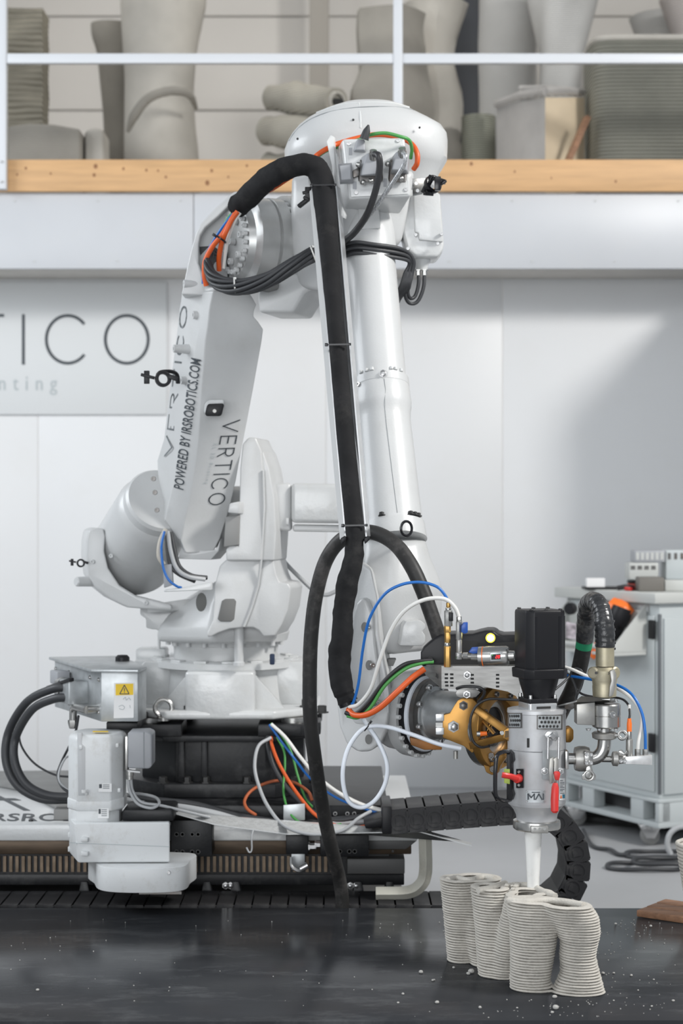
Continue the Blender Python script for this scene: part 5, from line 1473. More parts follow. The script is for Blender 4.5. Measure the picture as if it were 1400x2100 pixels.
# coloured leads coming out of the elbow
def lead(label, pts, r, material, cat='cable', name='robot_lead'):
    return cable(name, pts, r, material, label, cat, n=8)
lead('thick orange lead rising into the sleeve, left of its twin', [(423, 586, 6.24), (419, 565, 6.23), (421, 535, 6.22), (436, 505, 6.20), (455, 482, 6.18), (470, 458, 6.18), (482, 438, 6.18)], 0.009, cable_orange, name='orange_lead')
lead('thick orange lead rising into the sleeve, right of its twin', [(449, 555, 6.25), (449, 530, 6.23), (454, 500, 6.20), (462, 478, 6.17), (474, 452, 6.165), (487, 434, 6.165)], 0.009, cable_orange, name='orange_lead')
lead('blue tube behind the orange leads at the elbow', [(416, 582, 6.27), (418, 540, 6.26), (430, 508, 6.24), (448, 478, 6.22), (468, 450, 6.20), (480, 436, 6.20)], 0.005, cable_blue, 'tube', name='blue_lead')
lead('white lead beside the right orange one at the elbow', [(458, 550, 6.26), (462, 520, 6.24), (468, 488, 6.21), (480, 455, 6.18), (492, 436, 6.175)], 0.0065, cable_white, name='white_lead')
lead('thin green lead at the lower end of the sleeve by the elbow', [(455, 470, 6.24), (466, 448, 6.22), (480, 432, 6.20)], 0.004, cable_green, name='green_lead')
tie(bpy.data.objects['orange_lead'], P(451, 490, 6.19), Vector((0.55, 0, 0.83)), 0.022, black_shiny)
lead('orange cable slipping under the sleeve by the hood', [(552, 390, 6.12), (566, 382, 6.08), (590, 366, 6.06), (620, 348, 6.06), (650, 318, 6.08), (676, 302, 6.10), (692, 295, 6.12), (730, 284, 6.12), (770, 276, 6.12), (810, 280, 6.10), (840, 292, 6.08), (854, 312, 6.06), (855, 334, 6.06), (848, 347, 6.08)], 0.009, cable_orange, name='orange_cable')
lead('green cable arching over the connector box', [(640, 330, 6.10), (664, 312, 6.11), (690, 302, 6.14), (742, 284, 6.06), (762, 276, 5.99), (790, 273, 5.98), (820, 280, 5.98), (838, 287, 6.00), (844, 305, 6.04), (842, 325, 6.07)], 0.006, cable_green, name='green_cable')
lead('black cable dropping from the middle plug of the connector box', [(768, 316, 5.90), (776, 320, 5.88), (778, 345, 5.89), (770, 390, 5.92), (752, 440, 5.96), (725, 478, 6.02), (700, 498, 6.10), (690, 503, 6.14)], 0.0115, cable_black, name='plug_cable')
braid = mat('silver_braid', (0.42, 0.43, 0.44), 0.35, 0.6, vary=0.5, vscale=220)
lead('silver braided cable dropping from the right plug of the connector box', [(826, 314, 5.91), (831, 320, 5.89), (826, 342, 5.90), (800, 382, 5.94), (770, 425, 5.98), (740, 462, 6.03), (712, 488, 6.10)], 0.0075, braid, name='braided_cable')

# leads leaving the sleeve at the wrist
lead('blue tube arching from the sleeve to the left brass valve', [(718, 1444, 5.53), (725, 1438, 5.52), (735, 1400, 5.50), (744, 1330, 5.47), (757, 1270, 5.44), (785, 1222, 5.42), (820, 1200, 5.41), (860, 1194, 5.41), (895, 1203, 5.41), (913, 1222, 5.41), (920, 1240, 5.41)], 0.0045, cable_blue, 'tube', 'air_tube')
lead('white tube arching from the sleeve to the right brass valve', [(715, 1450, 5.525), (735, 1444, 5.51), (760, 1412, 5.49), (778, 1355, 5.46), (800, 1295, 5.44), (830, 1252, 5.42), (870, 1230, 5.41), (910, 1228, 5.40), (932, 1245, 5.40), (941, 1266, 5.40)], 0.0062, cable_white, 'tube', 'air_tube')
lead('green wrist cable between the black and the orange ones', [(712, 1468, 5.52), (735, 1471, 5.50), (760, 1450, 5.48), (790, 1405, 5.46), (830, 1372, 5.45), (865, 1360, 5.46), (888, 1357, 5.47)], 0.0058, cable_green, 'cable', 'wrist_cable')
lead('black wrist cable above the green one', [(708, 1462, 5.52), (728, 1464, 5.50), (755, 1440, 5.48), (788, 1396, 5.46), (826, 1364, 5.45), (860, 1356, 5.46), (886, 1354, 5.47)], 0.0062, cable_black, 'cable', 'wrist_cable')
lead('dark grey wrist cable just below the black one', [(710, 1465, 5.535), (730, 1467, 5.515), (757, 1446, 5.495), (789, 1401, 5.475), (825, 1369, 5.465), (860, 1361, 5.47), (880, 1358, 5.48)], 0.0045, cable_grey, 'cable', 'wrist_cable')
lead('thick orange wrist cable running to the steel plate', [(714, 1455, 5.53), (726, 1466, 5.50), (750, 1466, 5.47), (780, 1450, 5.45), (815, 1418, 5.43), (845, 1390, 5.43), (870, 1372, 5.44)], 0.0092, cable_orange, 'cable', 'wrist_cable')
lead('milky tube making the open loop under the wrist', [(742, 1470, 5.54), (755, 1490, 5.52), (775, 1520, 5.50), (793, 1565, 5.49), (790, 1605, 5.49), (770, 1640, 5.49), (742, 1656, 5.49), (716, 1645, 5.49), (704, 1610, 5.49), (704, 1570, 5.49), (716, 1530, 5.5), (740, 1498, 5.5), (765, 1489, 5.49), (800, 1492, 5.46), (850, 1508, 5.43), (900, 1526, 5.41), (945, 1535, 5.41)], 0.0068, cable_clear, 'tube', 'loop_tube')
tie(bpy.data.objects['loop_tube'], P(753, 1490, 5.505), Vector((0.8, 0, -0.6)), 0.014, black_shiny, 0.004)

# the big black material hose
bigp = [(699, 1985, 6.197), (700, 1930, 6.197), (701, 1880, 6.197), (701, 1840, 6.19), (694, 1795, 6.16), (680, 1740, 6.08), (662, 1660, 6.0), (646, 1560, 5.92), (636, 1470, 5.87), (635, 1380, 5.84), (638, 1300, 5.82), (648, 1220, 5.80), (668, 1150, 5.77), (700, 1107, 5.735), (742, 1091, 5.70), (780, 1097, 5.66), (815, 1121, 5.62), (845, 1164, 5.58), (868, 1215, 5.56), (885, 1262, 5.55), (898, 1300, 5.55), (908, 1330, 5.55)]
cable('material_hose', bigp, 0.0235, rubber, 'thick dusty black hose looping from the table edge over the wrist', 'hose', n=16)
# shoulder cables at the robot's waist
sh = thing('cable_harness', 'short bundle of grey cables at the robot shoulder', 'cable bundle', P(370, 1200, 6.5))
for k, pts in enumerate(([(344, 1090, 6.50), (350, 1130, 6.48), (362, 1165, 6.47), (385, 1182, 6.47), (420, 1188, 6.5)], [(350, 1092, 6.52), (358, 1130, 6.50), (368, 1162, 6.49), (392, 1180, 6.49), (424, 1185, 6.52)], [(340, 1088, 6.53), (344, 1130, 6.51), (350, 1160, 6.50), (368, 1178, 6.50), (400, 1192, 6.52)])):
    cable('cable', pts, 0.008, cable_grey if k else cable_light, parent=sh)
cable('cable', [(340, 1086, 6.50), (329, 1110, 6.48), (326, 1140, 6.47), (336, 1158, 6.47)], 0.009, mat('sand_cable', (0.45, 0.42, 0.37), 0.5), parent=sh)
cable('cable', [(337, 1090, 6.48), (331, 1120, 6.46), (334, 1160, 6.45), (345, 1188, 6.44), (362, 1202, 6.44), (372, 1205, 6.45)], 0.0045, cable_blue, parent=sh)
MB().pp([(334, 1160), (352, 1156), (354, 1200), (336, 1206)], 6.49, 0.05).build('junction', drive_grey, sh, bevel=0.004)
MB().pp([(336, 1210), (372, 1206), (424, 1196), (434, 1194), (434, 1210), (336, 1214)], 6.44, 0.05).build('shelf_bracket', cast_white, sh, bevel=0.003)
cable('rear_cable', [(572, 1138, 6.9), (590, 1160, 6.9), (620, 1190, 6.9), (645, 1212, 6.9), (668, 1220, 6.9), (690, 1212, 6.9)], 0.008, cable_light, 'grey cable sagging behind the shoulder and the black hose', 'cable')
cable('rear_cable', [(566, 1150, 6.85), (574, 1140, 6.88), (577, 1132, 6.9), (570, 1126, 6.92)], 0.005, cable_light, 'tiny pale cable curl at the rear of the shoulder', 'cable')

# ================================================================== TOOL MOUNT
tm = thing('tool_mount', 'bronze anodised tool mount bolted to the wrist flange', 'tool mount', W + TV * 0.2 - Z * 0.15)
MB().lathe(W + TV * 0.038, TV, [(0, 0.088), (0.006, 0.088), (0.008, 0.080), (0.012, 0.076), (0.20, 0.076), (0.20, 0.06)], 48).build('adapter_tube', galv, tm, ang=30)
RC = P(1010, 1490, 5.53)
# round bronze end ring with dark centre
MB().ring(RC, TV, 0.083, 0.128, 0.028, 56).build('end_ring', bronze, tm, bevel=0.003)
MB().ring(RC - TV * 0.03, TV, 0.060, 0.122, 0.034, 56).build('bearing_ring', steel, tm, bevel=0.002)
MB().lathe(RC - TV * 0.035, TV, [(0, 0.10), (0.03, 0.10), (0.03, 0.01)], 40).build('dark_core', black_shiny, tm)
bolts(tm, circle_pts(RC + TV * 0.028, TV, 0.106, 8, 0.25, 0.25 + 2 * PI - 1e-9), TV, 0.009, 0.008, steel_dark, True)
# flat clamp plate
cpd = 5.44
MB().pp([(907, 1466), (922, 1462), (930, 1448), (938, 1436), (948, 1430), (968, 1432), (980, 1444), (976, 1462), (972, 1500), (980, 1528), (968, 1545), (950, 1530), (907, 1513)], cpd, 0.035, Vector((0.3, 1, 0))).build('clamp_plate', bronze, tm, bevel=0.003)
for v in (1471, 1499):
    MB().pp([(893, v - 7), (910, v - 7), (910, v + 8), (893, v + 8)], cpd - 0.002, 0.04, Vector((0.3, 1, 0))).build('clamp_jaw', alu, tm, bevel=0.002)
bolts(tm, [P(929, 1490, cpd - 0.001)], Vector((0.1, -1, 0.05)), 0.0125, 0.024, bolt_m, False)
bolts(tm, [P(950, 1447, cpd - 0.001)], Vector((0.1, -1, 0.05)), 0.010, 0.012, steel_dark, False)
MB().pp([(893, 1482), (930, 1482), (930, 1491), (893, 1491)], cpd + 0.01, 0.02).build('clamp_gap_bolt', steel, tm)
# truss arm reaching to the barrel
bd = 5.40
def member(a, b, w=10, dep=0.022, mt=bronze, nm='truss_bar'):
    (u0, v0, d0), (u1, v1, d1) = a, b
    L_ = math.hypot(u1 - u0, v1 - v0)
    nx, ny = -(v1 - v0) / L_ * w / 2, (u1 - u0) / L_ * w / 2
    return MB().prism([P(u0 + nx, v0 + ny, d0), P(u1 + nx, v1 + ny, d1), P(u1 - nx, v1 - ny, d1), P(u0 - nx, v0 - ny, d0)], Vector((0.2, 1, 0)).normalized() * dep).build(nm, mt, tm, bevel=0.002)
member((972, 1452, 5.43), (1040, 1502, 5.32), 15)
member((962, 1530, 5.44), (1042, 1510, 5.32), 14)
member((968, 1448, 5.44), (972, 1536, 5.45), 12)
member((984, 1470, 5.44), (1014, 1508, 5.40), 6)
member((1008, 1482, 5.42), (996, 1510, 5.42), 6)
member((1010, 1478, 5.42), (996, 1508, 5.42), 5)
MB().pp([(1032, 1498), (1044, 1490), (1064, 1493), (1068, 1500), (1067, 1515), (1060, 1523), (1044, 1521), (1030, 1514)], 5.285, 0.05, Vector((0.25, 1, 0))).build('truss_end_block', bronze, tm, bevel=0.003)
MB().pp([(1035, 1499), (1048, 1498), (1048, 1511), (1035, 1513)], 5.283, 0.004).build('block_window', mat('bronze_shadow', (0.12, 0.07, 0.02), 0.5), tm)
bolts(tm, [P(1029, 1503, 5.288), P(1052, 1507, 5.283)], -Y, 0.0065, 0.004, steel)
# lower ear
MB().pp([(968, 1540), (985, 1548), (1030, 1548), (1038, 1552), (1026, 1570), (1020, 1586), (1008, 1590), (996, 1584), (990, 1566), (976, 1556)], 5.47, 0.028, Vector((0.3, 1, 0))).build('lower_ear', bronze, tm, bevel=0.003)
bolts(tm, [P(982, 1543, 5.465), P(1006, 1550, 5.465), P(1010, 1577, 5.465)], -Y, 0.010, 0.006, steel_dark)
MB().pp([(840, 1512), (880, 1520), (906, 1530), (906, 1538), (870, 1538), (842, 1528)], 5.60, 0.05).build('cable_shoe', mat('rusty_orange_plate', (0.32, 0.13, 0.03), 0.5, 0.3, vary=0.4), tm, bevel=0.003)
MB().cyl(P(934, 1540, 5.48), P(934, 1556, 5.48), 0.007).build('drain_bolt', steel_dirty, tm)
# right nub of the mount beyond the barrel
MB().pp([(1158, 1494), (1170, 1491), (1176, 1497), (1176, 1516), (1170, 1523), (1158, 1523)], 5.33, 0.05).build('truss_end_block', bronze, tm, bevel=0.004)
# inductive sensor with orange body on the ring
sns = thing('sensor_plug', 'orange sensor plug on its cable inside the bronze mount', 'plug', P(990, 1505, 5.38))
MB().cyl(P(977, 1505, 5.375), P(984, 1505, 5.375), 0.008, 16).build('collar', steel, sns)
MB().cyl(P(984, 1505, 5.375), P(998, 1504, 5.375), 0.0075, 16, 0.006).build('body', orange_plastic, sns)
cable('sensor_cable', [(998, 1504, 5.375), (1010, 1508, 5.38), (1020, 1502, 5.39)], 0.003, cable_black, parent=sns)
cable('signal_cable', [(1066, 1436, 5.32), (1030, 1434, 5.36), (1000, 1434, 5.38), (978, 1446, 5.38), (966, 1468, 5.38), (964, 1495, 5.38), (970, 1520, 5.38), (985, 1532, 5.38), (1004, 1530, 5.39)], 0.004, cable_black, 'thin black signal cable curling over the bronze mount', 'cable')
cable('signal_cable', [(936, 1412, 5.40), (950, 1408, 5.38), (978, 1409, 5.37), (992, 1416, 5.37), (990, 1428, 5.38), (980, 1440, 5.40)], 0.0045, cable_black, 'short black signal cable under the steel plate', 'cable')

# --- folded steel plate with slots -------------------------------------
fpz = thing('steel_plate', 'folded stainless plate with rows of slots above the wrist', 'plate', P(960, 1420, 5.45))
MB().prism([P(*q) for q in ((905, 1368, 5.42), (1066, 1368, 5.36), (1066, 1432, 5.36), (1040, 1418, 5.37), (990, 1408, 5.39), (948, 1414, 5.405), (905, 1412, 5.42))], Vector((0.15, 1, 0)).normalized() * 0.004).build('front_sheet', plate_m, fpz)
MB().prism([P(*q) for q in ((866, 1364, 5.52), (905, 1368, 5.42), (905, 1412, 5.42), (872, 1384, 5.50))], Vector((0.3, 1, 0)).normalized() * 0.004).build('left_sheet', plate_m, fpz)
MB().prism([P(*q) for q in ((866, 1364, 5.52), (905, 1368, 5.42), (1066, 1368, 5.36), (1066, 1362, 5.60), (890, 1360, 5.66))], Z * 0.003).build('top_sheet', plate_m, fpz)
slot_m = mat('slot_dark', (0.02, 0.02, 0.02), 0.7)
for (u, v) in [(915, 1383), (926, 1383), (915, 1391), (926, 1391), (915, 1399), (926, 1399), (916, 1406), (926, 1406), (968, 1384), (968, 1392), (968, 1400), (1020, 1384), (1020, 1392), (1020, 1400), (1020, 1408)]:
    d = 5.42 - (u - 905) / 161 * 0.06 - 0.0015
    MB().pp([(u - 3.5, v - 2), (u + 3.5, v - 2), (u + 3.5, v + 2), (u - 3.5, v + 2)], d, 0.001).build('slot', slot_m, fpz, bevel=0.0006)
MB().pp([(894, 1380), (900, 1386), (899, 1393), (893, 1388)], 5.437, 0.001).build('slot', slot_m, fpz)
bolts(fpz, [P(958, 1384, 5.395), P(957, 1424, 5.40)], Vector((-0.2, -1, 0)), 0.008, 0.014, bolt_m, False)
MB().pp([(934, 1422), (938, 1412), (975, 1412), (985, 1420), (975, 1430), (945, 1431), (936, 1428)], 5.405, 0.006).build('lug_plate', plate_m, fpz, bevel=0.001)

# --- black cowl with the lamp --------------------------------------------
cw = thing('black_cowl', 'black plastic cowl with a lit round lamp above the wrist', 'cowl', P(960, 1368, 5.6))
cow = [(862, 1366), (862, 1338), (868, 1326), (890, 1308), (905, 1301), (968, 1300), (982, 1296), (996, 1293), (1012, 1293), (1020, 1300), (1030, 1303), (1060, 1302), (1100, 1303), (1100, 1368), (910, 1368)]
MB().pp(cow, 5.50, 0.18, Vector((0.12, 1, 0))).build('cowl_shell', black_plastic, cw, bevel=0.008, seg=3)
MB().pp([(915, 1322), (930, 1314), (975, 1314), (984, 1320), (1060, 1316), (1060, 1366), (915, 1366)], 5.497, 0.01).build('cowl_recess', slot_m, cw)
MB().lathe(P(1005, 1308, 5.497), -Y, [(0, 0.016), (0.004, 0.017), (0.008, 0.0165), (0.008, 0.0135)], 28).build('lamp_bezel', black_shiny, cw)
MB().lathe(P(1005, 1308, 5.494), -Y, [(0, 0.0105), (0.009, 0.0105), (0.0105, 0.008), (0.011, 0.002)], 28).build('lamp_lens', lamp_w, cw)
MB().ring(P(1005, 1308, 5.494), -Y, 0.0105, 0.0142, 0.008, 32).build('lamp_ring', lamp_y, cw)
MB().lathe(P(882, 1352, 5.497), -Y, [(0, 0.008), (0.003, 0.008), (0.003, 0.001)], 16).build('cable_hole', slot_m, cw)

# --- fittings: two upright valves, flow sensor ----------------------------
v1 = thing('air_valve', 'upright brass and steel air valve taking the blue tube', 'valve', P(917, 1370, 5.42))
vd = 5.40
def stub(parent, u, v0, v1_, w, material, nm, d=vd, n=18):
    a, b = P(u, v1_, d), P(u, v0, d)
    return MB().lathe(a, Z, [(0, m(w / 2, d) * 0.92), (0.002, m(w / 2, d)), ((b - a).length - 0.002, m(w / 2, d)), ((b - a).length, m(w / 2, d) * 0.92)], n).build(nm, material, parent)
stub(v1, 917, 1325, 1368, 14, brass, 'brass_body', n=6)
stub(v1, 917, 1318, 1326, 12, steel, 'collar')
stub(v1, 917, 1296, 1319, 12, brass, 'brass_coupling', n=6)
stub(v1, 917, 1283, 1297, 14, brass, 'brass_nut', n=6)
stub(v1, 919, 1252, 1284, 17, steel, 'valve_body', n=8)
MB().pp([(921, 1256), (929, 1256), (929, 1274), (921, 1274)], 5.37, 0.02).build('knob', black_plastic, v1, bevel=0.002)
stub(v1, 919, 1246, 1253, 12, steel, 'collar')
stub(v1, 919, 1236, 1247, 9, brass, 'push_fitting')
v2 = thing('air_valve', 'upright steel air valve with a blue handle taking the white tube', 'valve', P(941, 1350, 5.41))
stub(v2, 941, 1274, 1312, 13, steel, 'valve_body', n=8)
stub(v2, 941, 1264, 1276, 11, steel, 'push_fitting', n=6)
stub(v2, 941, 1312, 1340, 12, steel_dirty, 'pipe')
stub(v2, 941, 1338, 1352, 14, steel, 'elbow', n=8)
MB().pp([(946, 1284), (950, 1277), (959, 1276), (959, 1297), (953, 1300), (946, 1297)], 5.375, 0.022).build('blue_handle', blue_plastic, v2, bevel=0.002)
MB().cyl(P(941, 1345, 5.405), P(985, 1347, 5.385), 0.008, 14).build('cross_pipe', steel_dirty, v2)
MB().cyl(P(950, 1345, 5.40), P(960, 1345, 5.395), 0.0105, 8).build('pipe_nut', steel, v2)
MB().cyl(P(966, 1346, 5.39), P(984, 1347, 5.385), 0.0115, 8).build('ball_valve', steel_dirty, v2)
MB().pp([(961, 1338), (968, 1328), (986, 1327), (987, 1339), (970, 1341)], 5.37, 0.02).build('blue_lever', blue_plastic, v2, bevel=0.002)
fsn = thing('flow_sensor', 'small stainless flow sensor with a red digital display', 'sensor', P(1018, 1366, 5.38))
fa, fb_ = P(986, 1346, 5.375), P(1042, 1345, 5.355)
MB().lathe(fa, fb_ - fa, [(-0.006, 0.012), (-0.006, 0.029), (0.0, 0.0295), (0.006, 0.0295), (0.007, 0.0275), (0.008, 0.0295), (0.076, 0.0295), (0.083, 0.026), (0.084, 0.016), (0.10, 0.015), (0.102, 0.01)], 36).build('body', steel, fsn, ang=30)
MB().lathe(fa, fb_ - fa, [(0.0055, 0.0297), (0.0085, 0.0297)], 36).build('orange_seal', orange_plastic, fsn)
MB().pp([(1005, 1338), (1036, 1337), (1036, 1355), (1005, 1356)], 5.332, 0.012).build('display_frame', galv, fsn, bevel=0.001)
dsp = MB().pp([(1007, 1342), (1026, 1341), (1026, 1352), (1007, 1353)], 5.331, 0.002).build('display', black_shiny, fsn)
sgm = MB()
def seg7(u, v, w, h, on, sl=0.8):
    S = {'a': ((0, 0), (1, 0)), 'b': ((1, 0), (1, .5)), 'c': ((1, .5), (1, 1)), 'd': ((0, 1), (1, 1)), 'e': ((0, .5), (0, 1)), 'f': ((0, 0), (0, .5)), 'g': ((0, .5), (1, .5))}
    for k in on:
        (x0, y0), (x1, y1) = S[k]
        sgm.bar(P(u + x0 * w + (1 - y0) * sl, v + y0 * h, 5.3303), P(u + x1 * w + (1 - y1) * sl, v + y1 * h, 5.3303), 0.0006, 0.0017, up=Vector((1, 0, 0.3)))
seg7(1015.8, 1344.2, 3.0, 5.6, 'abged')
seg7(1020.6, 1344.0, 3.0, 5.6, 'abcdefg')
tag(sgm.build('digits', led_red, dsp), kind='stuff')
MB().ball(P(1009.5, 1343.5, 5.3305), 0.001, 6, 4).build('status_light', led_green, dsp)
for v in (1345, 1351):
    MB().lathe(P(1031, v, 5.332), -Y, [(0, 0.0028), (0.001, 0.0028), (0.001, 0.0005)], 12).build('button', black_plastic, fsn)

# ================================================================== PRINT HEAD
HD = 5.30
HX = P(1100, 0, HD).x
def hz(v): return CAMZ + (1050 - v) * HD / FPX
def hm(px): return px * HD / FPX
ph = thing('concrete_extruder', 'silver concrete print head with a black servo motor on top', 'print head', (HX, HD, hz(1832)))
def hl(nm, rows, material, n=48, ang=30, cx=HX, cy=HD):
    """turned part: rows of (v, radius in px) from top to bottom"""
    return MB().lathe((cx, cy, 0), Z, [(hz(v), hm(r)) for v, r in reversed(rows)], n).build(nm, material, ph, ang=ang)
# square servo motor turned a little to the right
def sq(v, s, rot=math.radians(17), ch=0.16, cx=P(1106, 0, HD).x, cy=HD):
    a = hm(s) / 2
    c = a * (1 - ch * 2)
    pts = [(-c, -a), (c, -a), (a, -c), (a, c), (c, a), (-c, a), (-a, c), (-a, -c)]
    return [Vector((cx + x * math.cos(rot) - y * math.sin(rot), cy + x * math.sin(rot) + y * math.cos(rot), hz(v))) for x, y in pts]
mo = MB().loft([sq(1376, 86), sq(1256, 86), sq(1251, 84), sq(1249.5, 80)]).build('servo_motor', black_plastic, ph, bevel=0.002)
ca, sa = math.cos(math.radians(17)), math.sin(math.radians(17))
mcx = P(1106, 0, HD).x
def mo_pt(x, y, v):
    return Vector((mcx + hm(x) * ca - hm(y) * sa, HD + hm(x) * sa + hm(y) * ca, hz(v)))
for x0, x1 in ((-29, -24), (24, 29)):
    MB().prism([mo_pt(x0, -43.5, 1262), mo_pt(x1, -43.5, 1262), mo_pt(x1, -43.5, 1370), mo_pt(x0, -43.5, 1370)], Y * 0.004).build('motor_rib', black_shiny, mo)
for y0, y1 in ((-30, -24), (-4, 4), (24, 30)):
    MB().prism([mo_pt(43.5, y0, 1262), mo_pt(43.5, y1, 1262), mo_pt(43.5, y1, 1370), mo_pt(43.5, y0, 1370)], X * -0.004).build('motor_rib', black_shiny, mo)
bolts(ph, [mo_pt(x, y, 1249.5) for x in (-32, 0, 32) for y in (-32, 32)], Z, 0.006, 0.004, bolt_black, name='motor_screw')
MB().loft([sq(1389, 94), sq(1374, 96), sq(1370, 96), sq(1369, 92)]).build('motor_flange', black_plastic, ph, bevel=0.002)
hl('reducer', [(1386, 41), (1392, 41), (1404, 38), (1420, 33), (1430, 31), (1432, 30)], black_plastic, cx=P(1104, 0, HD).x)
MB().loft([sq(1440, 62, cx=P(1102, 0, HD).x, ch=0.03), sq(1430, 62, cx=P(1102, 0, HD).x, ch=0.03)]).build('reducer_plate', black_plastic, ph, bevel=0.0015)
MB().loft([sq(1458, 62, cx=P(1102, 0, HD).x, ch=0.05), sq(1439, 62, cx=P(1102, 0, HD).x, ch=0.05)]).build('adapter_block', alu, ph, bevel=0.002)
adn = Vector((sa, -ca, 0))
c0 = Vector((P(1102, 0, HD).x, HD, hz(1448))) + adn * (hm(31) + 0.0006)
MB().box(c0, (hm(31), 0.002, hm(5)), (Vector((ca, sa, 0)), adn, Z)).build('adapter_slot', slot_m, ph, bevel=0.0008)
bolts(ph, [Vector((P(1102, 0, HD).x + hm(x) * ca - hm(y) * sa, HD + hm(x) * sa + hm(y) * ca, hz(1431))) for x in (-27, 27) for y in (-27, 27)], Z, 0.005, 0.012, bolt_m)
# barrel
hl('barrel_lid', [(1452, 56), (1453, 60), (1460, 60.5), (1461, 60)], alu_paint)
hl('barrel_upper', [(1460, 59.5), (1534, 59.5), (1535, 58)], alu_paint)
hl('barrel_lower', [(1535, 58), (1536, 60), (1640, 60), (1644, 59), (1648, 58)], alu_paint)
hl('outlet_cone', [(1646, 57), (1650, 55), (1660, 47), (1670, 42.5), (1682, 41), (1688, 41.5)], alu_paint)
hl('clamp_ring', [(1680, 44), (1682, 48), (1690, 49), (1697, 48.5), (1700, 45)], steel)
MB().box((HX, HD - hm(50), hz(1692)), (0.05, 0.02, 0.02)).build('clamp_lock', steel_dirty, ph, bevel=0.002)
for dx in (-0.014, 0.0, 0.014):
    MB().cyl((HX + dx, HD - hm(58), hz(1690)), (HX + dx, HD - hm(44), hz(1690)), 0.004).build('clamp_screw', steel, ph)
nzz = [(1696, 17.5), (1702, 18), (1710, 17.5), (1800, 12.8), (1832, 12.2), (1834, 10)]
hl('nozzle', nzz, white_plastic, 32, cx=P(1093, 0, HD).x)
crust = MB().lathe((P(1093, 0, HD).x, HD, 0), Z, [(hz(1836), hm(14)), (hz(1828), hm(15)), (hz(1822), hm(12.6))], 20).build('nozzle_crust', concrete, ph)
def on_barrel(u, v, off=0.0, r=60):
    """point on the barrel's surface seen at pixel (u, v)"""
    R_ = hm(r) + off
    rx, rz = (u - 700) / FPX, (1050 - v) / FPX
    # ray (rx t, t): (rx t - HX)^2 + (t - HD)^2 = R^2
    A_ = rx * rx + 1
    B2 = -2 * (rx * HX + HD)
    C2 = HX * HX + HD * HD - R_ * R_
    disc = max(0.0, B2 * B2 - 4 * A_ * C2)
    t = (-B2 - math.sqrt(disc)) / (2 * A_)
    return Vector((rx * t, t, CAMZ + rz * t))
def patch(nm, u0, v0, u1, v1, material, parent=None, off=0.0012, th=0.002, k=8, r=60):
    rows = []
    for v in (v0, v1):
        rows.append([on_barrel(u0 + (u1 - u0) * i / k, v, off, r) for i in range(k + 1)])
    inn = [[on_barrel(u0 + (u1 - u0) * i / k, v, off - th, r) for i in range(k + 1)] for v in (v0, v1)]
    b = MB()
    b.loft([rows[0], rows[1], inn[1], inn[0]], closed=False, wrap=True)
    return b.build(nm, material, parent or ph)
# perforated windows
for (u0, v0, u1, v1, cols) in ((1043, 1464, 1067, 1491, 5), (1103, 1468, 1150, 1494, 6)):
    fr0 = patch('window_frame', u0 - 3, v0 - 2, u1 + 3, v1 + 2, steel_dark)
    gr = patch('window_grid', u0, v0, u1, v1, galv, fr0, 0.002)
    for j in range(3):
        for i in range(cols):
            u = u0 + (u1 - u0) * (i + 0.75 + 0.25 * (j % 2) * 2 - 0.25) / (cols + 0.5)
            v = v0 + (v1 - v0) * (j + 0.5) / 3
            p = on_barrel(u, v, 0.0021)
            nrm = Vector((p.x - HX, p.y - HD, 0)).normalized()
            MB().lathe(p, nrm, [(0, 0.0042), (0.0006, 0.0042), (0.0006, 0.0002)], 6).build('grid_hole', slot_m, gr)
# lid slot at the seam
patch('seam_slot', 1080, 1514, 1085, 1533, slot_m)
# name plate
npz = patch('name_plate', 1078, 1621, 1118, 1646, galv, off=0.002)
nm_ = MB()
Oa, Ob, Oc = on_barrel(1082, 1639, 0.0024), on_barrel(1116, 1639, 0.0024), on_barrel(1082, 1628, 0.0024)
exn = (Ob - Oa)
wid = stroke_text(MB(), 'MAI', Oa, exn, Oc - Oa, gap=0.28)
hgt = (Oc - Oa)
stroke_letters('MAI', Oa + Vector((0, -0.004, 0)), exn.normalized() * hgt.length * 1.22, hgt, ink, npz, gap=0.22, w=0.2, th=0.0008)
MB().bar(on_barrel(1090, 1625, 0.0026), on_barrel(1107, 1625, 0.0026), 0.0015, 0.0025).build('plate_bar', ink, npz)
for u, v in ((1080, 1623), (1116, 1623), (1080, 1643), (1116, 1643)):
    p = on_barrel(u, v, 0.002)
    bolts(ph, [p], Vector((p.x - HX, p.y - HD, 0)), 0.003, 0.002, bolt_m, name='rivet')
# text sticker at the right
stk = patch('sticker', 1146, 1596, 1158, 1641, paper_m, off=0.001)
for k_, v in enumerate((1600, 1604, 1607, 1611, 1614, 1618, 1621, 1626)):
    patch('sticker_line', 1148, v, 1157 if k_ % 3 else 1154, v + 1.6, ink_mid, stk, off=0.0016, th=0.001, k=3)
MB().prism([on_barrel(1148, 1637, 0.0018), on_barrel(1152, 1637, 0.0018), on_barrel(1150, 1630, 0.0018)], Vector((0.0005, -0.0005, 0))).build('sticker_triangle', orange_plastic, stk)
patch('sticker_logo', 1153, 1629, 1158, 1637, mat('teal_ink', (0.02, 0.20, 0.30), 0.5), stk, off=0.0016, th=0.001, k=2)
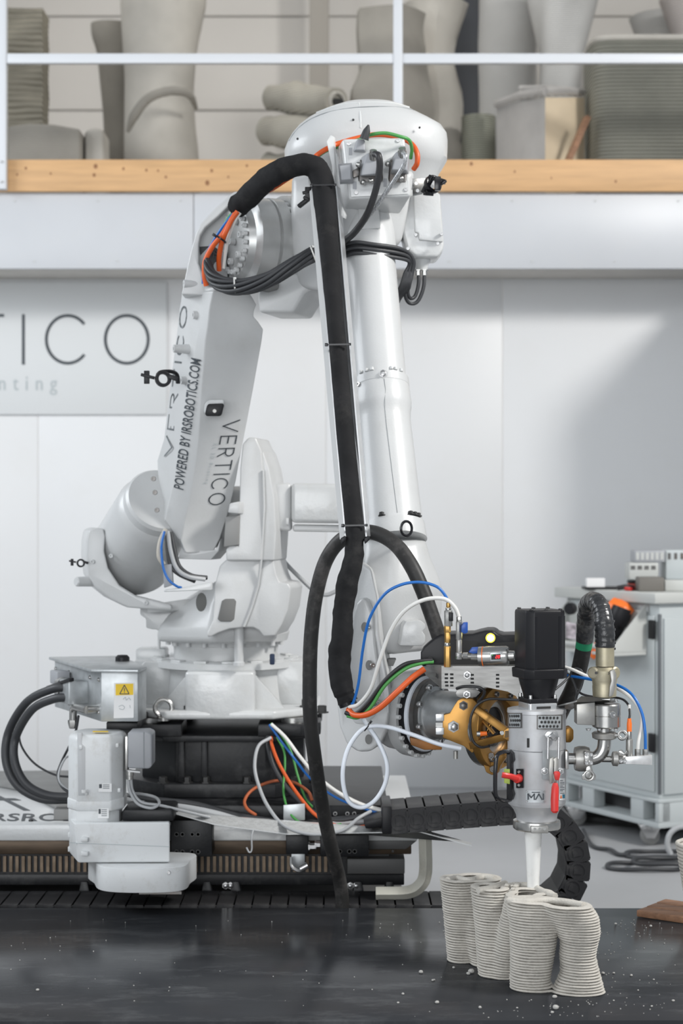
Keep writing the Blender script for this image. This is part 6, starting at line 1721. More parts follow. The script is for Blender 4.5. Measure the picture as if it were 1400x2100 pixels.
# black handle
han = smooth([P(1046, 1546, 5.24), P(1036, 1541, 5.20), P(1020, 1548, 5.17), P(1016, 1570, 5.165), P(1015, 1600, 5.165), P(1016, 1628, 5.17), P(1022, 1638, 5.18), P(1036, 1642, 5.21), P(1046, 1640, 5.24)], 5)
MB().tube(han, 0.006, 10).build('handle', black_shiny, ph)
MB().pp([(1038, 1545), (1043, 1538), (1050, 1545), (1052, 1560), (1048, 1566), (1049, 1620), (1052, 1630), (1048, 1642), (1038, 1640)], 5.22, 0.02, Vector((0.5, 1, 0))).build('handle_plate', black_plastic, ph, bevel=0.002)
MB().pp([(1034, 1578), (1045, 1578), (1045, 1608), (1034, 1606)], 5.213, 0.012).build('lime_tag', lime_tape, ph)
# red lever on black pad
patch('lever_pad', 1058, 1577, 1073, 1616, black_plastic, off=0.006, th=0.008)
bolts(ph, [on_barrel(1064, 1583, 0.006), on_barrel(1064, 1610, 0.006)], Vector((-0.5, -0.86, 0)), 0.0045, 0.003, bolt_m)
le0 = on_barrel(1064, 1596, 0.006)
MB().lathe(le0, Vector((-0.5, -0.86, 0)), [(0, 0.013), (0.018, 0.012), (0.02, 0.009)], 20).build('lever_hub', red_plastic, ph)
MB().tube([le0 + Vector((-0.006, -0.012, 0)), P(1046, 1592, 5.19), P(1034, 1590, 5.18), P(1029, 1589, 5.18)], [0.010, 0.0085, 0.0085, 0.008], 10, sq=0.8).build('lever', red_plastic, ph)
# toggle latch
patch('latch_plate', 1112, 1538, 1142, 1598, galv, off=0.003, th=0.004)
MB().lathe(on_barrel(1133, 1510, 0.014), Vector((0.3, -0.95, 0)), [(-0.014, 0.014), (0.0, 0.013), (0.006, 0.010)], 4).build('latch_hook', bolt_m, ph, bevel=0.002)
MB().pp([(1122, 1499), (1142, 1500), (1146, 1512), (1140, 1520), (1122, 1518), (1116, 1508)], 5.208, 0.012).build('latch_keeper', bolt_m, ph, bevel=0.002)
for u in (1124, 1146):
    MB().tube([P(u, 1512, 5.200), P(u - 1, 1556, 5.198)], 0.0035, 10).build('latch_rod', bolt_m, ph)
for u in (1131, 1139):
    MB().pp([(u - 4, 1556), (u + 3, 1552), (u + 6, 1562), (u + 5, 1585), (u + 2, 1606), (u - 4, 1608), (u - 6, 1580)], 5.198, 0.006).build('latch_arm', steel_dirty, ph, bevel=0.001)
bolts(ph, [on_barrel(1116, 1581, 0.003), on_barrel(1148, 1581, 0.006)], Vector((0, -1, 0)), 0.008, 0.010, bolt_m, False)
MB().pp([(1135, 1584), (1139, 1582), (1147, 1583), (1149, 1588), (1146, 1601), (1138, 1600)], 5.19, 0.014).build('thumb_grip', red_plastic, ph, bevel=0.003)
MB().tube([P(1138, 1606, 5.195), P(1138, 1615, 5.192), P(1137, 1640, 5.188), P(1137, 1663, 5.186), P(1137, 1667, 5.186)], [0.007, 0.0105, 0.0115, 0.011, 0.006], 12, sq=0.8).build('red_grip', red_plastic, ph)

# ---------------- inlet: clamps, elbow, valve block, coupling ----------
il = thing('inlet_pipe', 'stainless inlet elbow with hinged clamps beside the print head', 'pipe', P(1215, 1580, 5.28))
ID = 5.27
MB().pp([(1159, 1540), (1166, 1541), (1166, 1578), (1159, 1578)], 5.24, 0.05).build('mount_flange', steel, il, bevel=0.002)
MB().cyl(P(1160, 1556, ID), P(1182, 1556, ID), 0.0165, 24).build('stub_pipe', steel, il)
MB().lathe(P(1178, 1556, ID), X, [(0, 0.02), (0.0, 0.033), (0.012, 0.037), (0.03, 0.037), (0.042, 0.033), (0.042, 0.02)], 36).build('pipe_clamp', steel_dirty, il)
MB().pp([(1198, 1541), (1216, 1543), (1216, 1571), (1198, 1570)], 5.215, 0.03).build('clamp_hinge', steel, il, bevel=0.004)
bolts(il, [P(1202, 1547, 5.215), P(1211, 1547, 5.215), P(1202, 1564, 5.215), P(1211, 1564, 5.215)], -Y, 0.0055, 0.008, bolt_m)
# wing nut with ring
MB().ring(P(1207, 1590, 5.235), -Y, 0.011, 0.0165, 0.008, 24).build('wing_nut_ring', steel, il, bevel=0.001)
MB().pp([(1203, 1568), (1212, 1568), (1216, 1582), (1222, 1590), (1221, 1600), (1193, 1599), (1194, 1588), (1201, 1581)], 5.24, 0.006).build('wing_nut', steel, il, bevel=0.002)
elb_ = smooth([P(1198, 1556, ID), P(1212, 1556, ID), P(1226, 1551, ID), P(1236, 1538, ID), P(1239, 1520, ID), P(1239, 1500, ID)], 6)
MB().tube(elb_, 0.0195, 24).build('elbow', steel, il, ang=60)
MB().cyl(P(1222, 1556, ID), P(1262, 1557, ID), 0.0095, 18).build('branch_pipe', steel, il)
MB().lathe(P(1239, 1516, ID), Z, [(0, 0.027), (0.004, 0.035), (0.018, 0.037), (0.022, 0.031)], 32).build('upper_clamp', steel_dirty, il)
MB().ring(P(1275, 1509, 5.25), Vector((0.1, -1, 0.4)), 0.008, 0.015, 0.010, 18).build('clamp_ring_nut', steel, il, bevel=0.001)
MB().cyl(P(1256, 1508, 5.25), P(1268, 1508, 5.25), 0.006).build('clamp_screw', steel, il)
MB().cyl(P(1239, 1500, ID), P(1239, 1488, ID), 0.021, 24).build('neck', steel, il)
# valve block
vb = thing('valve_block', 'round stainless valve block below the hose coupling', 'valve', P(1232, 1492, 5.28))
MB().lathe(P(1243, 1492, ID), Z, [(0, 0.036), (0.004, 0.0415), (0.034, 0.0415), (0.035, 0.040), (0.037, 0.0415), (0.066, 0.0415), (0.070, 0.038)], 40).build('body', steel, vb, ang=30)
MB().pp([(1182, 1444), (1220, 1440), (1220, 1488), (1182, 1486)], 5.245, 0.06).build('side_block', steel_dirty, vb, bevel=0.003)
MB().prism([P(*q) for q in ((1140, 1450, 5.30), (1180, 1440, 5.24), (1192, 1430, 5.24), (1250, 1436, 5.22), (1262, 1440, 5.26), (1190, 1446, 5.32), (1170, 1456, 5.33))], Z * 0.004).build('holding_sheet', steel, vb)
bolts(vb, [P(1226, 1438, 5.25), P(1252, 1438, 5.25), P(1262, 1439, 5.27)], Z, 0.006, 0.007, bolt_m, False)
bolts(vb, [P(1254, 1465, 5.228)], Vector((0.25, -1, 0)), 0.010, 0.010, bolt_m)
bolts(vb, [P(u, 1494, 5.245) for u in (1206, 1228, 1262)], -Z, 0.006, 0.006, bolt_m, False)
# cam coupling
cp = thing('hose_coupling', 'dusty bronze cam coupling joining the bent hose to the valve block', 'coupling', P(1239, 1436, 5.28))
MB().lathe(P(1239, 1438, ID), Z, [(0, 0.016), (0.012, 0.018), (0.014, 0.034), (0.045, 0.0355), (0.048, 0.0345), (0.060, 0.036), (0.065, 0.0375), (0.090, 0.0375), (0.096, 0.030), (0.10, 0.026)], 40).build('body', camlock_m, cp, ang=30)
MB().lathe(P(1240, 1366, ID), Z, [(0, 0.027), (0.06, 0.027)], 32).build('collar', camlock_m, cp)
for u, s_ in ((1216, -1), (1261, 1)):
    MB().lathe(P(u, 1380, 5.255), Vector((s_ * 0.6, -0.8, 0)), [(-0.012, 0.018), (0.002, 0.018), (0.005, 0.014)], 20).build('cam_ear', camlock_m, cp)
MB().pp([(1250, 1376), (1260, 1372), (1264, 1386), (1261, 1412), (1256, 1428), (1248, 1430), (1250, 1408), (1253, 1396)], 5.22, 0.016).build('cam_lever', steel_dirty, cp, bevel=0.003)
bolts(cp, [P(1222, 1380, 5.238), P(1246, 1381, 5.235)], Vector((-0.2, -1, 0)), 0.004, 0.002, bolt_black)
# taped hose
hs_ = [(1240, 1334, 5.27), (1240, 1310, 5.27), (1238, 1280, 5.275), (1234, 1254, 5.29), (1224, 1236, 5.32), (1213, 1232, 5.36), (1204, 1244, 5.41), (1201, 1270, 5.45), (1198, 1314, 5.48), (1192, 1350, 5.5), (1184, 1384, 5.52), (1172, 1416, 5.54), (1158, 1444, 5.56), (1140, 1480, 5.58), (1120, 1520, 5.6)]
hp = smooth([P(*q) for q in hs_], 10)
hso = thing('taped_hose', 'bent black hose wrapped with tape, entering the print head from above', 'hose', hp[0])
MB().tube(hp, 0.0245, 18).build('hose', rubber, hso, ang=60)
tape_m = mat('black_tape', (0.025, 0.026, 0.028), 0.28, vary=0.25, vscale=30, dirt=(0.35, 0.34, 0.31), dscale=22, damt=0.35, bump=0.25, bscale=60)
random.seed(11)
for i in range(3, 76, 4):
    seg = hp[i:i + 6]
    rr = [0.0262, 0.0275, 0.0272, 0.0268, 0.0262, 0.0258]
    jit = random.uniform(-0.0006, 0.0010) + (0.0016 if i < 22 else 0)
    MB().tube(seg, [r + jit for r in rr], 18).build('tape_wrap', tape_m, hso, ang=60)
ragm = random.Random(2)
for k in range(16):
    t = ragm.random()
    q = hp[1 + int(t * 22)]
    a = ragm.uniform(0, 2 * PI)
    c = q + Vector((math.cos(a) * 0.0275, math.sin(a) * 0.0275, 0))
    MB().box(c, (0.010, 0.004, 0.006), (Vector((math.cos(a), math.sin(a), 0.4)), Vector((-math.sin(a), math.cos(a), 0)), Z)).build('tape_shred', tape_m, hso)
i0 = min(range(len(hp)), key=lambda i: (hp[i] - P(1198, 1314, 5.48)).length)
MB().tube(hp[i0 - 3:i0 + 5], 0.0252, 18).build('green_tape_band', green_tape, hso, ang=60)

# manifold and its sensors
mf = thing('manifold', 'small bright manifold block at the end of the inlet branch', 'manifold', P(1310, 1570, 5.25))
MB().pp([(1282, 1552), (1337, 1549), (1337, 1569), (1282, 1567)], 5.235, 0.028).build('block', mat('bright_scuffed_steel', (0.72, 0.72, 0.72), 0.35, 0.7, vary=0.15, vscale=40), mf, bevel=0.001)
MB().lathe(P(1254, 1556, 5.25), X, [(0, 0.015), (0.003, 0.021), (0.016, 0.022), (0.02, 0.016), (0.032, 0.014), (0.04, 0.012)], 24).build('clamp', steel_dirty, mf)
MB().pp([(1268, 1540), (1276, 1538), (1281, 1545), (1284, 1538), (1288, 1544), (1280, 1550), (1270, 1548)], 5.225, 0.012).build('wing_nut', steel, mf, bevel=0.002)
bolts(mf, [P(1272, 1560, 5.226), P(1279, 1560, 5.226)], -Y, 0.006, 0.010, bolt_m)
stub(mf, 1307, 1536, 1551, 12, steel, 'push_fitting', 5.25, 6)
stub(mf, 1323, 1536, 1550, 12, steel, 'push_fitting', 5.25, 6)
ss = thing('pressure_sensor', 'slim steel pressure sensor with an orange plug on the manifold', 'sensor', P(1290, 1550, 5.25))
stub(ss, 1290, 1516, 1550, 14, steel_dirty, 'body', 5.25)
stub(ss, 1290, 1499, 1517, 10, steel, 'neck', 5.25)
MB().lathe(P(1290, 1500, 5.25), Z, [(0, 0.007), (0.022, 0.0075), (0.030, 0.006), (0.038, 0.0055)], 16).build('orange_plug', orange_plastic, ss)
cable('sensor_lead', [(1290, 1474, 5.25), (1291, 1462, 5.26), (1288, 1446, 5.28), (1276, 1434, 5.32), (1255, 1430, 5.36), (1225, 1430, 5.38), (1195, 1424, 5.40), (1180, 1412, 5.42)], 0.0035, cable_black, parent=ss)
stub(ss, 1290, 1445, 1456, 6, cable_white, 'lead_flag', 5.27)
lead('white tube from behind the motor curving down to the manifold', [(1150, 1366, 5.42), (1175, 1374, 5.40), (1215, 1392, 5.38), (1262, 1410, 5.33), (1295, 1432, 5.29), (1314, 1462, 5.27), (1315, 1490, 5.26), (1309, 1518, 5.25), (1307, 1540, 5.25)], 0.0052, cable_white, 'tube', 'air_tube')
lead('blue tube from behind the motor curving down to the manifold', [(1148, 1384, 5.42), (1180, 1388, 5.40), (1215, 1394, 5.37), (1262, 1404, 5.32), (1295, 1424, 5.28), (1315, 1460, 5.26), (1322, 1500, 5.25), (1323, 1540, 5.25)], 0.0045, cable_blue, 'tube', 'air_tube')
cable('signal_cable', [(1138, 1414, 5.36), (1152, 1402, 5.38), (1166, 1388, 5.40), (1176, 1372, 5.41), (1190, 1374, 5.40), (1196, 1388, 5.40), (1190, 1412, 5.40), (1178, 1432, 5.40)], 0.0035, cable_grey, 'thin grey cable looping behind the servo motor', 'cable')
cable('signal_cable', [(1160, 1376, 5.42), (1174, 1396, 5.41), (1182, 1420, 5.40), (1180, 1436, 5.38), (1172, 1446, 5.36)], 0.0035, cable_grey, 'second thin grey cable hanging behind the servo motor', 'cable')

# ================================================================== TABLE AND PRINTS
TZ = 0.25
tb = thing('print_table', 'large low black print table in the foreground', 'table', (0, 5.5, 0))
y0_, y1_ = 4.805, 6.165
MB().span(-2.2, 1.50, y0_, y1_, TZ - 0.021, TZ).build('table_top', table_m, tb, bevel=0.001)
MB().span(-2.2, 1.50, y0_ + 0.002, y1_ - 0.002, TZ - 0.045, TZ - 0.0215).build('board_edge', table_edge, tb)
MB().span(-2.1, 1.4, y0_ + 0.1, y1_ - 0.06, TZ - 0.105, TZ - 0.046).build('under_frame', black_steel, tb)
for x in (-1.9, 0, 1.3):
    for y in (y0_ + 0.15, y1_ - 0.14):
        MB().span(x - 0.04, x + 0.04, y - 0.04, y + 0.04, 0.0, TZ - 0.105).build('leg', black_steel, tb)

# fresh print on the table: six joined lobes, laid bead by bead
LH, NL = 0.0079, 32
pr = thing('concrete_print', 'fresh grey concrete print of wavy stacked beads under the nozzle', 'print', P(1080, 2010, 5.2) * 1.0)
pr.location.z = TZ
import numpy as np
def lobes_at(k, lobes):
    """(cx, cy, ax, ay, shear) of every lobe at relative height k"""
    out = []
    z = TZ + LH * NL * k
    for keys in lobes:
        if k < keys[0][0] - 1e-6:
            continue
        for a, c in zip(keys[:-1], keys[1:]):
            if a[0] <= k + 1e-9 and k <= c[0] + 1e-9:
                t = (k - a[0]) / (c[0] - a[0])
                ul, ur, d, dh, rot = [p + (q - p) * t for p, q in zip(a[1:], c[1:])]
                dc = d + dh
                x0, x1 = P(ul, 0, dc).x, P(ur, 0, dc).x
                out.append(((x0 + x1) / 2, dc, (x1 - x0) / 2, dh, math.tan(math.radians(rot))))
                break
    return out
def contours(field, xs, ys):
    """marching squares at level 0, closed polylines"""
    segs = {}
    ny, nx = field.shape
    def pt(i, j, i2, j2):
        a, b = field[j, i], field[j2, i2]
        t = a / (a - b)
        return (xs[i] + (xs[i2] - xs[i]) * t, ys[j] + (ys[j2] - ys[j]) * t)
    sgn = field < 0
    act = (sgn[:-1, :-1].astype(int) + sgn[1:, :-1] + sgn[:-1, 1:] + sgn[1:, 1:])
    for j, i in zip(*np.where((act > 0) & (act < 4))):
        c = [sgn[j, i], sgn[j, i + 1], sgn[j + 1, i + 1], sgn[j + 1, i]]
        E = [((i, j), (i + 1, j)), ((i + 1, j), (i + 1, j + 1)), ((i, j + 1), (i + 1, j + 1)), ((i, j), (i, j + 1))]
        cut = [q for q in range(4) if c[q] != c[(q + 1) % 4]]
        if len(cut) == 4:
            pairs = [(0, 1), (2, 3)] if c[0] else [(0, 3), (1, 2)]
        else:
            pairs = [(cut[0], cut[1])]
        for p, q in pairs:
            segs.setdefault(E[p], []).append(E[q])
            segs.setdefault(E[q], []).append(E[p])
    done, out = set(), []
    for st in segs:
        if st in done:
            continue
        line, cur, prev = [], st, None
        while cur is not None and cur not in done:
            done.add(cur)
            line.append(pt(*cur[0], *cur[1]))
            nxt = [q for q in segs[cur] if q != prev and q not in done]
            prev, cur = cur, (nxt[0] if nxt else None)
        if len(line) > 12:
            out.append(line)
    return out
def resample(line, step):
    L_ = [0.0]
    n = len(line)
    for i in range(n):
        a, b = line[i], line[(i + 1) % n]
        L_.append(L_[-1] + math.hypot(b[0] - a[0], b[1] - a[1]))
    N = max(16, int(L_[-1] / step))
    out, i = [], 0
    for q in range(N):
        s = L_[-1] * q / N
        while L_[i + 1] < s:
            i += 1
        t = (s - L_[i]) / max(1e-9, L_[i + 1] - L_[i])
        a, b = line[i % n], line[(i + 1) % n]
        out.append(Vector((a[0] + (b[0] - a[0]) * t, a[1] + (b[1] - a[1]) * t, 0)))
    for _ in range(2):
        out = [(out[i - 1] + out[i] * 2 + out[(i + 1) % N]) / 4 for i in range(N)]
    return out
def print_rows(lobes, seed, blend=0.020, nm='printed_wall'):
    rnd = random.Random(seed)
    b = MB()
    for j in range(NL):
        k = j / (NL - 1)
        ls = lobes_at(k, lobes)
        bead = 0.0135 if j >= NL - 2 else 0.0075
        x0 = min(l[0] - l[2] for l in ls) - 0.03
        x1 = max(l[0] + l[2] for l in ls) + 0.03
        y0 = min(l[1] - l[3] for l in ls) - 0.05
        y1 = max(l[1] + l[3] for l in ls) + 0.05
        xs = np.arange(x0, x1, 0.004)
        ys = np.arange(y0, y1, 0.004)
        GX, GY = np.meshgrid(xs, ys)
        acc_ = np.zeros_like(GX)
        for cx, cy, ax, ay, sh in ls:
            u_ = (GX - cx) / ax
            v_ = (GY - cy - (GX - cx) * sh) / ay
            sd_ = ((np.abs(u_) ** 2.4 + np.abs(v_) ** 2.4) ** (1 / 2.4) - 1) * min(ax, ay)
            acc_ += np.exp(-(sd_ + bead) / (blend * 0.35))
        field = -np.log(acc_ + 1e-30) * blend * 0.35
        z = TZ + LH * (j + 0.5)
        for line in contours(field, xs, ys):
            ring = resample(line, 0.0075)
            n_r = len(ring)
            wob = rnd.uniform(-0.0007, 0.0007)
            rs = []
            for i in range(n_r):
                t = (ring[(i + 1) % n_r] - ring[i - 1]).normalized()
                nn = Vector((t.y, -t.x, 0))
                c = ring[i] + nn * wob + Z * (z + 0.0005 * math.sin(i * 0.35 + j))
                rs.append([c + nn * (math.cos(2 * PI * q / 8) * bead) + Z * (math.sin(2 * PI * q / 8) * LH * 0.51) for q in range(8)])
            b.loft(rs, wrap=True)
    return b.build(nm, concrete, pr, ang=70)
ROW_A = [[(0, 916, 970, 5.40, 0.045, -6), (0.5, 909, 962, 5.39, 0.05, -8), (1, 901, 972, 5.37, 0.062, -10)],
         [(0, 964, 1010, 5.35, 0.05, -8), (0.35, 950, 1014, 5.365, 0.05, -8), (0.65, 936, 1020, 5.375, 0.055, -8), (1, 928, 1030, 5.385, 0.062, -6)]]
ROW_B = [[(0, 979, 1034, 5.225, 0.05, -6), (0.5, 973, 1036, 5.24, 0.052, -8), (1, 964, 1044, 5.25, 0.062, -12)],
         [(0, 1006, 1056, 5.205, 0.05, -4), (0.5, 1018, 1086, 5.175, 0.05, -8), (1, 1036, 1110, 5.14, 0.055, -10)],
         [(0.3, 1040, 1100, 5.24, 0.045, -10), (1, 1040, 1140, 5.20, 0.05, -12)]]
ROW_C = [[(0, 1044, 1136, 5.07, 0.055, -5), (0.1, 1044, 1128, 5.07, 0.055, -6), (0.2, 1044, 1132, 5.07, 0.055, -6), (0.45, 1044, 1140, 5.07, 0.055, -8), (0.75, 1041, 1148, 5.07, 0.056, -8), (1, 1032, 1152, 5.075, 0.058, -8)],
         [(0, 1128, 1243, 5.03, 0.055, -3), (0.08, 1136, 1238, 5.03, 0.055, -3), (0.21, 1148, 1230, 5.03, 0.058, -4), (0.41, 1147, 1221, 5.03, 0.06, -5), (0.576, 1148, 1227, 5.025, 0.06, -6), (0.70, 1140, 1231, 5.02, 0.06, -7), (0.86, 1124, 1229, 5.015, 0.06, -8), (1, 1108, 1217, 5.01, 0.058, -8)]]
print_rows(ROW_A, 1)
print_rows(ROW_B, 2)
print_rows(ROW_C, 3)
# infill crossings on the top
xt = MB()
zt2 = TZ + LH * (NL - 0.4)
for pts in ([(918, 1805), (936, 1801), (962, 1806), (990, 1799), (1014, 1803)], [(980, 1826), (1004, 1822), (1026, 1815), (1036, 1812)], [(1038, 1818), (1062, 1816), (1090, 1818), (1120, 1832), (1138, 1838)], [(1042, 1847), (1080, 1850), (1120, 1847), (1160, 1850), (1196, 1857)]):
    xt.tube(smooth([PZ(u, v, zt2) for u, v in pts], 6), 0.0105, 8)
xt.build('infill_bead', concrete, pr, ang=70)
rndc = random.Random(9)
for i in range(12):
    c = PZ(1040 + rndc.uniform(-4, 26), 1816 + rndc.uniform(-4, 8), zt2 + 0.006)
    MB().ball(c, rndc.uniform(0.004, 0.008), 7, 5, (1.2, 1, 0.8)).build('spilled_lump', concrete, pr)

# crumbs on the table
crumb = MB().ball((0, 0, 0), 1.0, 7, 5, (1.15, 0.9, 0.75)).mesh('crumb', flat=True)
crumb.materials.append(mat('dry_concrete_crumb', (0.42, 0.41, 0.39), 0.9, vary=0.15))
big = [(1137, 2047, 4.6), (1139, 2070, 6.5), (1132, 2078, 3.2), (984, 2068, 3.5), (896, 2058, 4.2), (863, 1996, 4.5), (966, 1996, 6.5), (960, 1999, 4), (930, 1986, 3), (1236, 1998, 3.5), (1294, 2002, 3), (1258, 1997, 2.5), (1334, 1901, 3), (1262, 1896, 2.5), (887, 2012, 2.8), (77, 2032, 3.2), (826, 2040, 3), (816, 2058, 2.6), (890, 2011, 2.4), (1336, 2065, 2.4), (1380, 2054, 3), (1258, 2053, 2), (1060, 2068, 2), (1308, 2032, 2), (1340, 2010, 2)]
CRUMB = {0: 'concrete crumb close in front of the waist of the print', 1: 'largest concrete crumb, nearest the table edge below the print', 2: 'small crumb just below the largest crumb',
         3: 'lone crumb below the left half of the print', 4: 'crumb near the table edge, left of the print', 5: 'dark crumb lying far left of the print at its back corner',
         6: 'flat crumb touching the foot of the print between its first two lobes', 7: 'small crumb tucked beside the flat crumb at the print foot', 8: 'crumb just in front of the leftmost lobe of the print',
         9: 'crumb just right of the flared foot of the print', 10: 'crumb in the middle of the grit right of the print', 12: 'crumb near the planks at the table rear', 15: 'lone crumb at the far left of the table'}
for i, (u, v, r) in enumerate(big):
    p = PZ(u, v, TZ)
    R_ = m(r, p.y)
    o = bpy.data.objects.new('concrete_crumb', crumb)
    C.objects.link(o)
    o.location = p + Z * R_ * 0.72
    o.scale = (R_, R_ * 1.1, R_)
    o.rotation_euler = (0, 0, i * 1.7)
    lab = CRUMB.get(i, 'tiny loose concrete crumb lying on the black print table')
    tag(o, lab, 'crumb', 'loose crumbs on the print table')
dust = MB()
rd = random.Random(4)
for i in range(230):
    if i < 130:
        u, v = rd.gauss(1290, 70), rd.uniform(1885, 2085)
    elif i < 165:
        u, v = rd.gauss(1130, 60), rd.uniform(2050, 2088)
    else:
        u, v = rd.uniform(20, 920), rd.uniform(1880, 2085)
    if u > 1395: continue
    p = PZ(u, v, TZ)
    r = rd.uniform(0.0006, 0.0014)
    dust.box(p + Z * r * 0.8, (r * 2.2, r * 2, r * 1.6), (Vector((math.cos(i), math.sin(i), 0)), Vector((-math.sin(i), math.cos(i), 0)), Z))
do = dust.build('concrete_dust', mat('dry_concrete_crumb', (0.42, 0.41, 0.39), 0.9), flat=True)
tag(do, 'fine pale concrete grit scattered over the black print table', 'grit', kind='stuff')

# brown planks at the table's right rear corner, and the print standing on them
pk = [((1306, 1858), (1420, 1876)), ((1330, 1850), (1440, 1866)), ((1352, 1842), (1460, 1857))]
for i, lab in enumerate(('front', 'middle', 'rear')):
    zz = TZ + 0.0005
    a = PZ(1308 + i * 26, 1862 - i * 8, zz)
    dirp = Vector((0.80, -0.60, 0))
    nrm = Vector((0.60, 0.80, 0))
    a = Vector((P(1310, 0, 6.1).x, 6.06, 0)) + nrm * (0.072 * i)
    c = a + dirp * 0.30
    MBp = MB().box(Vector((c.x, c.y, TZ + 0.0115 + 0.001 * i)), (0.6, 0.066, 0.022), (dirp, nrm, Z))
    tag(MBp.build('plank', plank_m, bevel=0.003), lab + ' brown wooden plank at the right rear of the print table', 'plank')
sp = thing('concrete_print', 'ribbed concrete cup cut off by the right picture edge', 'print', Vector((P(1450, 0, 5.88).x, 5.98, TZ + 0.03)))
cxp, cyp = P(1450, 0, 5.98).x, 5.98
for j in range(19):
    z = TZ + 0.034 + 0.0118 * (j + 0.5)
    k = j / 18
    r = 0.064 + 0.034 * k
    MB().loop([Vector((cxp + r * math.cos(t), cyp + r * math.sin(t), z)) for t in [2 * PI * i / 40 for i in range(40)]], 0.0075, 8).build('printed_layer', concrete, sp, ang=70)

# ================================================================== CABINET ON CASTORS (right background)
ca_ = Vector((-0.471, 0.882, 0))      # along the left face, going away
cb_ = Vector((0.882, 0.471, 0))       # along the right face, going away
K0 = Vector((P(1352, 0, 8.6).x, 8.6, 0))
kz = lambda v, d: CAMZ + (1050 - v) * d / FPX
cz0, cz1 = 0.235, 1.165
kb = thing('tool_cabinet', 'grey steel tool cabinet on castors at the right', 'cabinet', Vector((K0.x, K0.y, 0)))
def kbox(nm, a0, a1, b0, b1, z0, z1, material, bevel=0.004, parent=None):
    """a along the left face, b along the right face"""
    c = K0 + ca_ * ((a0 + a1) / 2) + cb_ * ((b0 + b1) / 2) + Z * ((z0 + z1) / 2)
    return MB().box(c, (a1 - a0, b1 - b0, z1 - z0), (ca_, cb_, Z)).build(nm, material, parent or kb, bevel=bevel)
kbox('body', 0.0, 0.76, 0.0, 0.60, cz0, cz1, cab_m)
kbox('side_panel', 0.03, 0.72, -0.012, 0.0, cz0 + 0.03, cz1 - 0.06, cab_m)
kbox('door', -0.014, 0.0, 0.02, 0.58, cz0 + 0.02, cz1 - 0.07, cab_m)
kbox('worktop', -0.03, 0.80, -0.05, 0.64, cz1, cz1 + 0.05, cab_light, 0.006)
kbox('corner_seam', -0.003, 0.012, -0.004, 0.012, cz0 + 0.02, cz1 - 0.05, mat('dark_seam', (0.12, 0.13, 0.14), 0.6))
for z in (1.04, 0.50):
    kbox('hinge', 0.012, 0.055, -0.028, -0.012, z - 0.045, z + 0.045, black_plastic, 0.003)
# base skid with openings
kbox('skid_top', -0.02, 0.80, -0.02, 0.62, cz0 - 0.018, cz0, cab_m)
kbox('skid_bottom', -0.02, 0.80, -0.02, 0.62, 0.098, 0.125, cab_m)
for a, w_ in ((-0.02, 0.03), (0.10, 0.10), (0.50, 0.10), (0.72, 0.08)):
    kbox('skid_post', a, a + w_, -0.02, 0.05, 0.125, cz0 - 0.018, cab_m)
kbox('skid_face', -0.02, 0.0, 0.0, 0.62, 0.098, cz0 - 0.018, cab_m)
kbox('skid_shade_sheet', 0.0, 0.78, 0.10, 0.12, 0.125, cz0 - 0.018, mat('skid_shade_dark', (0.05, 0.05, 0.052), 0.7))  # dark sheet puts the shade inside the skid openings into colour
# castors
def castor(a, b, nm='castor'):
    c = K0 + ca_ * a + cb_ * b
    o = MB().lathe(c + Vector((0, 0, 0.082)), Z, [(0, 0.05), (0.015, 0.05)], 20).build(nm, bolt_m, kb)
    for s in (-1, 1):
        MB().prism([c + Vector((-0.055, s * 0.026, 0.1)), c + Vector((0.055, s * 0.026, 0.1)), c + Vector((0.02, s * 0.026, 0.035)), c + Vector((-0.02, s * 0.026, 0.035))], (0, 0.005, 0)).build('castor_fork', bolt_m, o, bevel=0.002)
    MB().lathe(c + Vector((0, -0.02, 0.047)), Y, [(0, 0.036), (0.006, 0.046), (0.034, 0.046), (0.04, 0.036)], 24).build('castor_wheel', mat('castor_rubber', (0.22, 0.22, 0.215), 0.5), o)
castor(0.10, 0.02)
castor(0.70, 0.02)
castor(0.10, 0.5)
# open bin on the left face
bin_ = thing('wall_bin', 'white open bin hung on the side of the tool cabinet', 'bin', K0 + ca_ * 0.5 - cb_ * 0.15 + Z * 0.92)
def bbox(nm, a0, a1, b0, b1, z0, z1): return kbox(nm, a0, a1, b0, b1, z0, z1, cab_light, 0.004, bin_)
bbox('bin_floor', 0.08, 0.72, -0.22, -0.014, 0.915, 0.93)
bbox('bin_back', 0.08, 0.72, -0.026, -0.014, 0.93, 1.13)
s0 = K0 + ca_ * 0.08
MB().prism([s0 - cb_ * 0.22 + Z * 0.93, s0 - cb_ * 0.22 + Z * 0.95, s0 - cb_ * 0.014 + Z * 1.16, s0 - cb_ * 0.014 + Z * 0.93], ca_ * 0.012).build('bin_side', cab_light, bin_, bevel=0.002)
s0 = K0 + ca_ * 0.71
MB().prism([s0 - cb_ * 0.22 + Z * 0.93, s0 - cb_ * 0.22 + Z * 0.95, s0 - cb_ * 0.014 + Z * 1.16, s0 - cb_ * 0.014 + Z * 0.93], ca_ * 0.012).build('bin_side', cab_light, bin_, bevel=0.002)
MB().tube([K0 + ca_ * 0.08 - cb_ * 0.215 + Z * 0.955, K0 + ca_ * 0.72 - cb_ * 0.215 + Z * 0.955], 0.012, 10).build('bin_lip', cab_light, bin_)
MB().lathe(P(1172, 1248, 8.95), Vector((-0.5, -0.86, 0)), [(0, 0.03), (0.03, 0.03), (0.034, 0.024)], 20).build('rotary_switch', black_plastic, kb)
pstk = mat('sticker_print', (0.42, 0.38, 0.42), 0.5, vary=0.7, vscale=30)
MB().pp([(1160, 1275), (1184, 1280), (1184, 1312), (1160, 1308)], 8.96, 0.003).build('printed_sticker', pstk, kb)
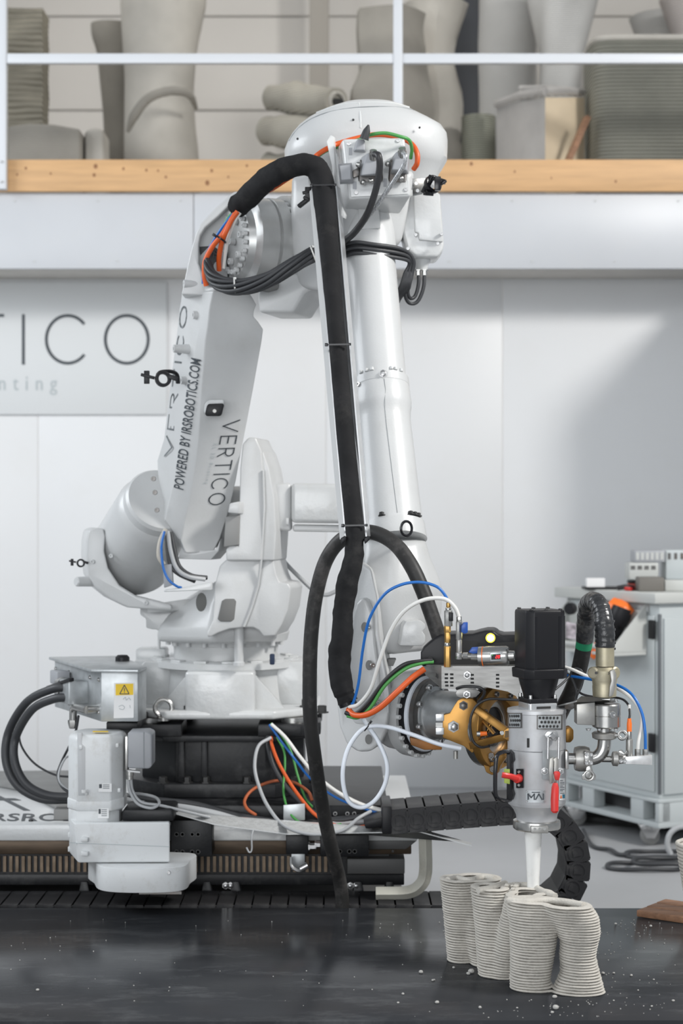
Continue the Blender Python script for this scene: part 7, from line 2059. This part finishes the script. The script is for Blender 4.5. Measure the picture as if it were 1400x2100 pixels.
# orange power tool in the bin
pt = thing('power_tool', 'orange and black cordless power tool lying in the white bin', 'tool', P(1265, 1260, 8.78))
MB().tube(smooth([P(1250, 1236, 8.76), P(1262, 1246, 8.75), P(1276, 1256, 8.74), P(1290, 1266, 8.73)], 5), [0.034, 0.05, 0.055, 0.044], 14).build('motor_case', orange_plastic, pt)
MB().tube([P(1276, 1246, 8.72), P(1270, 1262, 8.72), P(1264, 1278, 8.73)], [0.05, 0.055, 0.05], 14).build('grey_band', black_plastic, pt)
MB().tube(smooth([P(1264, 1262, 8.74), P(1262, 1285, 8.74), P(1250, 1315, 8.75), P(1236, 1340, 8.76)], 5), [0.05, 0.045, 0.032, 0.03], 12).build('handle', black_plastic, pt)
MB().box(P(1222, 1332, 8.74), (0.09, 0.06, 0.05), (Vector((0.7, 0, 0.7)), Y, Vector((-0.7, 0, 0.7)))).build('battery', orange_plastic, pt, bevel=0.008)
# things on the worktop
zt3 = cz1 + 0.0505
def onbox(nm, lab, cat, u0, u1, v0, d, dep, z0, material, parts=True):
    x0, x1 = P(u0, 0, d).x, P(u1, 0, d).x
    z1 = CAMZ + (1050 - v0) * d / FPX
    r = thing(nm, lab, cat, ((x0 + x1) / 2, d + dep / 2, z0))
    MB().span(x0, x1, d, d + dep, z0, z1).build('case', material, r, bevel=0.006)
    return r
tp = onbox('taupe_box', 'dark taupe box on the cabinet worktop below the power units', 'box', 1310, 1362, 1184, 8.75, 0.12, zt3, taupe_m)
wb = onbox('white_box', 'low white box on the cabinet worktop beside the taupe one', 'box', 1363, 1440, 1190, 8.78, 0.12, zt3, cab_light)
za = CAMZ + (1050 - 1189.5) * 8.95 / FPX
onbox('riser', 'grey riser block under the power units on the cabinet worktop', 'riser', 1296, 1440, 1189, 8.96, 0.2, zt3, cab_m)
pu = onbox('power_unit', 'white terminal unit with dark sockets, lower of two', 'power unit', 1290, 1350, 1154, 8.98, 0.14, CAMZ + (1050 - 1188.8) * 8.96 / FPX, cab_light)
for i in range(4):
    MB().pp([(1293 + i * 14, 1160), (1302 + i * 14, 1160), (1302 + i * 14, 1168), (1293 + i * 14, 1168)], 8.978, 0.003).build('socket', steel_dark, pu)
z2 = CAMZ + (1050 - 1153.5) * 8.98 / FPX
pu2 = onbox('power_unit', 'grey terminal unit with upright slots, upper of two', 'power unit', 1301, 1364, 1129, 8.985, 0.14, z2, drive_grey)
for i in range(6):
    MB().pp([(1304 + i * 10, 1133), (1310 + i * 10, 1133), (1310 + i * 10, 1148), (1304 + i * 10, 1148)], 8.983, 0.003).build('slot', cab_light, pu2)
pu3 = onbox('control_box', 'tall grey control box with slots at the picture edge', 'box', 1365, 1450, 1128, 9.0, 0.16, CAMZ + (1050 - 1188.8) * 8.96 / FPX, cab_m)
for i in range(4):
    MB().pp([(1369 + i * 13, 1134), (1375 + i * 13, 1134), (1375 + i * 13, 1147), (1369 + i * 13, 1147)], 8.998, 0.003).build('slot', steel_dark, pu3)
nb_ = thing('note_block', 'white note block with black clip on the cabinet worktop', 'notes', P(1222, 1210, 9.0))
nb_.location.z = zt3
MB().span(P(1203, 0, 9.0).x, P(1240, 0, 9.0).x, 9.0, 9.05, zt3 + 0.012, zt3 + 0.055).build('paper', paper_m, nb_)
MB().span(P(1197, 0, 9.0).x, P(1275, 0, 9.0).x, 8.97, 9.1, zt3, zt3 + 0.012).build('tray', black_plastic, nb_, bevel=0.003)
sct = thing('small_pliers', 'small red and black pliers on the cabinet worktop', 'tool', P(1278, 1210, 8.85))
sct.location.z = zt3
px_ = P(1278, 0, 8.85).x
MB().tube([Vector((px_ - 0.03, 8.85, zt3 + 0.012)), Vector((px_ + 0.01, 8.85, zt3 + 0.02)), Vector((px_ + 0.05, 8.86, zt3 + 0.012))], 0.012, 10).build('jaw', black_plastic, sct)
MB().tube([Vector((px_ + 0.01, 8.84, zt3 + 0.010)), Vector((px_ + 0.03, 8.80, zt3 + 0.010))], 0.010, 10).build('grip', red_plastic, sct)
rd_ = thing('red_clamp', 'red and black clamp next to the taupe box', 'clamp', P(1299, 1205, 8.9))
rd_.location.z = zt3
px_ = P(1299, 0, 8.9).x
MB().span(px_ - 0.03, px_ + 0.02, 8.88, 8.93, zt3, zt3 + 0.035).build('body', mat('dull_red_paint', (0.32, 0.05, 0.035), 0.5), rd_, bevel=0.006)
MB().span(px_ - 0.03, px_ + 0.02, 8.88, 8.93, zt3 + 0.0355, zt3 + 0.05).build('cap', black_plastic, rd_, bevel=0.004)

# floor clutter: cable coils and a dark heap under the cabinet
def ring_cable(u, v, ru, k, r, lab, dz=0.0, mat_=None):
    c = PZ(u, v, 0.012 + dz)
    a = m(ru, c.y)
    pts = [c + Vector((a * math.cos(t) * (1 + 0.05 * math.sin(2 * t + u)), a * k * math.sin(t), 0.004 * math.sin(3 * t))) for t in [2 * PI * i / 40 for i in range(40)]]
    o = MB().loop(pts, r, 8).build('floor_cable', mat_ or cable_grey, ang=60)
    return tag(o, lab, 'cable')
ring_cable(1345, 1752, 62, 0.62, 0.010, 'larger dark cable coil on the floor before the cabinet')
ring_cable(1325, 1776, 84, 0.5, 0.010, 'flat grey cable loop nearest the print table', 0.0)
ring_cable(1370, 1766, 72, 0.55, 0.010, 'grey cable loop partly hidden by the ribbed cup', 0.02)
cable('floor_cable', [(1195, 1702, 9.0), (1215, 1735, 8.62), (1250, 1742, 8.50), (1268, 1752, 8.4), (1290, 1752, 8.36)], 0.010, cable_grey, 'dark cable trailing over the floor from under the cabinet', 'cable')
cable('floor_cable', [(1375, 1752, 8.3), (1368, 1735, 8.3), (1372, 1712, 8.3), (1390, 1697, 8.3), (1420, 1694, 8.3)], 0.013, cable_light, 'grey conduit standing up in an arc by the castor', 'cable')
heap = thing('hose_heap', 'dark heap of hoses lying under the tool cabinet', 'hoses', Vector((P(1260, 0, 9.2).x, 9.3, 0)))
rh = random.Random(8)
for i in range(9):
    yy = 9.15 + 0.05 * i
    x0, x1 = P(1155 + rh.uniform(-20, 20), 0, 9.3).x, P(1420, 0, 9.3).x
    zz = 0.02 + 0.012 * (i % 4)
    MB().tube(smooth([Vector((x0, yy + 0.2, zz)), Vector((x0 * 0.6 + x1 * 0.4, yy + rh.uniform(-0.05, 0.05), zz + 0.01)), Vector((x1, yy - 0.12, zz))], 6), 0.02, 8).build('hose', rubber, heap)
